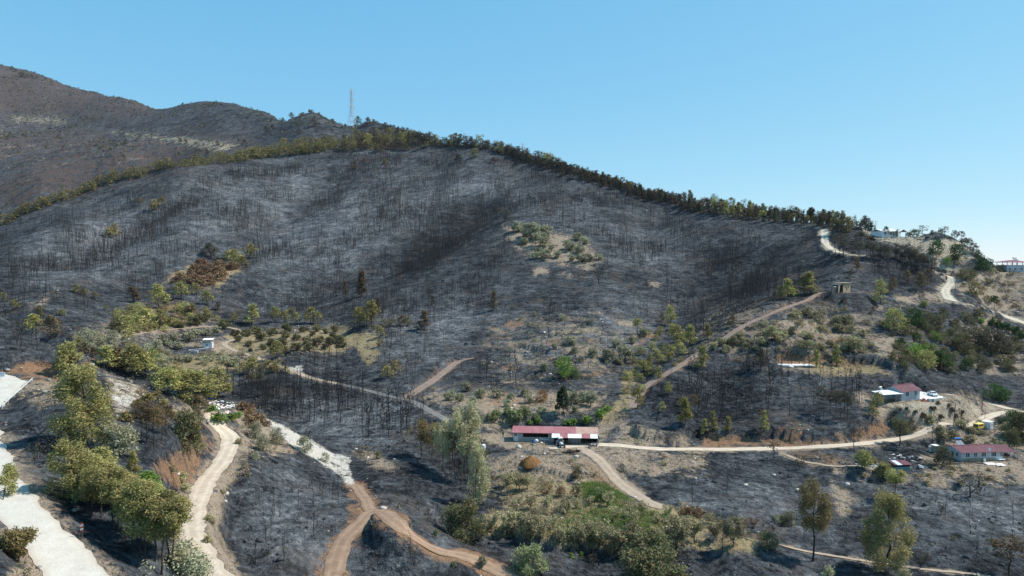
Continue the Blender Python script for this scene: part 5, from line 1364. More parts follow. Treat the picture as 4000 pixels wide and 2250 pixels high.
# ------------------------------------------------------------------ foliage, bark and charcoal
def foliage(name, lo, hi, dry=None, trans=.25):
    m, nt, b, out = new_mat(name); k = NT(nt)
    geo = k.n("ShaderNodeNewGeometry"); oi = k.n("ShaderNodeObjectInfo")
    r = geo.outputs["Random Per Island"]
    g = 1.0 if 'conifer' in name else 1.35 if 'green' in name.split('_')[0] else 1.0 if 'pale_euc' in name else 1.9 if name in ('pine_needles', 'olive_leaves') else 1.8
    lo, hi = (tuple(min(.62, x * g) for x in q) for q in (lo, hi))
    if dry: dry = tuple(min(.6, x * g) for x in dry)
    c = k.mix(r, lo, hi)
    if dry: c = k.mix(k.mr(k.noise(geo.outputs["Position"], .45, 3, .6), .48, .66, 0, .85), c, dry)
    hv = k.n("ShaderNodeHueSaturation"); k.L(c, hv.inputs["Color"])
    k.L(k.mr(oi.outputs["Random"], 0, 1, .488, .512), hv.inputs["Hue"]); k.L(k.mr(oi.outputs["Random"], 0, 1, .72, 1.22), hv.inputs["Value"])
    nt.nodes.remove(b)
    d = k.n("ShaderNodeBsdfDiffuse"); t = k.n("ShaderNodeBsdfTranslucent"); mx = k.n("ShaderNodeMixShader"); mx.inputs[0].default_value = trans
    k.L(hv.outputs[0], d.inputs[0]); k.L(hv.outputs[0], t.inputs[0]); k.L(d.outputs[0], mx.inputs[1]); k.L(t.outputs[0], mx.inputs[2]); k.L(mx.outputs[0], out.inputs[0])
    return m
F = {
 'pine': foliage('pine_needles', (.108, .106, .038), (.235, .215, .082), (.215, .175, .075)),
 'ridge': foliage('ridge_pine_needles', (.115, .108, .036), (.225, .20, .072), (.16, .125, .06)),
 'green': foliage('green_needles', (.030, .060, .022), (.065, .105, .035)),
 'bright': foliage('bright_leaves', (.075, .13, .025), (.14, .20, .045)),
 'scorch': foliage('scorched_needles', (.060, .045, .026), (.14, .098, .052), (.045, .036, .028)),
 'darkscorch': foliage('singed_dark_needles', (.030, .030, .024), (.072, .064, .044), (.095, .070, .04)),
 'olive': foliage('olive_leaves', (.125, .130, .080), (.23, .225, .150), (.20, .165, .10)),
 'euca': foliage('pale_eucalyptus_leaves', (.42, .375, .185), (.68, .63, .39), (.46, .36, .19)),
 'eucao': foliage('ochre_eucalyptus_leaves', (.112, .091, .037), (.215, .172, .076), (.155, .11, .05)),
 'dark': foliage('dark_conifer_needles', (.018, .030, .014), (.042, .062, .030)),
 'fruit': foliage('fruit_leaves', (.140, .128, .068), (.25, .222, .125), (.17, .125, .08)),
 'brown': foliage('withered_leaves', (.105, .068, .040), (.19, .125, .075), (.13, .08, .045)),
 'rust': foliage('rust_brown_leaves', (.16, .085, .028), (.25, .14, .05)),
 'bush': foliage('dark_bush_leaves', (.050, .054, .026), (.115, .108, .055), (.12, .085, .045)),
 'globe': foliage('grey_green_leaves', (.090, .100, .045), (.17, .175, .09)),
 'garden': foliage('garden_leaves', (.085, .130, .036), (.18, .225, .085), (.20, .185, .085)),
 'grassg': foliage('fresh_grass_blades', (.085, .125, .03), (.15, .175, .06)),
 'drygrass': foliage('dry_grass_blades', (.22, .17, .10), (.36, .285, .17), (.17, .13, .08)),
}
M['bark'] = simple('pine_bark', (.075, .052, .038), (.045, .034, .028), .95, 1.5, bump=.03)
M['pale_bark'] = simple('eucalyptus_bark', (.20, .145, .11), (.12, .085, .065), .9, 1.2)
M['char_bark'] = simple('charred_bark', (.018, .017, .017), (.034, .032, .031), .95, 2.)

# ------------------------------------------------------------------ tree patterns
def leaf_mesh(name, cen, rad, nleaf, size, mat, rg, shell=.55, squash=.8, up=0., extra=None):
    """leaf-sized faces gathered in clumps; cen (n,3), rad (n,)"""
    n = len(cen); w = rad ** 2; cnt = rg.multinomial(nleaf, w / w.sum())
    idx = np.repeat(np.arange(n), cnt); m = len(idx)
    d = rg.normal(size=(m, 3)); d /= np.linalg.norm(d, axis=1)[:, None]
    r = rg.uniform(shell ** 3, 1, m) ** (1 / 3)
    p = cen[idx] + d * (r * rad[idx] * (1 + .25 * rg.normal(size=m)))[:, None] * np.array([1, 1, squash])
    a = rg.normal(size=(m, 3)); a[:, 2] *= .6; a /= np.linalg.norm(a, axis=1)[:, None]
    b = np.cross(a, rg.normal(size=(m, 3)) + np.array([0, 0, .7]) * rg.choice([-1, 1], m)[:, None]); b /= np.linalg.norm(b, axis=1)[:, None]
    s = size * rg.uniform(.55, 1.35, m)
    a *= (s * rg.uniform(.7, 1.3, m))[:, None]; b *= (s * .42)[:, None]
    co = np.stack([p - a, p - b * .9 - a * .1, p + a, p + b], 1).reshape(-1, 3)
    return co, m

def quads_to_mesh(name, co, nq, mat):
    me = bpy.data.meshes.new(name); me.vertices.add(len(co)); me.vertices.foreach_set("co", co.astype(np.float32).ravel())
    me.loops.add(nq * 4); me.loops.foreach_set("vertex_index", np.arange(nq * 4, dtype=np.int32))
    me.polygons.add(nq); me.polygons.foreach_set("loop_start", np.arange(0, nq * 4, 4, dtype=np.int32)); me.update(calc_edges=True)
    me.materials.append(mat); return me

def limb(mb, p, q, r0, r1, rg, n=5, seg=3, wob=.06):
    p = np.array(p, float); q = np.array(q, float); L = np.linalg.norm(q - p); pts = [p]
    for i in range(1, seg): pts.append(p + (q - p) * i / seg + rg.normal(size=3) * L * wob)
    pts.append(q); rs = [r0 + (r1 - r0) * i / seg for i in range(seg + 1)]
    mb.path(pts, rs, n)
    return pts

# form: height, width, crown start, clumps, clump size, profile
FORMS = {
 'pine':   dict(h=8.0, w=5.4, c0=.25, n=26, cr=.20, prof=lambda t: .55 + .45 * math.sin(math.pi * min(1, t * .9 + .25)) - .45 * max(0, t - .55), leaf=.30, tr=.14),
 'tall':   dict(h=11.0, w=5.0, c0=.54, n=20, cr=.20, prof=lambda t: .75 + .35 * math.sin(math.pi * t) - .4 * max(0, t - .6), leaf=.30, tr=.15),
 'cone':   dict(h=8.0, w=4.0, c0=.12, n=24, cr=.20, prof=lambda t: 1.05 - .85 * t, leaf=.28, tr=.13),
 'olive':  dict(h=4.0, w=4.4, c0=.28, n=16, cr=.21, prof=lambda t: math.sqrt(max(.05, 1 - (t - .35) ** 2 * 1.6)), leaf=.27, tr=.13),
 'euca':   dict(h=16.0, w=6.6, c0=.42, n=22, cr=.19, prof=lambda t: .55 + .55 * math.sin(math.pi * (t * .85 + .1)), leaf=.34, tr=.22),
 'eucafull': dict(h=16.0, w=8.0, c0=.10, n=42, cr=.15, prof=lambda t: .75 + .35 * math.sin(math.pi * (t + .1)) - .55 * max(0, t - .5), leaf=.34, tr=.24),
 'fruit':  dict(h=4.6, w=4.6, c0=.30, n=20, cr=.15, prof=lambda t: .45 + .6 * t - .25 * max(0, t - .7), leaf=.22, tr=.10),
 'shrub':  dict(h=1.7, w=2.4, c0=.0, n=12, cr=.26, prof=lambda t: math.sqrt(max(.05, 1 - t * t)), leaf=.17, tr=.05),
 'globe':  dict(h=5.0, w=5.6, c0=.0, n=30, cr=.20, prof=lambda t: math.sqrt(max(.08, 1 - (t - .35) ** 2 * 2.0)), leaf=.24, tr=.12),
 'belt':   dict(h=7.0, w=6.2, c0=.0, n=26, cr=.20, prof=lambda t: 1.0 - .55 * t * t, leaf=.32, tr=.14),
 'layered': dict(h=8.0, w=5.0, c0=.08, n=26, cr=.17, prof=lambda t: 1.0 - .6 * t, leaf=.26, tr=.13),
}
def tree_pattern(form, mat, seed, dens=900, bark='bark', leafk=1.0):
    f = FORMS[form]; rg = np.random.RandomState(seed); h, w = f['h'], f['w']
    mb = MB(); lean = rg.normal(size=2) * h * .03
    top = np.array([lean[0], lean[1], h * .93])
    if form in ('olive', 'fruit', 'shrub', 'globe'):
        ns = {'olive': 3, 'fruit': 5, 'shrub': 4, 'globe': 4}[form]; fork = np.array([lean[0] * .3, lean[1] * .3, h * (.16 if form != 'shrub' else .04)])
        limb(mb, (0, 0, -.4), fork, f['tr'] * 1.2, f['tr'], rg, 6, 2)
        trunk_pts = [fork]
        for i in range(ns):
            a = 2 * math.pi * (i + rg.rand() * .6) / ns; q = np.array([math.cos(a) * w * .30, math.sin(a) * w * .30, h * rg.uniform(.62, .85)])
            trunk_pts += limb(mb, fork, q, f['tr'] * .6, f['tr'] * .22, rg, 5, 3)[1:]
    else:
        trunk_pts = limb(mb, (0, 0, -.5), top, f['tr'] * 1.15, f['tr'] * .18, rg, 6, 6, .012)
    cen, rad = [], []
    for i in range(f['n']):
        t = (i + rg.rand()) / f['n']; z = h * (f['c0'] + (1 - f['c0']) * (.04 + .9 * t)); R = w / 2 * f['prof'](t)
        a = rg.rand() * 2 * math.pi; q = R * (.30 + .62 * math.sqrt(rg.rand())); cr = w * f['cr'] * rg.uniform(.7, 1.25)
        q = max(0, min(q, R * 1.12 - cr * .6))
        cen.append((lean[0] * z / h + q * math.cos(a), lean[1] * z / h + q * math.sin(a), min(z, h - cr * .6))); rad.append(cr)
    cen = np.array(cen); rad = np.array(rad)
    # limbs reach for the clumps
    for c in cen[::1 if form in ('fruit', 'tall', 'euca') else 2]:
        cand = [p for p in trunk_pts if p[2] < c[2] - .02 * h] or [trunk_pts[0]]
        s = min(cand, key=lambda p: np.linalg.norm((np.array(p) - c) * np.array([1, 1, .8])))
        limb(mb, s, c, f['tr'] * .32, f['tr'] * .07, rg, 4, 2, .05)
    if form in ('tall', 'pine', 'euca', 'eucafull'):     # dead lower branches
        for i in range(12 if form == 'tall' else 6):
            z = h * rg.uniform(.18, f['c0'] + .1); a = rg.rand() * 6.28; L = w * rg.uniform(.15, .34)
            s = np.array([lean[0] * z / h, lean[1] * z / h, z]); limb(mb, s, s + np.array([math.cos(a) * L, math.sin(a) * L, rg.uniform(-.1, .25) * L]), f['tr'] * .2, .015, rg, 3, 2)
    if form == 'fruit':
        for i in range(26):
            s = np.array(trunk_pts[rg.randint(len(trunk_pts))]); a = rg.rand() * 6.28; L = h * rg.uniform(.18, .34)
            limb(mb, s, s + np.array([math.cos(a) * L * .7, math.sin(a) * L * .7, L * rg.uniform(.3, .9)]), .022, .008, rg, 3, 2)
    sq = 1.35 if form in ('euca', 'eucafull') else (.55 if form == 'layered' else .82)
    co, m = leaf_mesh('crown', cen, rad, dens, f['leaf'] * leafk, mat, rg, squash=sq)
    co[:, 2] = np.maximum(co[:, 2], .05)
    return mb, co, m

PAT = {}
def pattern(form, mat, seed, dens, leafk=1., bark='bark', single=False):
    key = (form, mat, seed, dens, leafk, bark, single)
    if key in PAT: return PAT[key]
    mb, co, m = tree_pattern(form, F[mat], seed * 7 + len(form), dens, bark, leafk)
    if single:
        n0 = len(mb.v); mb.v += [tuple(c) for c in co]; mb.f += [(n0 + 4 * i, n0 + 4 * i + 1, n0 + 4 * i + 2, n0 + 4 * i + 3) for i in range(m)]; mb.m += [1] * m
        PAT[key] = (mb.mesh('tree', [M[bark], F[mat]]), None)
    else:
        PAT[key] = (mb.mesh('trunk', M[bark]), quads_to_mesh('crown', co, m, F[mat]))
    return PAT[key]

TR = random.Random(99)
DEFER = {}
def plant(name, cat, px, hpx, form, mat, label, group=None, wk=None, seeds=4, bark='bark', dens=None, lean=(0, 0), dmin=0., coords=None):
    """plant a tree at the ground under a frame pixel; hpx = its height in frame pixels; wk = width/height"""
    p = coords if coords is not None else ground(px[0], px[1], dmin)
    h = hpx * mpp(p) * 1.04; f = FORMS[form]
    rpx = hpx * .3975                                      # height in the final picture
    d = dens or (9500 if rpx > 70 else 5000 if rpx > 42 else 2200 if rpx > 26 else 800 if rpx > 15 else 360)
    if form in ('fruit',): d = int(d * .95)
    if form in ('eucafull', 'globe', 'olive'): d = int(d * 1.7)
    if form == 'tall' and mat in ('darkscorch', 'scorch'): d = int(d * .38)
    lk = .62 if rpx > 70 else .72 if rpx > 42 else .95 if rpx > 26 else 1.2 if rpx > 15 else 1.55
    if name in ('pine_tree', 'shrub') and coords is None:
        DEFER.setdefault(name, []).append((hpx, dict(name=name, cat=cat, px=px, hpx=hpx, form=form, mat=mat, label=label, group=group, wk=wk, seeds=seeds, bark=bark, dens=dens, lean=lean, dmin=dmin, coords=p))); return None
    s = h / f['h']; sw = s if wk is None else wk * h / f['w']
    rz = TR.uniform(0, 6.28); sv = TR.randrange(seeds)
    single = hpx < 17 and name != 'olive_tree'
    tm, cm = pattern(form, mat, sv, d, lk, bark, single)
    if single:
        o = bpy.data.objects.new(name, tm); COL.objects.link(o); tag(o, label, cat, group)
    else:
        o = thing(name, label, cat, p, 0, group); part('trunk', tm, o); part('crown', cm, o)
    if form == 'belt' or hpx < 34: p = p - Vector((0, 0, .10 * h))
    o.location = p; o.scale = (sw, sw, s); o.rotation_euler = (lean[0], lean[1], rz)
    return o

ORD = ['first', 'second', 'third', 'fourth', 'fifth', 'sixth', 'seventh', 'eighth', 'ninth', 'tenth', 'eleventh', 'twelfth', 'thirteenth', 'fourteenth', 'fifteenth', 'sixteenth']
def stand(name, cat, tile, items, form, mat, what, where, wk=None, group=None, **kw):
    """a row or stand of like trees: items = (x, y, height) on a survey sheet"""
    items = sorted(items, key=lambda q: q[0])
    for i, q in enumerate(items):
        if len(items) == 1: lab = f"{what} {where}"
        elif len(items) <= 16: lab = f"{ORD[i]} {cat} from the left {where}"
        else: lab = f"{what} {where}"
        plant(name, cat, W(tile, q[0], q[1]), q[2] * (.3335 if tile else 1.), q[3] if len(q) > 3 else form, q[4] if len(q) > 4 else mat, lab, group or f"{what}{'es' if what.endswith(('sh', 's')) else 's'} {where}", wk=wk, **kw)

def in_poly(x, y, pts):
    ins = False; n = len(pts)
    for k in range(n):
        (ax, ay), (bx, by) = pts[k], pts[(k + 1) % n]
        if (ay > y) != (by > y) and x < (bx - ax) * (y - ay) / (by - ay) + ax: ins = not ins
    return ins
def sprinkle(poly, n, gap, seed, hr, vy=1.0):
    rg = random.Random(seed); out = []; xs = [p[0] for p in poly]; ys = [p[1] for p in poly]; tries = 0
    while len(out) < n and tries < n * 60:
        tries += 1; x, y = rg.uniform(min(xs), max(xs)), rg.uniform(min(ys), max(ys))
        if not in_poly(x, y, poly): continue
        if any((x - q[0]) ** 2 + ((y - q[1]) * 1.8) ** 2 < gap * gap for q in out): continue
        out.append((x, y, rg.uniform(*hr)))
    return out
def along(pts, n, seed, hr, jx=6, jy=6):
    rg = random.Random(seed); a = np.array(pts, float); cum = np.concatenate([[0], np.cumsum(np.hypot(*np.diff(a, axis=0).T))]); out = []
    for i in range(n):
        t = (i + rg.uniform(.1, .9)) / n * cum[-1]
        out.append((float(np.interp(t, cum, a[:, 0])) + rg.uniform(-jx, jx), float(np.interp(t, cum, a[:, 1])) + rg.uniform(-jy, jy), rg.uniform(*hr)))
    return out

# ---- left foreground
plant('pine_tree', 'pine', W(6, 640, 490), 205, 'eucafull', 'pine', 'largest olive-green pine, alone above the burnt scrub slope', wk=.62, seeds=1)
plant('pine_tree', 'pine', W(6, 578, 900), 158, 'eucafull', 'pine', 'broad pine with leaning trunk at the upper end of the roadside grove', wk=.70, lean=(0, .10))
grove = [(690,1000,380),(850,1095,460),(905,1115,430),(950,1170,430),(1000,1225,470),(1055,1315,560),(1092,1345,480),(1130,1205,480),(1165,1335,490),(1217,1435,600),(1265,1350,480),(1302,1392,520),(760,1010,330),(1020,1120,400)]
hill_grove = [(640,830,330),(700,870,330),(770,900,320),(820,940,330),(900,940,300),(960,960,300),(1010,900,220),(880,840,220)]
grove = [q + (('euca', 'pine') if i % 2 == 0 else ()) for i, q in enumerate(grove)]
stand('pine_tree', 'pine', 6, grove, 'tall', 'pine', 'slender pine with bare lower trunk', 'in the roadside grove between the two pale roads', wk=.46, group='pines of the roadside grove')
stand('pine_tree', 'pine', 6, hill_grove, 'pine', 'pine', 'bushy pine', 'on the uphill side of the roadside grove', wk=.75)
plant('pine_tree', 'pine', W(6, 1110, 900), 80, 'pine', 'bright', 'bright green pine crown in the middle of the roadside grove', wk=.9)
plant('pine_tree', 'pine', W(6, 770, 760), 92, 'pine', 'pine', 'dense pine behind the leaning pine of the roadside grove', wk=.75)
plant('pine_tree', 'pine', W(6, 1010, 700), 66, 'cone', 'pine', 'thin pale pine on the slope above the roadside grove', wk=.5)
plant('shrub', 'shrub', W(6, 880, 520), 72, 'globe', 'olive', 'pale olive-green bush at the foot of the largest pine', wk=1.2)
plant('shrub', 'shrub', W(6, 1400, 490), 92, 'globe', 'bush', 'half scorched bush on the bank above the dirt track bend', wk=.85)
plant('shrub', 'shrub', W(6, 1500, 520), 46, 'globe', 'olive', 'small pale bush at the edge of the dirt track cutting', wk=.7)
stand('pine_tree', 'pine', 6, [(1105,440,300),(1165,490,320),(1215,450,300),(1070,400,240),(1250,400,220)], 'tall', 'scorch', 'thin scorched pine', 'with bare stems above the dirt track bend', wk=.5)
plant('pine_tree', 'pine', W(6, 20, 880), 95, 'pine', 'pine', 'pine leaning far over the edge of the concrete road', wk=.55, lean=(.1, .62))
plant('shrub', 'shrub', W(6, 140, 1335), 78, 'olive', 'eucao', 'olive and ochre bush tree on the lower left verge', wk=.9)
plant('shrub', 'shrub', W(6, 1420, 1500), 100, 'globe', 'olive', 'large olive bush at the bottom edge beside the dirt track', wk=1.0)
stand('shrub', 'shrub', 6, [(1930,405,115),(1985,495,115),(2085,450,115),(2300,515,125),(2450,590,80),(1845,640,65),(1930,570,70)], 'globe', 'olive', 'pale shrub', 'on the chalky fill slope right of the dirt track', wk=.85)
stand('shrub', 'shrub', 6, [(1600,205,50),(1655,285,75),(1740,270,50),(1800,250,45)], 'shrub', 'bright', 'fresh green shrub', 'beside the pale rubble tip', wk=1.5)
stand('shrub', 'shrub', 6, sprinkle([(1780,150),(1960,240),(2100,400),(1900,330)], 9, 45, 3, (40, 70)), 'shrub', 'brown', 'rusty dry shrub', 'on the spur end behind the rubble tip', wk=1.5)
stand('shrub', 'shrub', 4, [(1180,1260,50),(1110,1290,70),(1230,1330,60),(1040,1330,60),(1150,1400,80),(960,1440,80),(1290,1410,70),(1420,1440,60)], 'shrub', 'eucao', 'ochre dry shrub', 'on the upper spur behind the largest pine', wk=1.4)
stand('shrub', 'shrub', 6, [(1290,660,50),(1370,730,70),(1390,810,60),(1580,1030,50),(1600,1060,40),(1570,1190,50),(1680,830,40),(1800,450,40)], 'shrub', 'fruit', 'dry grass-coloured shrub', 'along the dirt track verges', wk=1.4)
# grove on the spur edge
stand('pine_tree', 'pine', 4, [(1270,1240,200),(1350,1255,225),(1480,1330,270),(1650,1262,215),(1560,1300,190),(1420,1200,150),(1500,1390,150,'pine','scorch'),(1200,1180,150)], 'pine', 'pine', 'bushy olive pine', 'at the crest of the left spur', wk=.95)
plant('pine_tree', 'pine', W(4, 515, 1100), 84, 'pine', 'pine', 'dark olive pine rooted on the orange cut bank', wk=.8)
stand('pine_tree', 'pine', 4, [(1000,1105,240),(1085,1110,190),(1150,1080,170),(950,1060,150),(1200,960,90),(1060,1010,120),(810,1045,180,'cone','pine'),(870,1065,175,'cone','scorch'),(905,1010,130,'cone','scorch')], 'pine', 'pine', 'olive pine', 'in the hollow behind the left spur', wk=.85)
plant('pine_tree', 'pine', W(4, 1150, 1015), 40, 'pine', 'bright', 'small bright green pine in the hollow behind the spur', wk=.9)
stand('pine_tree', 'pine', 4, [(580,1000,90),(590,880,80),(640,930,100,'pine','scorch'),(700,960,90,'pine','scorch'),(530,960,110)], 'pine', 'ridge', 'half scorched pine', 'behind the orange cut bank', wk=.9)
# left middle distance
stand('pine_tree', 'pine', 4, [(20,540,80),(110,600,90),(250,775,140),(380,815,170,'pine','scorch'),(310,645,85,'olive','bush'),(460,645,60,'olive','pine'),(575,475,80),(637,495,65),(716,515,55),(1010,545,120,'cone','scorch'),(800,600,40)], 'pine', 'ridge', 'scattered pine', 'on the burnt slope at far left', wk=.9)
stand('pine_tree', 'pine', 4, [(1200,595,185),(1250,600,90),(1370,525,140),(1480,485,95),(1560,565,115),(1420,470,70)], 'pine', 'pine', 'olive pine', 'below the rusty brush patch on the slope', wk=.8)
stand('pine_tree', 'pine', 4, [(1770,275,130),(1830,280,95),(1885,215,110),(1715,230,80),(1900,160,50)], 'pine', 'ridge', 'bushy pine', 'at the upper edge of the rusty brush patch', wk=1.0)
stand('pine_tree', 'pine', 4, [(1590,215,120),(1555,190,90),(1640,250,60)], 'pine', 'darkscorch', 'scorched dark pine', 'above the rusty brush patch', wk=.8)
stand('shrub', 'shrub', 4, sprinkle([(1300,390),(1480,265),(1760,290),(1600,430),(1400,400)], 26, 45, 5, (38, 65)), 'shrub', 'brown', 'rusty brown shrub', 'in the unburnt brush patch on the slope', wk=1.5)
stand('pine_tree', 'pine', 4, [(2080,695,115),(2150,690,95),(2205,660,85),(2232,705,95),(2340,705,125),(2392,705,100),(1765,695,85),(1895,705,150,'cone','pine'),(1640,605,75,'cone','scorch')], 'pine', 'ridge', 'olive pine', 'at the foot of the burnt slope above the orchard', wk=.8)
stand('pine_tree', 'pine', 4, [(950,795,150),(960,850,110),(1085,755,165),(1215,725,130),(1060,650,70),(870,760,90,'olive','bush'),(1010,790,80)], 'pine', 'pine', 'bushy pine', 'beside the hill track left of the hut', wk=.95)
stand('shrub', 'shrub', 4, [(1290,705,65),(1372,735,50),(1462,715,70),(1505,705,72),(1690,742,75),(1540,690,50),(1180,730,60),(1430,640,80,'olive','scorch'),(1350,700,45)], 'olive', 'bush', 'brown-green bush', 'on the bank above the hill track', wk=1.2)
stand('olive_tree', 'olive tree', 4, [(1180,885,65),(1260,875,62),(1312,835,65),(1350,895,60),(1425,835,72),(1470,805,62),(1560,790,55),(1640,770,50),(1235,830,50)], 'olive', 'olive', 'grey-green olive', 'on the burnt terrace behind the hut', wk=1.2)
stand('olive_tree', 'olive tree', 4, sprinkle([(1740,795),(1960,765),(2560,745),(2576,890),(2300,915),(2150,925),(1900,905),(1760,850)], 40, 72, 12, (42, 66)), 'olive', 'bush', 'dusty olive tree', 'in the orchard right of the hill track', wk=1.2)
plant('pine_tree', 'pine', W(4, 2090, 975), 46, 'pine', 'pine', 'tall pine standing at the lower edge of the orchard', wk=.85)
stand('olive_tree', 'olive tree', 4, [(1270,1005,52),(1345,995,42),(1420,995,52),(1540,1005,62),(1600,985,45),(1680,1005,62),(1755,1025,72)], 'olive', 'olive', 'small olive', 'on the straw-coloured terrace below the hut', wk=1.1)
stand('pine_tree', 'pine', 4, [(1900,1085,125),(2025,1085,110),(2070,1075,90),(1960,1145,80),(2160,1075,60),(1830,1060,70),(1880,1160,80,'pine','scorch')], 'pine', 'ridge', 'low bushy pine', 'below the straw-coloured terrace', wk=1.0)
# middle: hillside clearings
stand('pine_tree', 'pine', 5, [(140,725,145),(228,725,195),(320,735,80),(382,725,75),(452,725,100,'pine','scorch'),(502,725,85),(628,755,150,'cone','scorch'),(300,815,100),(290,885,80),(245,760,60)], 'pine', 'ridge', 'olive pine', 'at the foot of the big burnt slope', wk=.75)
stand('pine_tree', 'pine', 5, [(155,505,200),(1150,605,155),(280,640,130),(690,560,80),(30,500,120)], 'cone', 'scorch', 'reddish scorched pine', 'standing on the big burnt slope', wk=.42)
stand('pine_tree', 'pine', 5, [(350,1115,100),(402,1085,105),(330,1060,60)], 'pine', 'eucao', 'ochre pine', 'above the gravel road bend', wk=1.0)
ol = [(1340,1170,80),(1430,1222,115),(1380,1262,52),(1500,1282,105),(1550,1200,85),(1490,1342,62),(1460,1372,55),(1540,1372,75),(1720,1312,82),(1790,1332,75),(1780,1232,62),(1830,1262,62),(1632,1362,52),(1735,1392,52),(1820,1402,72),(1870,1392,62),(1940,1382,52),(1582,1312,52),(1470,1230,70),(1400,1200,60)]
stand('olive_tree', 'olive tree', 2, ol, 'olive', 'olive', 'pale olive tree', 'in the clearing high on the burnt slope', wk=1.15)
stand('olive_tree', 'olive tree', 5, [(1732,865,75),(1892,955,72),(1612,895,52),(2012,975,92),(2072,885,62),(2142,975,105),(2202,855,62),(2282,795,62),(1762,925,52),(2090,1010,60)], 'olive', 'olive', 'scattered olive', 'on the lower burnt terraces', wk=1.05)
stand('pine_tree', 'pine', 5, [(2232,785,120,'tall','pine'),(2482,725,155),(2420,690,70,'pine','darkscorch')], 'pine', 'pine', 'single pine', 'near the top of the gully', wk=.6)
plant('broadleaf_tree', 'tree', W(5, 1685, 1095), 47, 'globe', 'bright', 'bright yellow-green round tree on the dark terrace', wk=1.05)
plant('broadleaf_tree', 'tree', W(5, 1772, 1115), 27, 'globe', 'globe', 'duller bush beside the bright yellow-green tree', wk=.9)
plant('broadleaf_tree', 'tree', W(5, 1535, 1065), 24, 'olive', 'olive', 'small olive left of the bright yellow-green tree', wk=.9)
orch = [(940,1217,82),(1045,1262,82),(1170,1262,75),(815,1282,82),(890,1292,72),(1000,1302,52),(1280,1282,62),(1250,1332,62),(1385,1252,62),(1412,1302,75),(1775,1312,100),(1880,1322,105),(1510,1385,62),(1770,1372,55),(1840,1290,80),(1720,1280,70)]
stand('olive_tree', 'olive tree', 5, orch, 'olive', 'olive', 'olive tree', 'in the bare tan orchard behind the barn', wk=.95)
plant('fruit_tree', 'tree', W(5, 1515, 1292), 31, 'globe', 'rust', 'round rust-brown tree in the orchard behind the barn', wk=.95)
stand('olive_tree', 'olive tree', 7, [(1135,285,72),(1165,262,70),(1300,297,105),(1375,250,85),(1330,280,90),(1035,300,60),(1465,265,50),(1250,240,70)], 'olive', 'globe', 'bushy olive', 'directly behind the long barn', wk=1.1)
stand('shrub', 'shrub', 7, [(1750,300,40),(1850,290,50),(1700,300,35),(1960,240,50),(2010,200,40),(1480,290,35),(1420,300,30)], 'shrub', 'bright', 'low green shrub', 'on the bank behind the barn roof', wk=1.7)
plant('cypress_tree', 'conifer', W(5, 1642, 1372), 54, 'cone', 'dark', 'smaller and left of the two near-black conifers behind the barn', wk=.36, dens=1500)
plant('cypress_tree', 'conifer', W(5, 1672, 1387), 72, 'cone', 'dark', 'taller near-black conifer behind the barn', wk=.46, dens=1500)
# gully pines
stand('pine_tree', 'pine', 5, [(2530,865,145),(2420,905,65),(2490,965,105),(2470,985,75),(2280,1065,95),(2330,1000,70),(2380,960,60),(2560,940,100),(2440,940,70)], 'pine', 'pine', 'olive pine', 'lining the gully below the ridge track', wk=.9)
stand('pine_tree', 'pine', 5, [(2235,1345,155),(2420,1375,95),(2470,1245,105),(2560,1335,90)], 'pine', 'ridge', 'olive pine', 'on the dark slope above the gravel pad', wk=.6)
# eucalyptus group left of the barn
for i, (x, y, h, form, mt, wk, lab) in enumerate((
  (603,560,285,'euca','eucao',.55,'ochre eucalyptus, leftmost of the tall group left of the barn'),
  (690,600,300,'euca','eucao',.42,'second ochre eucalyptus in the group left of the barn'),
  (770,655,365,'euca','euca',.34,'slim pale eucalyptus between the ochre pair and the white-green one'),
  (832,700,420,'euca','euca',.40,'leaning pale eucalyptus in front of the whitest crown'),
  (952,752,575,'euca','euca',.36,'tallest whitish green eucalyptus left of the barn'),
  (915,735,400,'tall','scorch',.34,'brown scorched eucalyptus under the tallest whitish crown'),
  (856,692,340,'tall','scorch',.34,'thin scorched tree among the eucalyptus trunks'),
  (1038,912,455,'eucafull','euca',.36,'pale olive eucalyptus standing lower down by the dark hollow'))):
    plant('eucalyptus_tree', 'eucalyptus', W(7, x, y), h * .3335, form, mt, lab, 'eucalyptus trees left of the barn', wk=wk, bark='pale_bark', lean=(0, .02 * (i % 3 - 1)))
plant('broadleaf_tree', 'tree', W(7, 930, 1195), 108, 'globe', 'bush', 'big dark green bushy tree by the garden corner', wk=.92)
stand('shrub', 'shrub', 7, [(275,562,65,'cone','bush'),(712,1145,52),(1060,1378,82,'olive','olive'),(850,1372,36),(1735,1312,42,'shrub','bright'),(1810,1302,36,'shrub','bright'),(990,560,60),(1075,540,60)], 'shrub', 'globe', 'small shrub', 'on the burnt ground left of the garden', wk=.95)
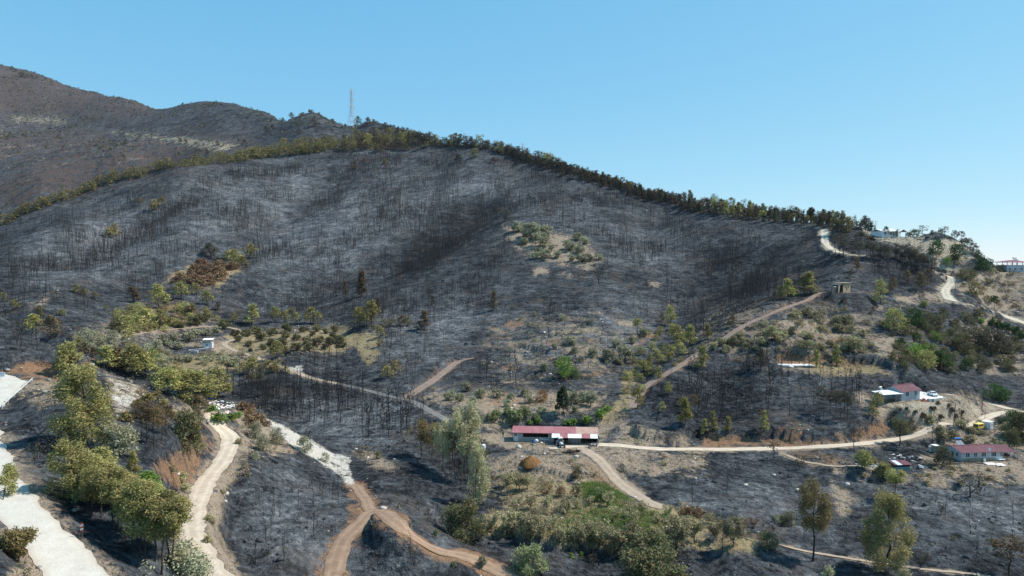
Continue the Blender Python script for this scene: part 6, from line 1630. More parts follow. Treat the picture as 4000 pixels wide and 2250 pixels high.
# garden below the barn
stand('fruit_tree', 'tree', 7, [(1250,772,105),(1342,795,125),(1402,795,115),(1300,740,80)], 'fruit', 'fruit', 'olive-brown fruit tree', 'at the top of the garden', wk=1.0)
stand('fruit_tree', 'tree', 7, [(1552,825,95),(1662,855,95),(1772,865,105,'globe','bush')], 'globe', 'brown', 'withered brown tree', 'at the upper edge of the garden', wk=.9)
stand('shrub', 'shrub', 7, [(1890,885,95),(1952,895,80),(2005,890,75)], 'globe', 'green', 'dark grey-green bush', 'beside the fresh green plot', wk=.9)
plant('shrub', 'shrub', W(7, 1782, 705), 28, 'globe', 'bush', 'dark bush on the slope beside the dirt ramp', wk=1.1)
stand('fruit_tree', 'tree', 7, [(1250,1135,180),(1387,1185,205),(1500,1175,170),(1642,1205,140),(1792,1225,185),(1882,1195,160),(2062,1275,205),(2212,1262,205),(2522,1255,250),(1130,1110,120),(1950,1230,150),(2380,1230,150)], 'fruit', 'fruit', 'half bare fruit tree', 'in the lowest row of the garden', wk=.95)
stand('fruit_tree', 'tree', 7, sprinkle([(1290,930),(1500,880),(1750,900),(2050,920),(2480,990),(2540,1110),(2200,1150),(1800,1130),(1350,1080)], 20, 100, 31, (75, 115)), 'fruit', 'fruit', 'half bare fruit tree', 'in the thick of the garden', wk=1.05)
stand('shrub', 'shrub', 7, sprinkle([(1700,950),(2000,910),(2450,990),(2500,1090),(2000,1130),(1750,1090)], 42, 48, 33, (28, 54)), 'globe', 'garden', 'fresh green bush', 'in the thick of the garden', wk=1.05)
stand('shrub', 'shrub', 7, sprinkle([(1280,900),(1550,850),(1750,900),(1650,1010),(1350,1020)], 14, 70, 35, (34, 60)), 'globe', 'olive', 'grey-green bush', 'in the upper left of the garden', wk=1.0)
plant('shrub', 'shrub', W(7, 1432, 1425), 72, 'globe', 'globe', 'round olive-green bush alone on the burnt stream bank', wk=1.1)
plant('broadleaf_tree', 'tree', W(7, 2330, 1500), 118, 'globe', 'bush', 'huge dark brown-green bush at the bottom edge', wk=1.2)
stand('fruit_tree', 'tree', 8, [(90,1205,205),(236,1175,155),(382,1215,205),(195,1050,85),(540,1085,85,'fruit','brown'),(470,1080,70,'fruit','brown')], 'fruit', 'fruit', 'fruit tree', 'at the right end of the garden', wk=.9)
stand('shrub', 'shrub', 8, [(15,1005,90),(60,1000,85),(112,1002,75)], 'globe', 'brown', 'rust-brown bush', 'at the garden edge below the dirt ramp', wk=1.0)
plant('shrub', 'shrub', W(8, 650, 1245), 45, 'globe', 'bush', 'dark bush at the right tip of the straw field', wk=1.1)
stand('shrub', 'shrub', 8, [(805,1082,125),(712,1042,65),(760,1060,80,'globe','bush')], 'globe', 'olive', 'olive bush', 'in the ditch right of the garden', wk=.85)
# right foreground
plant('eucalyptus_tree', 'eucalyptus', W(8, 982, 1335), 192, 'euca', 'eucao', 'tall ochre eucalyptus with a bare charred trunk', wk=.36, bark='char_bark', seeds=1)
plant('eucalyptus_tree', 'eucalyptus', W(8, 1535, 1425), 200, 'eucafull', 'eucao', 'widest ochre eucalyptus leafed almost to the ground', wk=.52, seeds=1)
plant('pine_tree', 'pine', W(8, 1603, 875), 78, 'tall', 'pine', 'pine with a tall thin bare trunk above the ochre eucalyptus', wk=.5)
stand('pine_tree', 'pine', 8, [(1530,725,125),(1357,635,125),(1437,612,62)], 'olive', 'pine', 'rounded olive tree', 'around the striped shed', wk=.95)
plant('broadleaf_tree', 'tree', W(8, 1972, 625), 52, 'globe', 'bush', 'dark olive tree at the left corner of the long house', wk=.8)
plant('broadleaf_tree', 'tree', W(8, 1638, 465), 68, 'euca', 'bush', 'dark round-headed tree on a thin trunk beside the valley road', wk=.62)
plant('shrub', 'shrub', W(8, 1720, 343), 28, 'globe', 'darkscorch', 'dark round bush on the bank below the terrace', wk=1.0)
stand('pine_tree', 'pine', 8, [(1290,500,170,'tall','darkscorch'),(1885,450,130,'tall','darkscorch')], 'tall', 'darkscorch', 'sparse singed pine', 'at the edge of the valley road', wk=.6)
stand('pine_tree', 'pine', 8, [(1440,272,110),(1462,195,135)], 'pine', 'pine', 'olive-brown pine', 'at the left corner of the house terrace', wk=.75)
stand('pine_tree', 'pine', 8, [(1245,275,215,'tall','darkscorch'),(1190,260,200,'tall','darkscorch'),(1120,240,190,'tall','darkscorch'),(1050,220,200,'tall','darkscorch'),(1160,215,170,'tall','scorch')], 'tall', 'darkscorch', 'singed thin pine', 'on the dark slope left of the terrace', wk=.4)
stand('pine_tree', 'pine', 8, [(615,355,155),(340,375,135),(160,385,125),(232,362,155),(18,310,210),(590,385,45),(90,250,170,'tall','scorch')], 'cone', 'ridge', 'olive pine', 'on the burnt bank above the valley road', wk=.5)
stand('pine_tree', 'pine', 8, [(690,575,140),(1520,545,110),(1700,500,70)], 'tall', 'darkscorch', 'dead brown pine', 'just below the valley road', wk=.6)
stand('broadleaf_tree', 'tree', 8, [(2480,305,115),(2362,125,125),(2410,110,90)], 'globe', 'green', 'dark green tree', 'near the upper access road', wk=1.15)
stand('broadleaf_tree', 'tree', 8, [(2560,420,200),(2450,405,105),(2570,330,110,'globe','eucao'),(2500,470,120)], 'globe', 'bush', 'olive tree', 'behind the porch of the long house', wk=.95)
stand('shrub', 'shrub', 8, [(1100,1475,105),(1655,1480,130),(1060,1475,60)], 'globe', 'euca', 'pale round shrub', 'at the bottom edge below the footpath', wk=.85)
plant('pine_tree', 'pine', W(8, 2470, 1470), 105, 'tall', 'scorch', 'sparse brown pine in the lower right corner', wk=.75)
stand('shrub', 'shrub', 8, [(1880,195,28),(1900,190,24),(1760,220,26),(1640,200,20),(1815,250,36),(1930,150,24),(2030,210,36),(2010,165,22),(1690,190,18),(1950,260,34),(2060,250,26),(2110,225,28)], 'shrub', 'darkscorch', 'small dark shrub', 'on the dry bank below the terrace', wk=1.4)
# right hillside orchard
stand('olive_tree', 'olive tree', 3, [(840,1055,55),(932,1022,52),(1002,1032,42),(1182,1085,65),(1252,1085,65),(1052,1145,45),(1187,1155,65),(1267,1155,55),(692,1215,105),(762,1195,55),(722,1235,55),(592,1255,72),(292,1245,55),(392,1255,75),(482,1255,62),(887,1275,65),(972,1275,65),(1042,1285,55),(1292,1305,115),(1240,1300,80),(1350,1180,50),(430,1210,60),(230,1280,55),(650,1180,60),(830,1150,45),(960,1210,55),(1120,1270,60)], 'olive', 'fruit', 'dusty olive', 'on the terraced hillside around the rebar foundation', wk=1.15)
stand('broadleaf_tree', 'tree', 3, [(1602,1135,155,'globe','pine'),(1492,1115,55),(1742,1105,135,'globe','green'),(1802,1115,75,'globe','green'),(1692,1115,65,'globe','green'),(1922,1095,85),(1825,965,55,'olive','pine'),(1762,1215,65,'globe','green'),(1902,1215,75,'globe','bright'),(1972,1205,62),(1640,1255,62,'olive','green')], 'globe', 'bush', 'round tree', 'on the bank below the pale hilltop road', wk=1.0)
stand('broadleaf_tree', 'tree', 3, [(1740,1330,100),(1810,1335,95),(1892,1305,65),(1700,1340,70)], 'globe', 'bright', 'vivid green bush', 'in the green clump on the right hillside', wk=1.3)
stand('broadleaf_tree', 'tree', 3, [(1832,1435,145,'globe','pine'),(1952,1445,155,'pine','green'),(1662,1385,62),(2082,1215,65),(2112,1315,105),(2232,1375,65),(2132,1435,95,'globe','green'),(2252,1455,65),(2452,1435,85),(2152,1205,100,'globe','darkscorch'),(2060,1280,70),(2180,1340,60)], 'globe', 'bush', 'olive tree', 'on the lower right hillside', wk=1.05)
stand('broadleaf_tree', 'tree', 3, [(2330,1295,165),(2260,1290,130),(2400,1300,130)], 'globe', 'darkscorch', 'burnt dark tree', 'in the dark clump at right', wk=1.0)
stand('olive_tree', 'olive tree', 3, [(2392,1125,55),(2442,1145,65),(2512,1165,55),(2330,1105,50),(2250,1085,40,'shrub','bright'),(2560,1200,50)], 'olive', 'green', 'green olive', 'on the grey field under the hilltop road', wk=1.0)
plant('pine_tree', 'pine', W(3, 2350, 995), 38, 'tall', 'green', 'lone thin green pine below the hilltop road', wk=.5)
stand('pine_tree', 'pine', 3, [(1160,1405,155),(1012,1415,135),(590,1445,160,'pine','darkscorch'),(150,1445,190),(60,1255,160),(187,1205,115),(370,1115,110,'cone','scorch'),(540,1440,120,'tall','darkscorch')], 'cone', 'ridge', 'olive-brown pine', 'on the spur below the ridge track', wk=.62)
stand('pine_tree', 'pine', 3, [(792,905,155),(912,865,135),(962,862,165),(732,905,105),(850,880,90),(690,930,90,'pine','darkscorch')], 'cone', 'ridge', 'olive pine', 'along the ridge track left of the ruin', wk=.7)
stand('pine_tree', 'pine', 3, [(1492,945,195,'layered','ridge'),(1582,872,130),(1312,705,120),(1267,745,75),(1802,845,140),(1222,945,65),(1432,1015,62),(1700,800,110),(1850,780,110)], 'pine', 'scorch', 'scorched pine', 'around the tan ruin', wk=.6)
# hilltop house surroundings
sc = along([(1120,545),(1290,575),(1480,620),(1700,665),(1900,715)], 26, 5, (105, 145), 22, 26) + along([(1320,470),(1440,500)], 7, 6, (70, 105), 16, 12) + along([(1480,575),(1650,625),(1850,655)], 11, 7, (65, 100), 20, 12)
stand('pine_tree', 'pine', 3, sc, 'tall', 'darkscorch', 'singed dark pine', 'in the stand below the white hilltop house', wk=.55)
stand('pine_tree', 'pine', 3, [(1530,388,85,'pine','green'),(1620,392,62),(1700,425,40,'pine','darkscorch'),(1810,440,100,'tall','darkscorch'),(1885,442,62,'tall','darkscorch'),(1950,442,75,'tall','darkscorch'),(1977,446,98,'tall','darkscorch'),(2052,455,75,'pine','darkscorch')], 'pine', 'ridge', 'pine', 'on the skyline right of the white hilltop house', wk=.7)
plant('broadleaf_tree', 'tree', W(3, 1740, 436), 22, 'globe', 'green', 'round green tree right beside the white hilltop house', wk=1.5)
stand('pine_tree', 'pine', 3, along([(2090,480),(2160,540),(2230,600)], 9, 8, (55, 100), 10, 14), 'tall', 'darkscorch', 'bare singed pine', 'along the edge of the sandy slope', wk=.6)
stand('broadleaf_tree', 'tree', 3, [(1910,575,115),(2070,618,125),(1992,658,75,'pine','bright'),(2232,615,75),(2272,695,105),(2312,685,85),(2240,680,70)], 'globe', 'green', 'dense green tree', 'on the sandy slope of the hilltop', wk=.9)
stand('pine_tree', 'pine', 3, [(2290,592,75,'tall','darkscorch'),(2372,605,85),(2442,625,95),(2400,640,60),(2480,625,70)], 'pine', 'darkscorch', 'dark pine', 'behind the two-storey house', wk=.95)
stand('shrub', 'shrub', 3, [(2150,745,85),(2400,695,52),(2212,875,105,'globe','eucao'),(2190,730,50),(2110,725,50),(2050,640,50)], 'globe', 'bush', 'olive bush', 'between the road and the two-storey house', wk=1.1)
# ridge belts
b1 = along([(0,1318),(200,1225),(400,1145),(650,1065),(800,995),(900,965),(1000,962),(1100,925),(1250,885),(1500,855),(1700,838),(1900,812),(2100,795),(2300,765),(2560,735)], 80, 41, (42, 92), 16, 8)
b1 += along([(1600,835),(1900,790),(2200,740),(2560,690)], 30, 42, (45, 90), 18, 22)
stand('pine_tree', 'pine', 1, b1, 'belt', 'ridge', 'olive-green pine', 'in the belt along the left ridge', wk=.95)
b2 = [(x, y, h, 'belt', TR.choice(['ridge', 'ridge', 'scorch', 'darkscorch'])) for x, y, h in sprinkle([(0,490),(200,440),(430,450),(620,490),(760,520),(560,560),(300,560),(0,560)], 46, 40, 43, (50, 98))]
b2 += [(x, y + 14, h * 1.15, 'belt', TR.choice(['scorch', 'darkscorch', 'darkscorch', 'ridge'])) for x, y, h in along([(440,455),(620,480),(740,505),(900,510),(1060,522),(1130,532),(1240,572),(1320,592),(1400,622),(1470,622),(1580,655),(1700,698)], 70, 44, (40, 88), 14, 10)]
stand('pine_tree', 'pine', 2, b2, 'pine', 'ridge', 'brown-green pine', 'on the crest below the tall pylon', wk=.95)
b3 = [(x, y + 12, h * 1.1, TR.choice(['belt', 'cone', 'cone', 'tall']), TR.choice(['darkscorch', 'darkscorch', 'scorch', 'ridge'])) for x, y, h in along([(1650,690),(1800,735),(1900,762),(2100,815),(2300,888),(2450,925),(2570,930)], 150, 45, (34, 76), 14, 15)]
b3 += [(x, y, h, TR.choice(['cone', 'tall']), TR.choice(['darkscorch', 'darkscorch', 'darkscorch', 'scorch'])) for x, y, h in along([(1250,600),(1500,670),(1700,740),(1900,800),(2100,850),(2300,920),(2560,965)], 120, 49, (40, 80), 16, 22)]
stand('pine_tree', 'pine', 2, b3, 'pine', 'darkscorch', 'dark pine', 'on the long descending crest', wk=.55)
b4 = [(x, y + 10, h * 1.05, TR.choice(['belt', 'cone', 'cone', 'tall']), TR.choice(['darkscorch', 'darkscorch', 'ridge', 'scorch', 'bush'])) for x, y, h in along([(0,190),(120,215),(300,225),(420,245),(560,262),(700,270),(850,282),(1000,300),(1120,330),(1230,345),(1330,365),(1450,382)], 150, 46, (45, 108), 16, 20)]
b4 += [(x, y, h, TR.choice(['cone', 'tall', 'belt']), TR.choice(['darkscorch', 'darkscorch', 'scorch', 'ridge'])) for x, y, h in along([(0,225),(300,262),(560,300),(850,320),(1000,335),(1250,395)], 95, 48, (55, 110), 16, 18)]
stand('pine_tree', 'pine', 3, b4, 'pine', 'ridge', 'singed olive pine', 'on the crest left of the white house', wk=.52)
stand('pine_tree', 'pine', 2, [(125,350,72),(195,362,62),(245,362,46,'pine','scorch'),(330,392,52),(400,412,52),(372,400,46),(460,420,45),(502,432,52),(430,415,45)], 'pine', 'darkscorch', 'dark pine', 'on the skyline just right of the tall pylon', wk=.85)
stand('pine_tree', 'pine', 2, [(880,640,65,'cone','darkscorch'),(1005,610,75,'pine','ridge'),(170,650,45),(325,690,55),(330,660,50,'pine','ridge'),(1150,650,50),(265,570,60),(100,700,70,'pine','scorch')], 'pine', 'scorch', 'brown pine', 'just below the crest of the burnt slope', wk=.9)
stand('pine_tree', 'pine', 1, [(2130,520,40),(2200,510,50),(2280,490,30),(2010,610,50),(2060,590,40),(2370,570,60),(1840,710,50),(2250,630,50),(1640,710,35),(1360,690,35),(1400,700,40),(1560,775,45)], 'pine', 'darkscorch', 'small dark pine', 'on the hillside left of the pylon', wk=.9)
stand('pine_tree', 'pine', 1, [(90,140,30),(115,155,26),(160,190,40),(180,195,36),(210,200,30),(240,195,24),(280,205,22),(345,215,20),(425,230,14),(590,270,14),(735,310,12),(860,345,14),(890,355,14),(975,390,16),(1070,420,14)], 'pine', 'bush', 'tiny dark pine', 'on the skyline of the far left mountain', wk=1.1)
stand('pine_tree', 'pine', 1, [(825,1410,95),(880,1395,100),(1165,1205,95),(1215,1170,80),(1055,1160,60),(850,1400,70)], 'pine', 'eucao', 'ochre pine', 'alone among the burnt trunks at left', wk=.8)

# more scrub on the right-hand knoll and the left terraces
stand('shrub', 'shrub', 3, sprinkle([(1560,1080),(1900,1020),(2300,1050),(2560,1180),(2560,1448),(1650,1448),(1520,1250)], 62, 62, 61, (38, 85)), 'globe', 'bush', 'olive-green bush', 'scattered over the lower right hillside', wk=1.25)
stand('shrub', 'shrub', 3, sprinkle([(560,1080),(850,980),(1250,990),(1450,1120),(1400,1320),(700,1330),(250,1300)], 46, 66, 62, (34, 62)), 'globe', 'fruit', 'dusty brown-green bush', 'scattered over the terraced knoll', wk=1.3)
stand('shrub', 'shrub', 3, sprinkle([(2100,720),(2500,700),(2560,1000),(2250,930),(2120,860)], 22, 60, 63, (24, 50)), 'globe', 'bush', 'small dark bush', 'on the tan slope beside the hilltop road', wk=1.3)
stand('shrub', 'shrub', 4, sprinkle([(860,640),(1180,560),(1600,600),(1700,720),(1450,735),(900,800)], 34, 52, 64, (36, 78)), 'globe', 'pine', 'olive bush', 'above the hill track near the hut', wk=1.25)
stand('shrub', 'shrub', 4, sprinkle([(560,780),(1000,830),(1240,960),(1240,1040),(900,1000),(560,900)], 30, 56, 65, (45, 90)), 'globe', 'olive', 'pale olive bush', 'in the hollow left of the hut', wk=1.2)
stand('shrub', 'shrub', 4, sprinkle([(1250,940),(1900,930),(2200,1040),(1900,1120),(1300,1040)], 22, 60, 66, (30, 60)), 'globe', 'fruit', 'dusty bush', 'below the hut terrace', wk=1.3)
stand('shrub', 'shrub', 5, sprinkle([(2240,800),(2560,720),(2576,980),(2230,1250),(2120,1240),(2190,1000)], 30, 58, 67, (34, 70)), 'globe', 'pine', 'olive bush', 'along the gully below the ridge track', wk=1.2)
stand('shrub', 'shrub', 8, sprinkle([(1750,250),(2560,330),(2560,520),(2000,440),(1900,390)], 16, 70, 68, (30, 60)), 'shrub', 'fruit', 'dry bush', 'between the valley road and the long house', wk=1.5)
stand('shrub', 'shrub', 8, sprinkle([(1750,640),(2560,640),(2560,760),(2100,780),(1200,690)], 16, 70, 69, (18, 36)), 'shrub', 'drygrass', 'dry straw bush', 'on the bank below the long house', wk=1.8)

stand('shrub', 'shrub', 5, sprinkle([(1250,650),(1800,640),(2200,760),(2150,1000),(1900,1130),(1200,1130),(1150,900)], 40, 70, 71, (26, 52)), 'globe', 'olive', 'small olive bush', 'dotted over the burnt terraces', wk=1.15)
# burnt round trees that stand apart
for (tl, x, y, h, wk, lab) in ((8, 2170, 855, 190, 1.2, 'big round burnt tree with bare twigs on the right slope'), (8, 880, 645, 105, .9, 'bare burnt tree leaning right just under the footpath start'), (8, 1950, 985, 105, .8, 'small bare burnt tree in the middle of the right slope'),
    (8, 1800, 1395, 150, .9, 'bare burnt tree beside the footpath right of the widest eucalyptus'), (6, 370, 600, 215, 1.2, 'sprawling burnt scrub tree below the largest pine'), (6, 260, 610, 170, .5, 'thin burnt tree left of the sprawling burnt scrub'),
    (5, 1940, 405, 165, .75, 'full-twigged burnt tree high on the terraced slope'), (2, 1235, 1095, 110, 1.1, 'dark twiggy burnt tree above the olive clearing'), (7, 1900, 1420, 160, .5, 'thin burnt tree leaning over the stream bank'), (4, 130, 865, 175, .7, 'burnt tree with bare limbs on the far left slope')):
    plant('burnt_tree', 'tree', W(tl, x, y), h * .3335, 'fruit', 'darkscorch', lab, wk=wk, bark='char_bark', dens=160)

# the pines and shrubs that show largest are things of their own; the small ones beyond those are one mass
for kind_, lst in DEFER.items():
    lst.sort(key=lambda q: -q[0])
    for hp_, kw in lst[:288]: plant(**kw)
    _mv, _mf, _mm, _off, _mats = [], [], [], 0, {'bark': 0}
    for hp_, kw in lst[288:]:
        f = FORMS[kw['form']]; p = kw['coords']; h = kw['hpx'] * mpp(p) * 1.04; s_ = h / f['h']; sw = s_ if kw['wk'] is None else kw['wk'] * h / f['w']
        me, _c = pattern(kw['form'], kw['mat'], TR.randrange(4), 300, 1.6, 'bark', True)
        n = len(me.vertices); co = np.empty(n * 3, np.float32); me.vertices.foreach_get('co', co); co = co.reshape(-1, 3)
        a = TR.uniform(0, 6.28); c_, s__ = math.cos(a), math.sin(a)
        _mv.append(np.stack([(co[:, 0] * c_ - co[:, 1] * s__) * sw + p.x, (co[:, 0] * s__ + co[:, 1] * c_) * sw + p.y, co[:, 2] * s_ + p.z - .1 * h], -1))
        mi_ = _mats.setdefault(kw['mat'], len(_mats))
        for pl in me.polygons:
            _mf.append([v + _off for v in pl.vertices]); _mm.append(mi_ if pl.material_index else 0)
        _off += n
    if _mv:
        nm = 'distant_pines' if kind_ == 'pine_tree' else 'small_scrub'
        me = bpy.data.meshes.new(nm); me.from_pydata(np.concatenate(_mv).tolist(), [], _mf)
        for nm_ in _mats: me.materials.append(M['bark'] if nm_ == 'bark' else F[nm_])
        me.polygons.foreach_set('material_index', _mm); me.update()
        o = bpy.data.objects.new(nm, me); COL.objects.link(o); o['kind'] = 'stuff'; o['label'] = 'smallest pines of the distant ridge belts' if kind_ == 'pine_tree' else 'smallest shrubs scattered over the slopes'
# ------------------------------------------------------------------ burnt trees
def char_tree(seed, n=3, nb=6, seg=2):
    """trunk and bare branches of a burnt pine, unit height; triangles only"""
    rg = np.random.RandomState(seed); V, Fc = [], []
    def spike(p, q, r0, r1):
        p = np.array(p, float); q = np.array(q, float); d = q - p; d /= np.linalg.norm(d) + 1e-9
        a = np.cross(d, [.3, .5, .8]); a /= np.linalg.norm(a); c = np.cross(d, a); b = len(V)
        for i in range(n):
            t = 2 * math.pi * i / n; V.append(p + (a * math.cos(t) + c * math.sin(t)) * r0)
        if r1 is None:
            V.append(q)
            for i in range(n): Fc.append((b + i, b + (i + 1) % n, b + n))
        else:
            for i in range(n):
                t = 2 * math.pi * i / n; V.append(q + (a * math.cos(t) + c * math.sin(t)) * r1)
            for i in range(n):
                j = (i + 1) % n; Fc.append((b + i, b + j, b + n + j)); Fc.append((b + i, b + n + j, b + n + i))
    R = .0135; pts = [np.array([0, 0, -.06])]
    for i in range(1, seg + 1):
        pts.append(np.array([rg.normal() * .05 * i / seg, rg.normal() * .05 * i / seg, i / seg]))
    for i in range(seg): spike(pts[i], pts[i + 1], R * (1 - .8 * i / seg), R * (1 - .8 * (i + 1) / seg) if i < seg - 1 else R * .2)
    for i in range(nb):
        t = rg.uniform(.35, .95); k = min(int(t * seg), seg - 1); s = pts[k] + (pts[k + 1] - pts[k]) * (t * seg - k); a = rg.rand() * 6.28; L = rg.uniform(.10, .27) * (1.15 - .5 * t)
        spike(s, s + np.array([math.cos(a) * L, math.sin(a) * L, rg.uniform(.1, 1.0) * L]), R * .42, None)
    return np.array(V), np.array(Fc)

def region_weight(regs):
    wgt = np.zeros_like(GZ)
    for tile, fe, st, pts in regs:
        q = Wl(tile, pts); us = [p[0] for p in q]; vs = [p[1] for p in q]
        m = GVIS & (GU > min(us) - fe) & (GU < max(us) + fe) & (GV > min(vs) - fe) & (GV < max(vs) + fe)
        sd = signed_px(GU[m], GV[m], q); wgt[m] = np.maximum(wgt[m], st * sstep(-fe, fe, sd))
    return wgt
cell = np.gradient(gX)[:, None] * GD * np.gradient(np.exp(gS))[None, :]      # plan area of each grid cell
INVIEW = GVIS & (GU > -60) & (GU < 2640) & (GV < 1520)
def scatter_cells(wgt, n, rg):
    p = (wgt * cell * INVIEW).ravel(); tot = p.sum()
    if tot <= 0: return np.zeros((0, 2))
    i = rg.choice(len(p), n, p=p / tot); ix, iy = np.unravel_index(i, GZ.shape)
    X = gX[ix] + (rg.rand(n) - .5) * np.gradient(gX)[ix]; s = gS[iy] + (rg.rand(n) - .5) * np.gradient(gS)[iy]
    d = np.exp(s); return np.stack([X * d, d], 1)

FOREST = [
 (0, 25, .45, [(0,600),(300,510),(450,460),(640,420),(880,380),(1100,385),(1300,410),(1500,470),(1700,545),(1900,590),(2060,610),(2080,740),(1900,790),(1750,850),(1690,790),(1640,690),(1480,640),(1300,590),(1260,700),(1200,800),(1180,900),(1000,960),(800,960),(730,860),(560,800),(400,740),(200,790),(0,820)]),
 (0, 30, .8, [(320,575),(450,500),(545,470),(560,500),(440,560),(360,610)]),
 (0, 45, .75, [(720,740),(950,650),(1190,500),(1250,510),(1200,620),(1000,720),(830,770)]),
 (0, 40, .8, [(1690,700),(1800,620),(1950,600),(2090,620),(2090,730),(1850,820),(1740,800)]),
 (0, 25, .7, [(200,640),(420,560),(520,590),(330,690),(150,740)]),
 (0, 15, .9, [(570,980),(780,950),(960,1000),(1050,1030),(1060,1090),(900,1120),(730,1060),(600,1010)]),
 (0, 15, .8, [(760,890),(900,900),(960,960),(800,960)]),
 (0, 15, .35, [(0,840),(130,880),(220,930),(150,960),(0,900)]),
 (0, 15, .28, [(1260,800),(1660,740),(1660,920),(1300,960),(1180,960)]),
 (0, 12, .7, [(2090,640),(2330,650),(2370,700),(2300,740),(2120,730)]),
 (0, 12, .45, [(1640,980),(1950,900),(2180,960),(2180,1040),(1700,1080)]),
 (0, 12, .5, [(1060,1180),(1160,1150),(1240,1230),(1200,1290)]),
]
SPARSE = [(0, 12, .5, [(640,1190),(840,1210),(900,1300),(800,1440),(620,1440)]), (0, 12, .4, [(840,1350),(960,1340),(1150,1440),(860,1449)]), (0, 12, .2, [(1650,1200),(2150,1230),(2560,1240),(2560,1440),(2300,1420),(1800,1300)]), (0, 12, .3, [(1300,1390),(1900,1390),(1900,1449),(1300,1449)]), (0, 10, .7, [(60,1100),(200,1130),(230,1230),(120,1250)]), (0, 10, .4, [(30,860),(200,900),(180,930),(20,910)]), (0, 12, .3, [(960,1130),(1100,1180),(1130,1300),(980,1230)])]
bare = 1 - np.clip(BARE * 1.3, 0, 1); nroad = 1 - np.clip(ROADALL * 1.6, 0, 1)
patchy = np.clip(.42 + 1.9 * perlin(GXW / 46 + 7, GD / 70) + 1.2 * perlin(GXW / 15, GD / 22 + 4), .03, 1.9)
wF = region_weight(FOREST) * bare * nroad * patchy * (1 + .5 * MASK['char'])
wS = region_weight(SPARSE) * bare * nroad
rg = np.random.RandomState(17)
pF = scatter_cells(wF, 16500, rg); pS = scatter_cells(wS, 240, rg)
hF = np.clip(rg.lognormal(1.72, .36, len(pF)), 2, 12); hS = np.clip(rg.normal(3.2, 1.1, len(pS)), 1.5, 6)
PTS = np.concatenate([pF, pS]); HT = np.concatenate([hF, hS])
ZT = H(PTS[:, 0], PTS[:, 1])
size = HT / PTS[:, 1]
order = np.argsort(-size)
big = []; taken = np.zeros(len(order), bool)
for i in order:
    if len(big) >= 285: break
    big.append(i); taken[i] = True
tmpl = [char_tree(s, 5, 30, 4) for s in range(8)]
tm = []
for V, Fc in tmpl:
    me = bpy.data.meshes.new('burnt_tree'); me.from_pydata([tuple(v) for v in V], [], [tuple(f) for f in Fc]); me.materials.append(M['char_bark']); me.update(); tm.append(me)
zone = lambda u, v: ('on the burnt spur face beside the red track' if (u < 1180 and v > 1150) else 'in the black stand behind the dirt track spur' if (u < 1100 and v > 930) else 'on the big burnt hillside' if v < 900 and u < 1700 else 'on the burnt slopes at right')
for i in big:
    x, y = PTS[i]; o = bpy.data.objects.new('burnt_tree', tm[i % 8]); COL.objects.link(o)
    o.location = (x, y, ZT[i]); h = HT[i]; o.scale = (h * .85, h * .85, h); o.rotation_euler = (rg.normal() * .05, rg.normal() * .05, rg.rand() * 6.28)
    u, v = to_px(x, y, ZT[i]); z = zone(u, v); tag(o, 'leafless black burnt tree standing ' + z, 'tree', 'burnt trees ' + z)

def mass(name, label, mats, templates, pts, z, sc, rz, rgs, tilt=None, matidx=None):
    """one object from many small pieces (nobody could count them)"""
    VV, FF, off, MI = [], [], 0, []
    for t, (V, Fc) in enumerate(templates):
        idx = np.where(rgs % len(templates) == t)[0]
        if not len(idx): continue
        c, s = np.cos(rz[idx]), np.sin(rz[idx]); S = sc[idx]
        if S.ndim == 1: S = np.stack([S, S, S], 1)
        x = V[None, :, 0] * S[:, 0:1]; y = V[None, :, 1] * S[:, 1:2]; zz_ = V[None, :, 2] * S[:, 2:3]
        co = np.stack([x * c[:, None] - y * s[:, None] + pts[idx, 0:1], x * s[:, None] + y * c[:, None] + pts[idx, 1:2], zz_ + z[idx][:, None]], -1)
        f = Fc[None] + (np.arange(len(idx)) * len(V))[:, None, None] + off
        VV.append(co.reshape(-1, 3)); FF.append(f.reshape(-1, Fc.shape[1])); off += len(idx) * len(V)
        if matidx is not None: MI.append(np.repeat(matidx[idx], len(Fc)))
    VV = np.concatenate(VV); FF = np.concatenate(FF); k = FF.shape[1]; nf = len(FF)
    me = bpy.data.meshes.new(name); me.vertices.add(len(VV)); me.vertices.foreach_set("co", VV.astype(np.float32).ravel())
    me.loops.add(nf * k); me.loops.foreach_set("vertex_index", FF.astype(np.int32).ravel())
    me.polygons.add(nf); me.polygons.foreach_set("loop_start", np.arange(0, nf * k, k, dtype=np.int32))
    if matidx is not None: me.polygons.foreach_set("material_index", np.concatenate(MI).astype(np.int32))
    me.update(calc_edges=True)
    for m_ in (mats if isinstance(mats, list) else [mats]): me.materials.append(m_)
    o = bpy.data.objects.new(name, me); COL.objects.link(o); o['kind'] = 'stuff'; o['label'] = label
    return o
rest = np.where(~taken)[0]
ft = [char_tree(s + 50, 3, 9, 2) for s in range(12)]
dist = PTS[rest, 1]
fat = .72 + .62 * sstep(250, 700, dist)
mass('burnt_forest', 'countless black burnt trunks covering the far hillsides', M['char_bark'], ft, PTS[rest], ZT[rest], np.stack([HT[rest] * fat, HT[rest] * fat, HT[rest]], 1), rg.rand(len(rest)) * 6.28, np.arange(len(rest)))

# fallen, charred logs
lgV, lgF = char_tree(77, 3, 3, 2)
lgV = lgV[:, [2, 1, 0]] * np.array([1, 1, 1.]); pK = scatter_cells(wF * (near0 := sstep(700, 250, GD)), 1500, rg); zK = H(pK[:, 0], pK[:, 1]) + .12; sK = rg.uniform(2.5, 6.5, len(pK))
mass('fallen_logs', 'charred logs lying on the ash', M['char_bark'], [(lgV, lgF)], pK, zK, np.stack([sK, sK * 1.6, sK * 1.6], 1), rg.rand(len(pK)) * 6.28, np.arange(len(pK)))

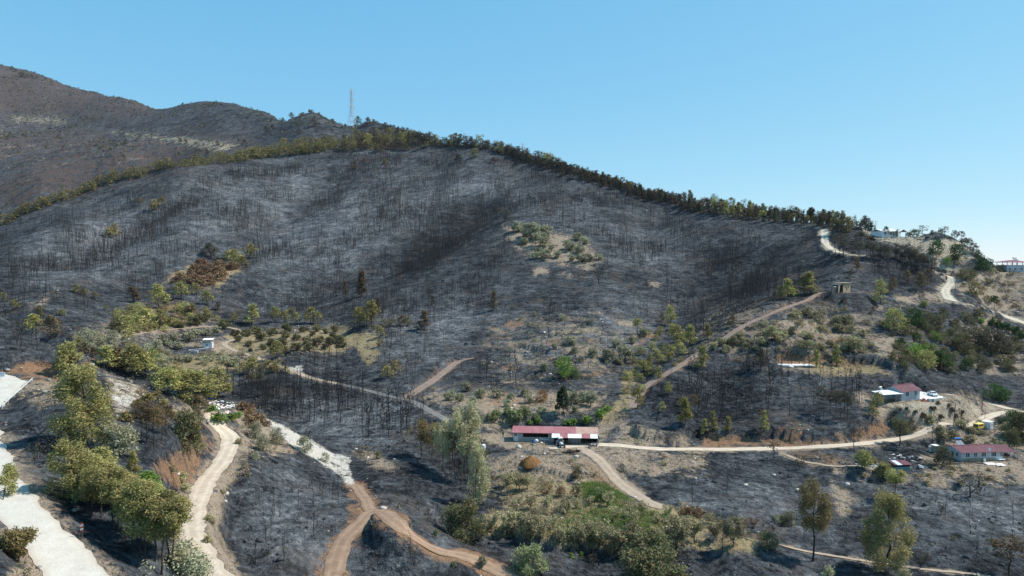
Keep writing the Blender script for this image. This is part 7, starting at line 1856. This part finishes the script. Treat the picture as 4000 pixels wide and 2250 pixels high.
# ------------------------------------------------------------------ small ground cover
def rock(seed):
    mb = MB().blob((0, 0, .15), (1, .8, .55), seed, 5, 3, .35); V = np.array(mb.v); Fc = []
    for f in mb.f:
        for i in range(1, len(f) - 1): Fc.append((f[0], f[i], f[i + 1]))
    return V, np.array(Fc)
def tuft(seed, n, spread, hgt, wid):
    r2 = np.random.RandomState(seed); V, Fc = [], []
    for i in range(n):
        a = r2.rand() * 6.28; q = r2.rand() ** .5 * spread; p = np.array([math.cos(a) * q, math.sin(a) * q, -.05]); L = hgt * r2.uniform(.5, 1.1)
        t = p + np.array([r2.normal() * .35 * hgt, r2.normal() * .35 * hgt, L]); b = r2.rand() * 6.28; w = np.array([math.cos(b), math.sin(b), 0]) * wid
        k = len(V); V += [p - w, p + w, t]; Fc.append((k, k + 1, k + 2))
    return np.array(V), np.array(Fc)
rk = [rock(s) for s in range(6)]
near = sstep(420, 160, GD)
rough = np.clip(.4 + 1.6 * perlin(GXW / 9 + 2, GD / 12) + .6 * perlin(GXW / 30, GD / 40), .03, 2)
wR = (near + .06) * nroad * rough * (1 - .6 * MASK['straw'])
pR = scatter_cells(wR, 15000, rg); zR = H(pR[:, 0], pR[:, 1])
bR = bilin(BARE, gX, gS, pR[:, 0] / pR[:, 1], np.log(pR[:, 1]))
sR = np.clip(rg.lognormal(-1.55, .55, len(pR)), .07, .95) * (.7 + pR[:, 1] / 500)
mi = np.where(rg.rand(len(pR)) < np.clip(bR, 0, .93), 1, 0); mi = np.where((mi == 1) & (rg.rand(len(pR)) < .35), 2, mi)
mass('loose_stones', 'loose stones, clods and charred lumps over the slopes', [M['soot_stone'], M['stone'], M['pale_stone']], rk, pR, zR, np.stack([sR, sR * rg.uniform(.7, 1.1, len(pR)), sR * rg.uniform(.6, 1.2, len(pR))], 1), rg.rand(len(pR)) * 6.28, np.arange(len(pR)), matidx=mi)
# charred brush stubs
ts = [tuft(s, 14, .55, 1.0, .045) for s in range(6)]
wB = (near + .12) * bare * nroad * np.clip(rough, .1, 2)
pB = scatter_cells(wB, 9000, rg); zB = H(pB[:, 0], pB[:, 1]); sB = np.clip(rg.lognormal(-.35, .45, len(pB)), .3, 2.2)
mass('charred_brush', 'charred stubs of brush on the ash slopes', M['char_bark'], ts, pB, zB, np.stack([sB, sB, sB * rg.uniform(.5, 1.1, len(pB))], 1), rg.rand(len(pB)) * 6.28, np.arange(len(pB)))
# dry grass and low dry bushes on the unburnt soil
tg = [tuft(s + 20, 12, .45, .42, .05) for s in range(6)]
wG = np.clip(MASK['straw'] * 1.2 + MASK['tan'] * .55 + MASK['sand'] * .2 + MASK['red'] * .35, 0, 1.5) * nroad * (near + .25) * np.clip(rough + .2, .1, 2)
pG = scatter_cells(wG, 9000, rg); zG = H(pG[:, 0], pG[:, 1]); sG = np.clip(rg.lognormal(0, .4, len(pG)), .4, 2.2)
mass('dry_grass', 'tufts of dry grass on the unburnt soil', F['drygrass'], tg, pG, zG, sG, rg.rand(len(pG)) * 6.28, np.arange(len(pG)))
def leafy(seed, n, r, hgt, leaf):
    r2 = np.random.RandomState(seed); c = r2.normal(size=(7, 3)) * np.array([r * .5, r * .5, hgt * .22]) + np.array([0, 0, hgt * .45]); c[:, 2] = np.maximum(c[:, 2], .1)
    co, m = leaf_mesh('x', c, np.full(7, r * .42), n, leaf, None, r2); return co, np.arange(m * 4).reshape(m, 4)
tb = [leafy(s, 46, .75, .9, .17) for s in range(6)]
pL = scatter_cells(np.clip(MASK['tan'] + MASK['red'] + .4 * MASK['straw'] + .05 + .25 * MASK['sand'], 0, 1) * nroad * (near + .3) * np.clip(rough - .3, .02, 2), 1900, rg); zL = H(pL[:, 0], pL[:, 1]); sL = np.clip(rg.lognormal(-.25, .45, len(pL)), .35, 1.9)
mass('low_scrub', 'low dry scrub dotted over the bare slopes', [F['bush'], F['brown'], F['olive']], tb, pL, zL, sL, rg.rand(len(pL)) * 6.28, np.arange(len(pL)), matidx=rg.randint(0, 3, len(pL)))
wV = np.clip(MASK['grass'] * 1.3, 0, 1) * nroad
tv = [tuft(s + 60, 16, .5, .34, .06) for s in range(4)]
pV = scatter_cells(wV, 2400, rg); zV = H(pV[:, 0], pV[:, 1]); sV = np.clip(rg.lognormal(0, .35, len(pV)), .5, 2)
mass('green_grass', 'fresh green grass in the irrigated plots', F['grassg'], tv, pV, zV, sV, rg.rand(len(pV)) * 6.28, np.arange(len(pV)))
# far scrub on the mountains
wD = sstep(820, 1000, GD) * np.clip(.3 + perlin(GXW / 90, GD / 130) * 2, .03, 2) * (GV > 150)
td = [leafy(s + 30, 16, 1.6, 1.8, .8) for s in range(4)]
pD = scatter_cells(wD, 2600, rg); zD = H(pD[:, 0], pD[:, 1]); sD = np.clip(rg.lognormal(.1, .4, len(pD)), .5, 2.6)
mass('distant_scrub', 'dark scrub dotted over the far mountain slopes', [F['darkscorch'], F['bush']], td, pD, zD, sD, rg.rand(len(pD)) * 6.28, np.arange(len(pD)), matidx=(rg.rand(len(pD)) < .25).astype(int))

# ------------------------------------------------------------------ the air between here and the far mountains
zmin = float(GZ.min()) + CZ - 1.0
hz = MB().box(-8200, 8200, -60, 5200, zmin, 820).build('haze', [])
hm = bpy.data.materials.new('haze_air'); hm.use_nodes = True
hn = hm.node_tree; hn.nodes.clear()
ho = hn.nodes.new("ShaderNodeOutputMaterial"); hv_ = hn.nodes.new("ShaderNodeVolumePrincipled")
hv_.inputs["Color"].default_value = (.86, .92, 1.0, 1); hv_.inputs["Density"].default_value = 0.000022; hv_.inputs["Anisotropy"].default_value = 0.2
hn.links.new(hv_.outputs[0], ho.inputs["Volume"])
hz.data.materials.append(hm); hz['kind'] = 'stuff'; hz['label'] = 'thin bluish haze over the valley'
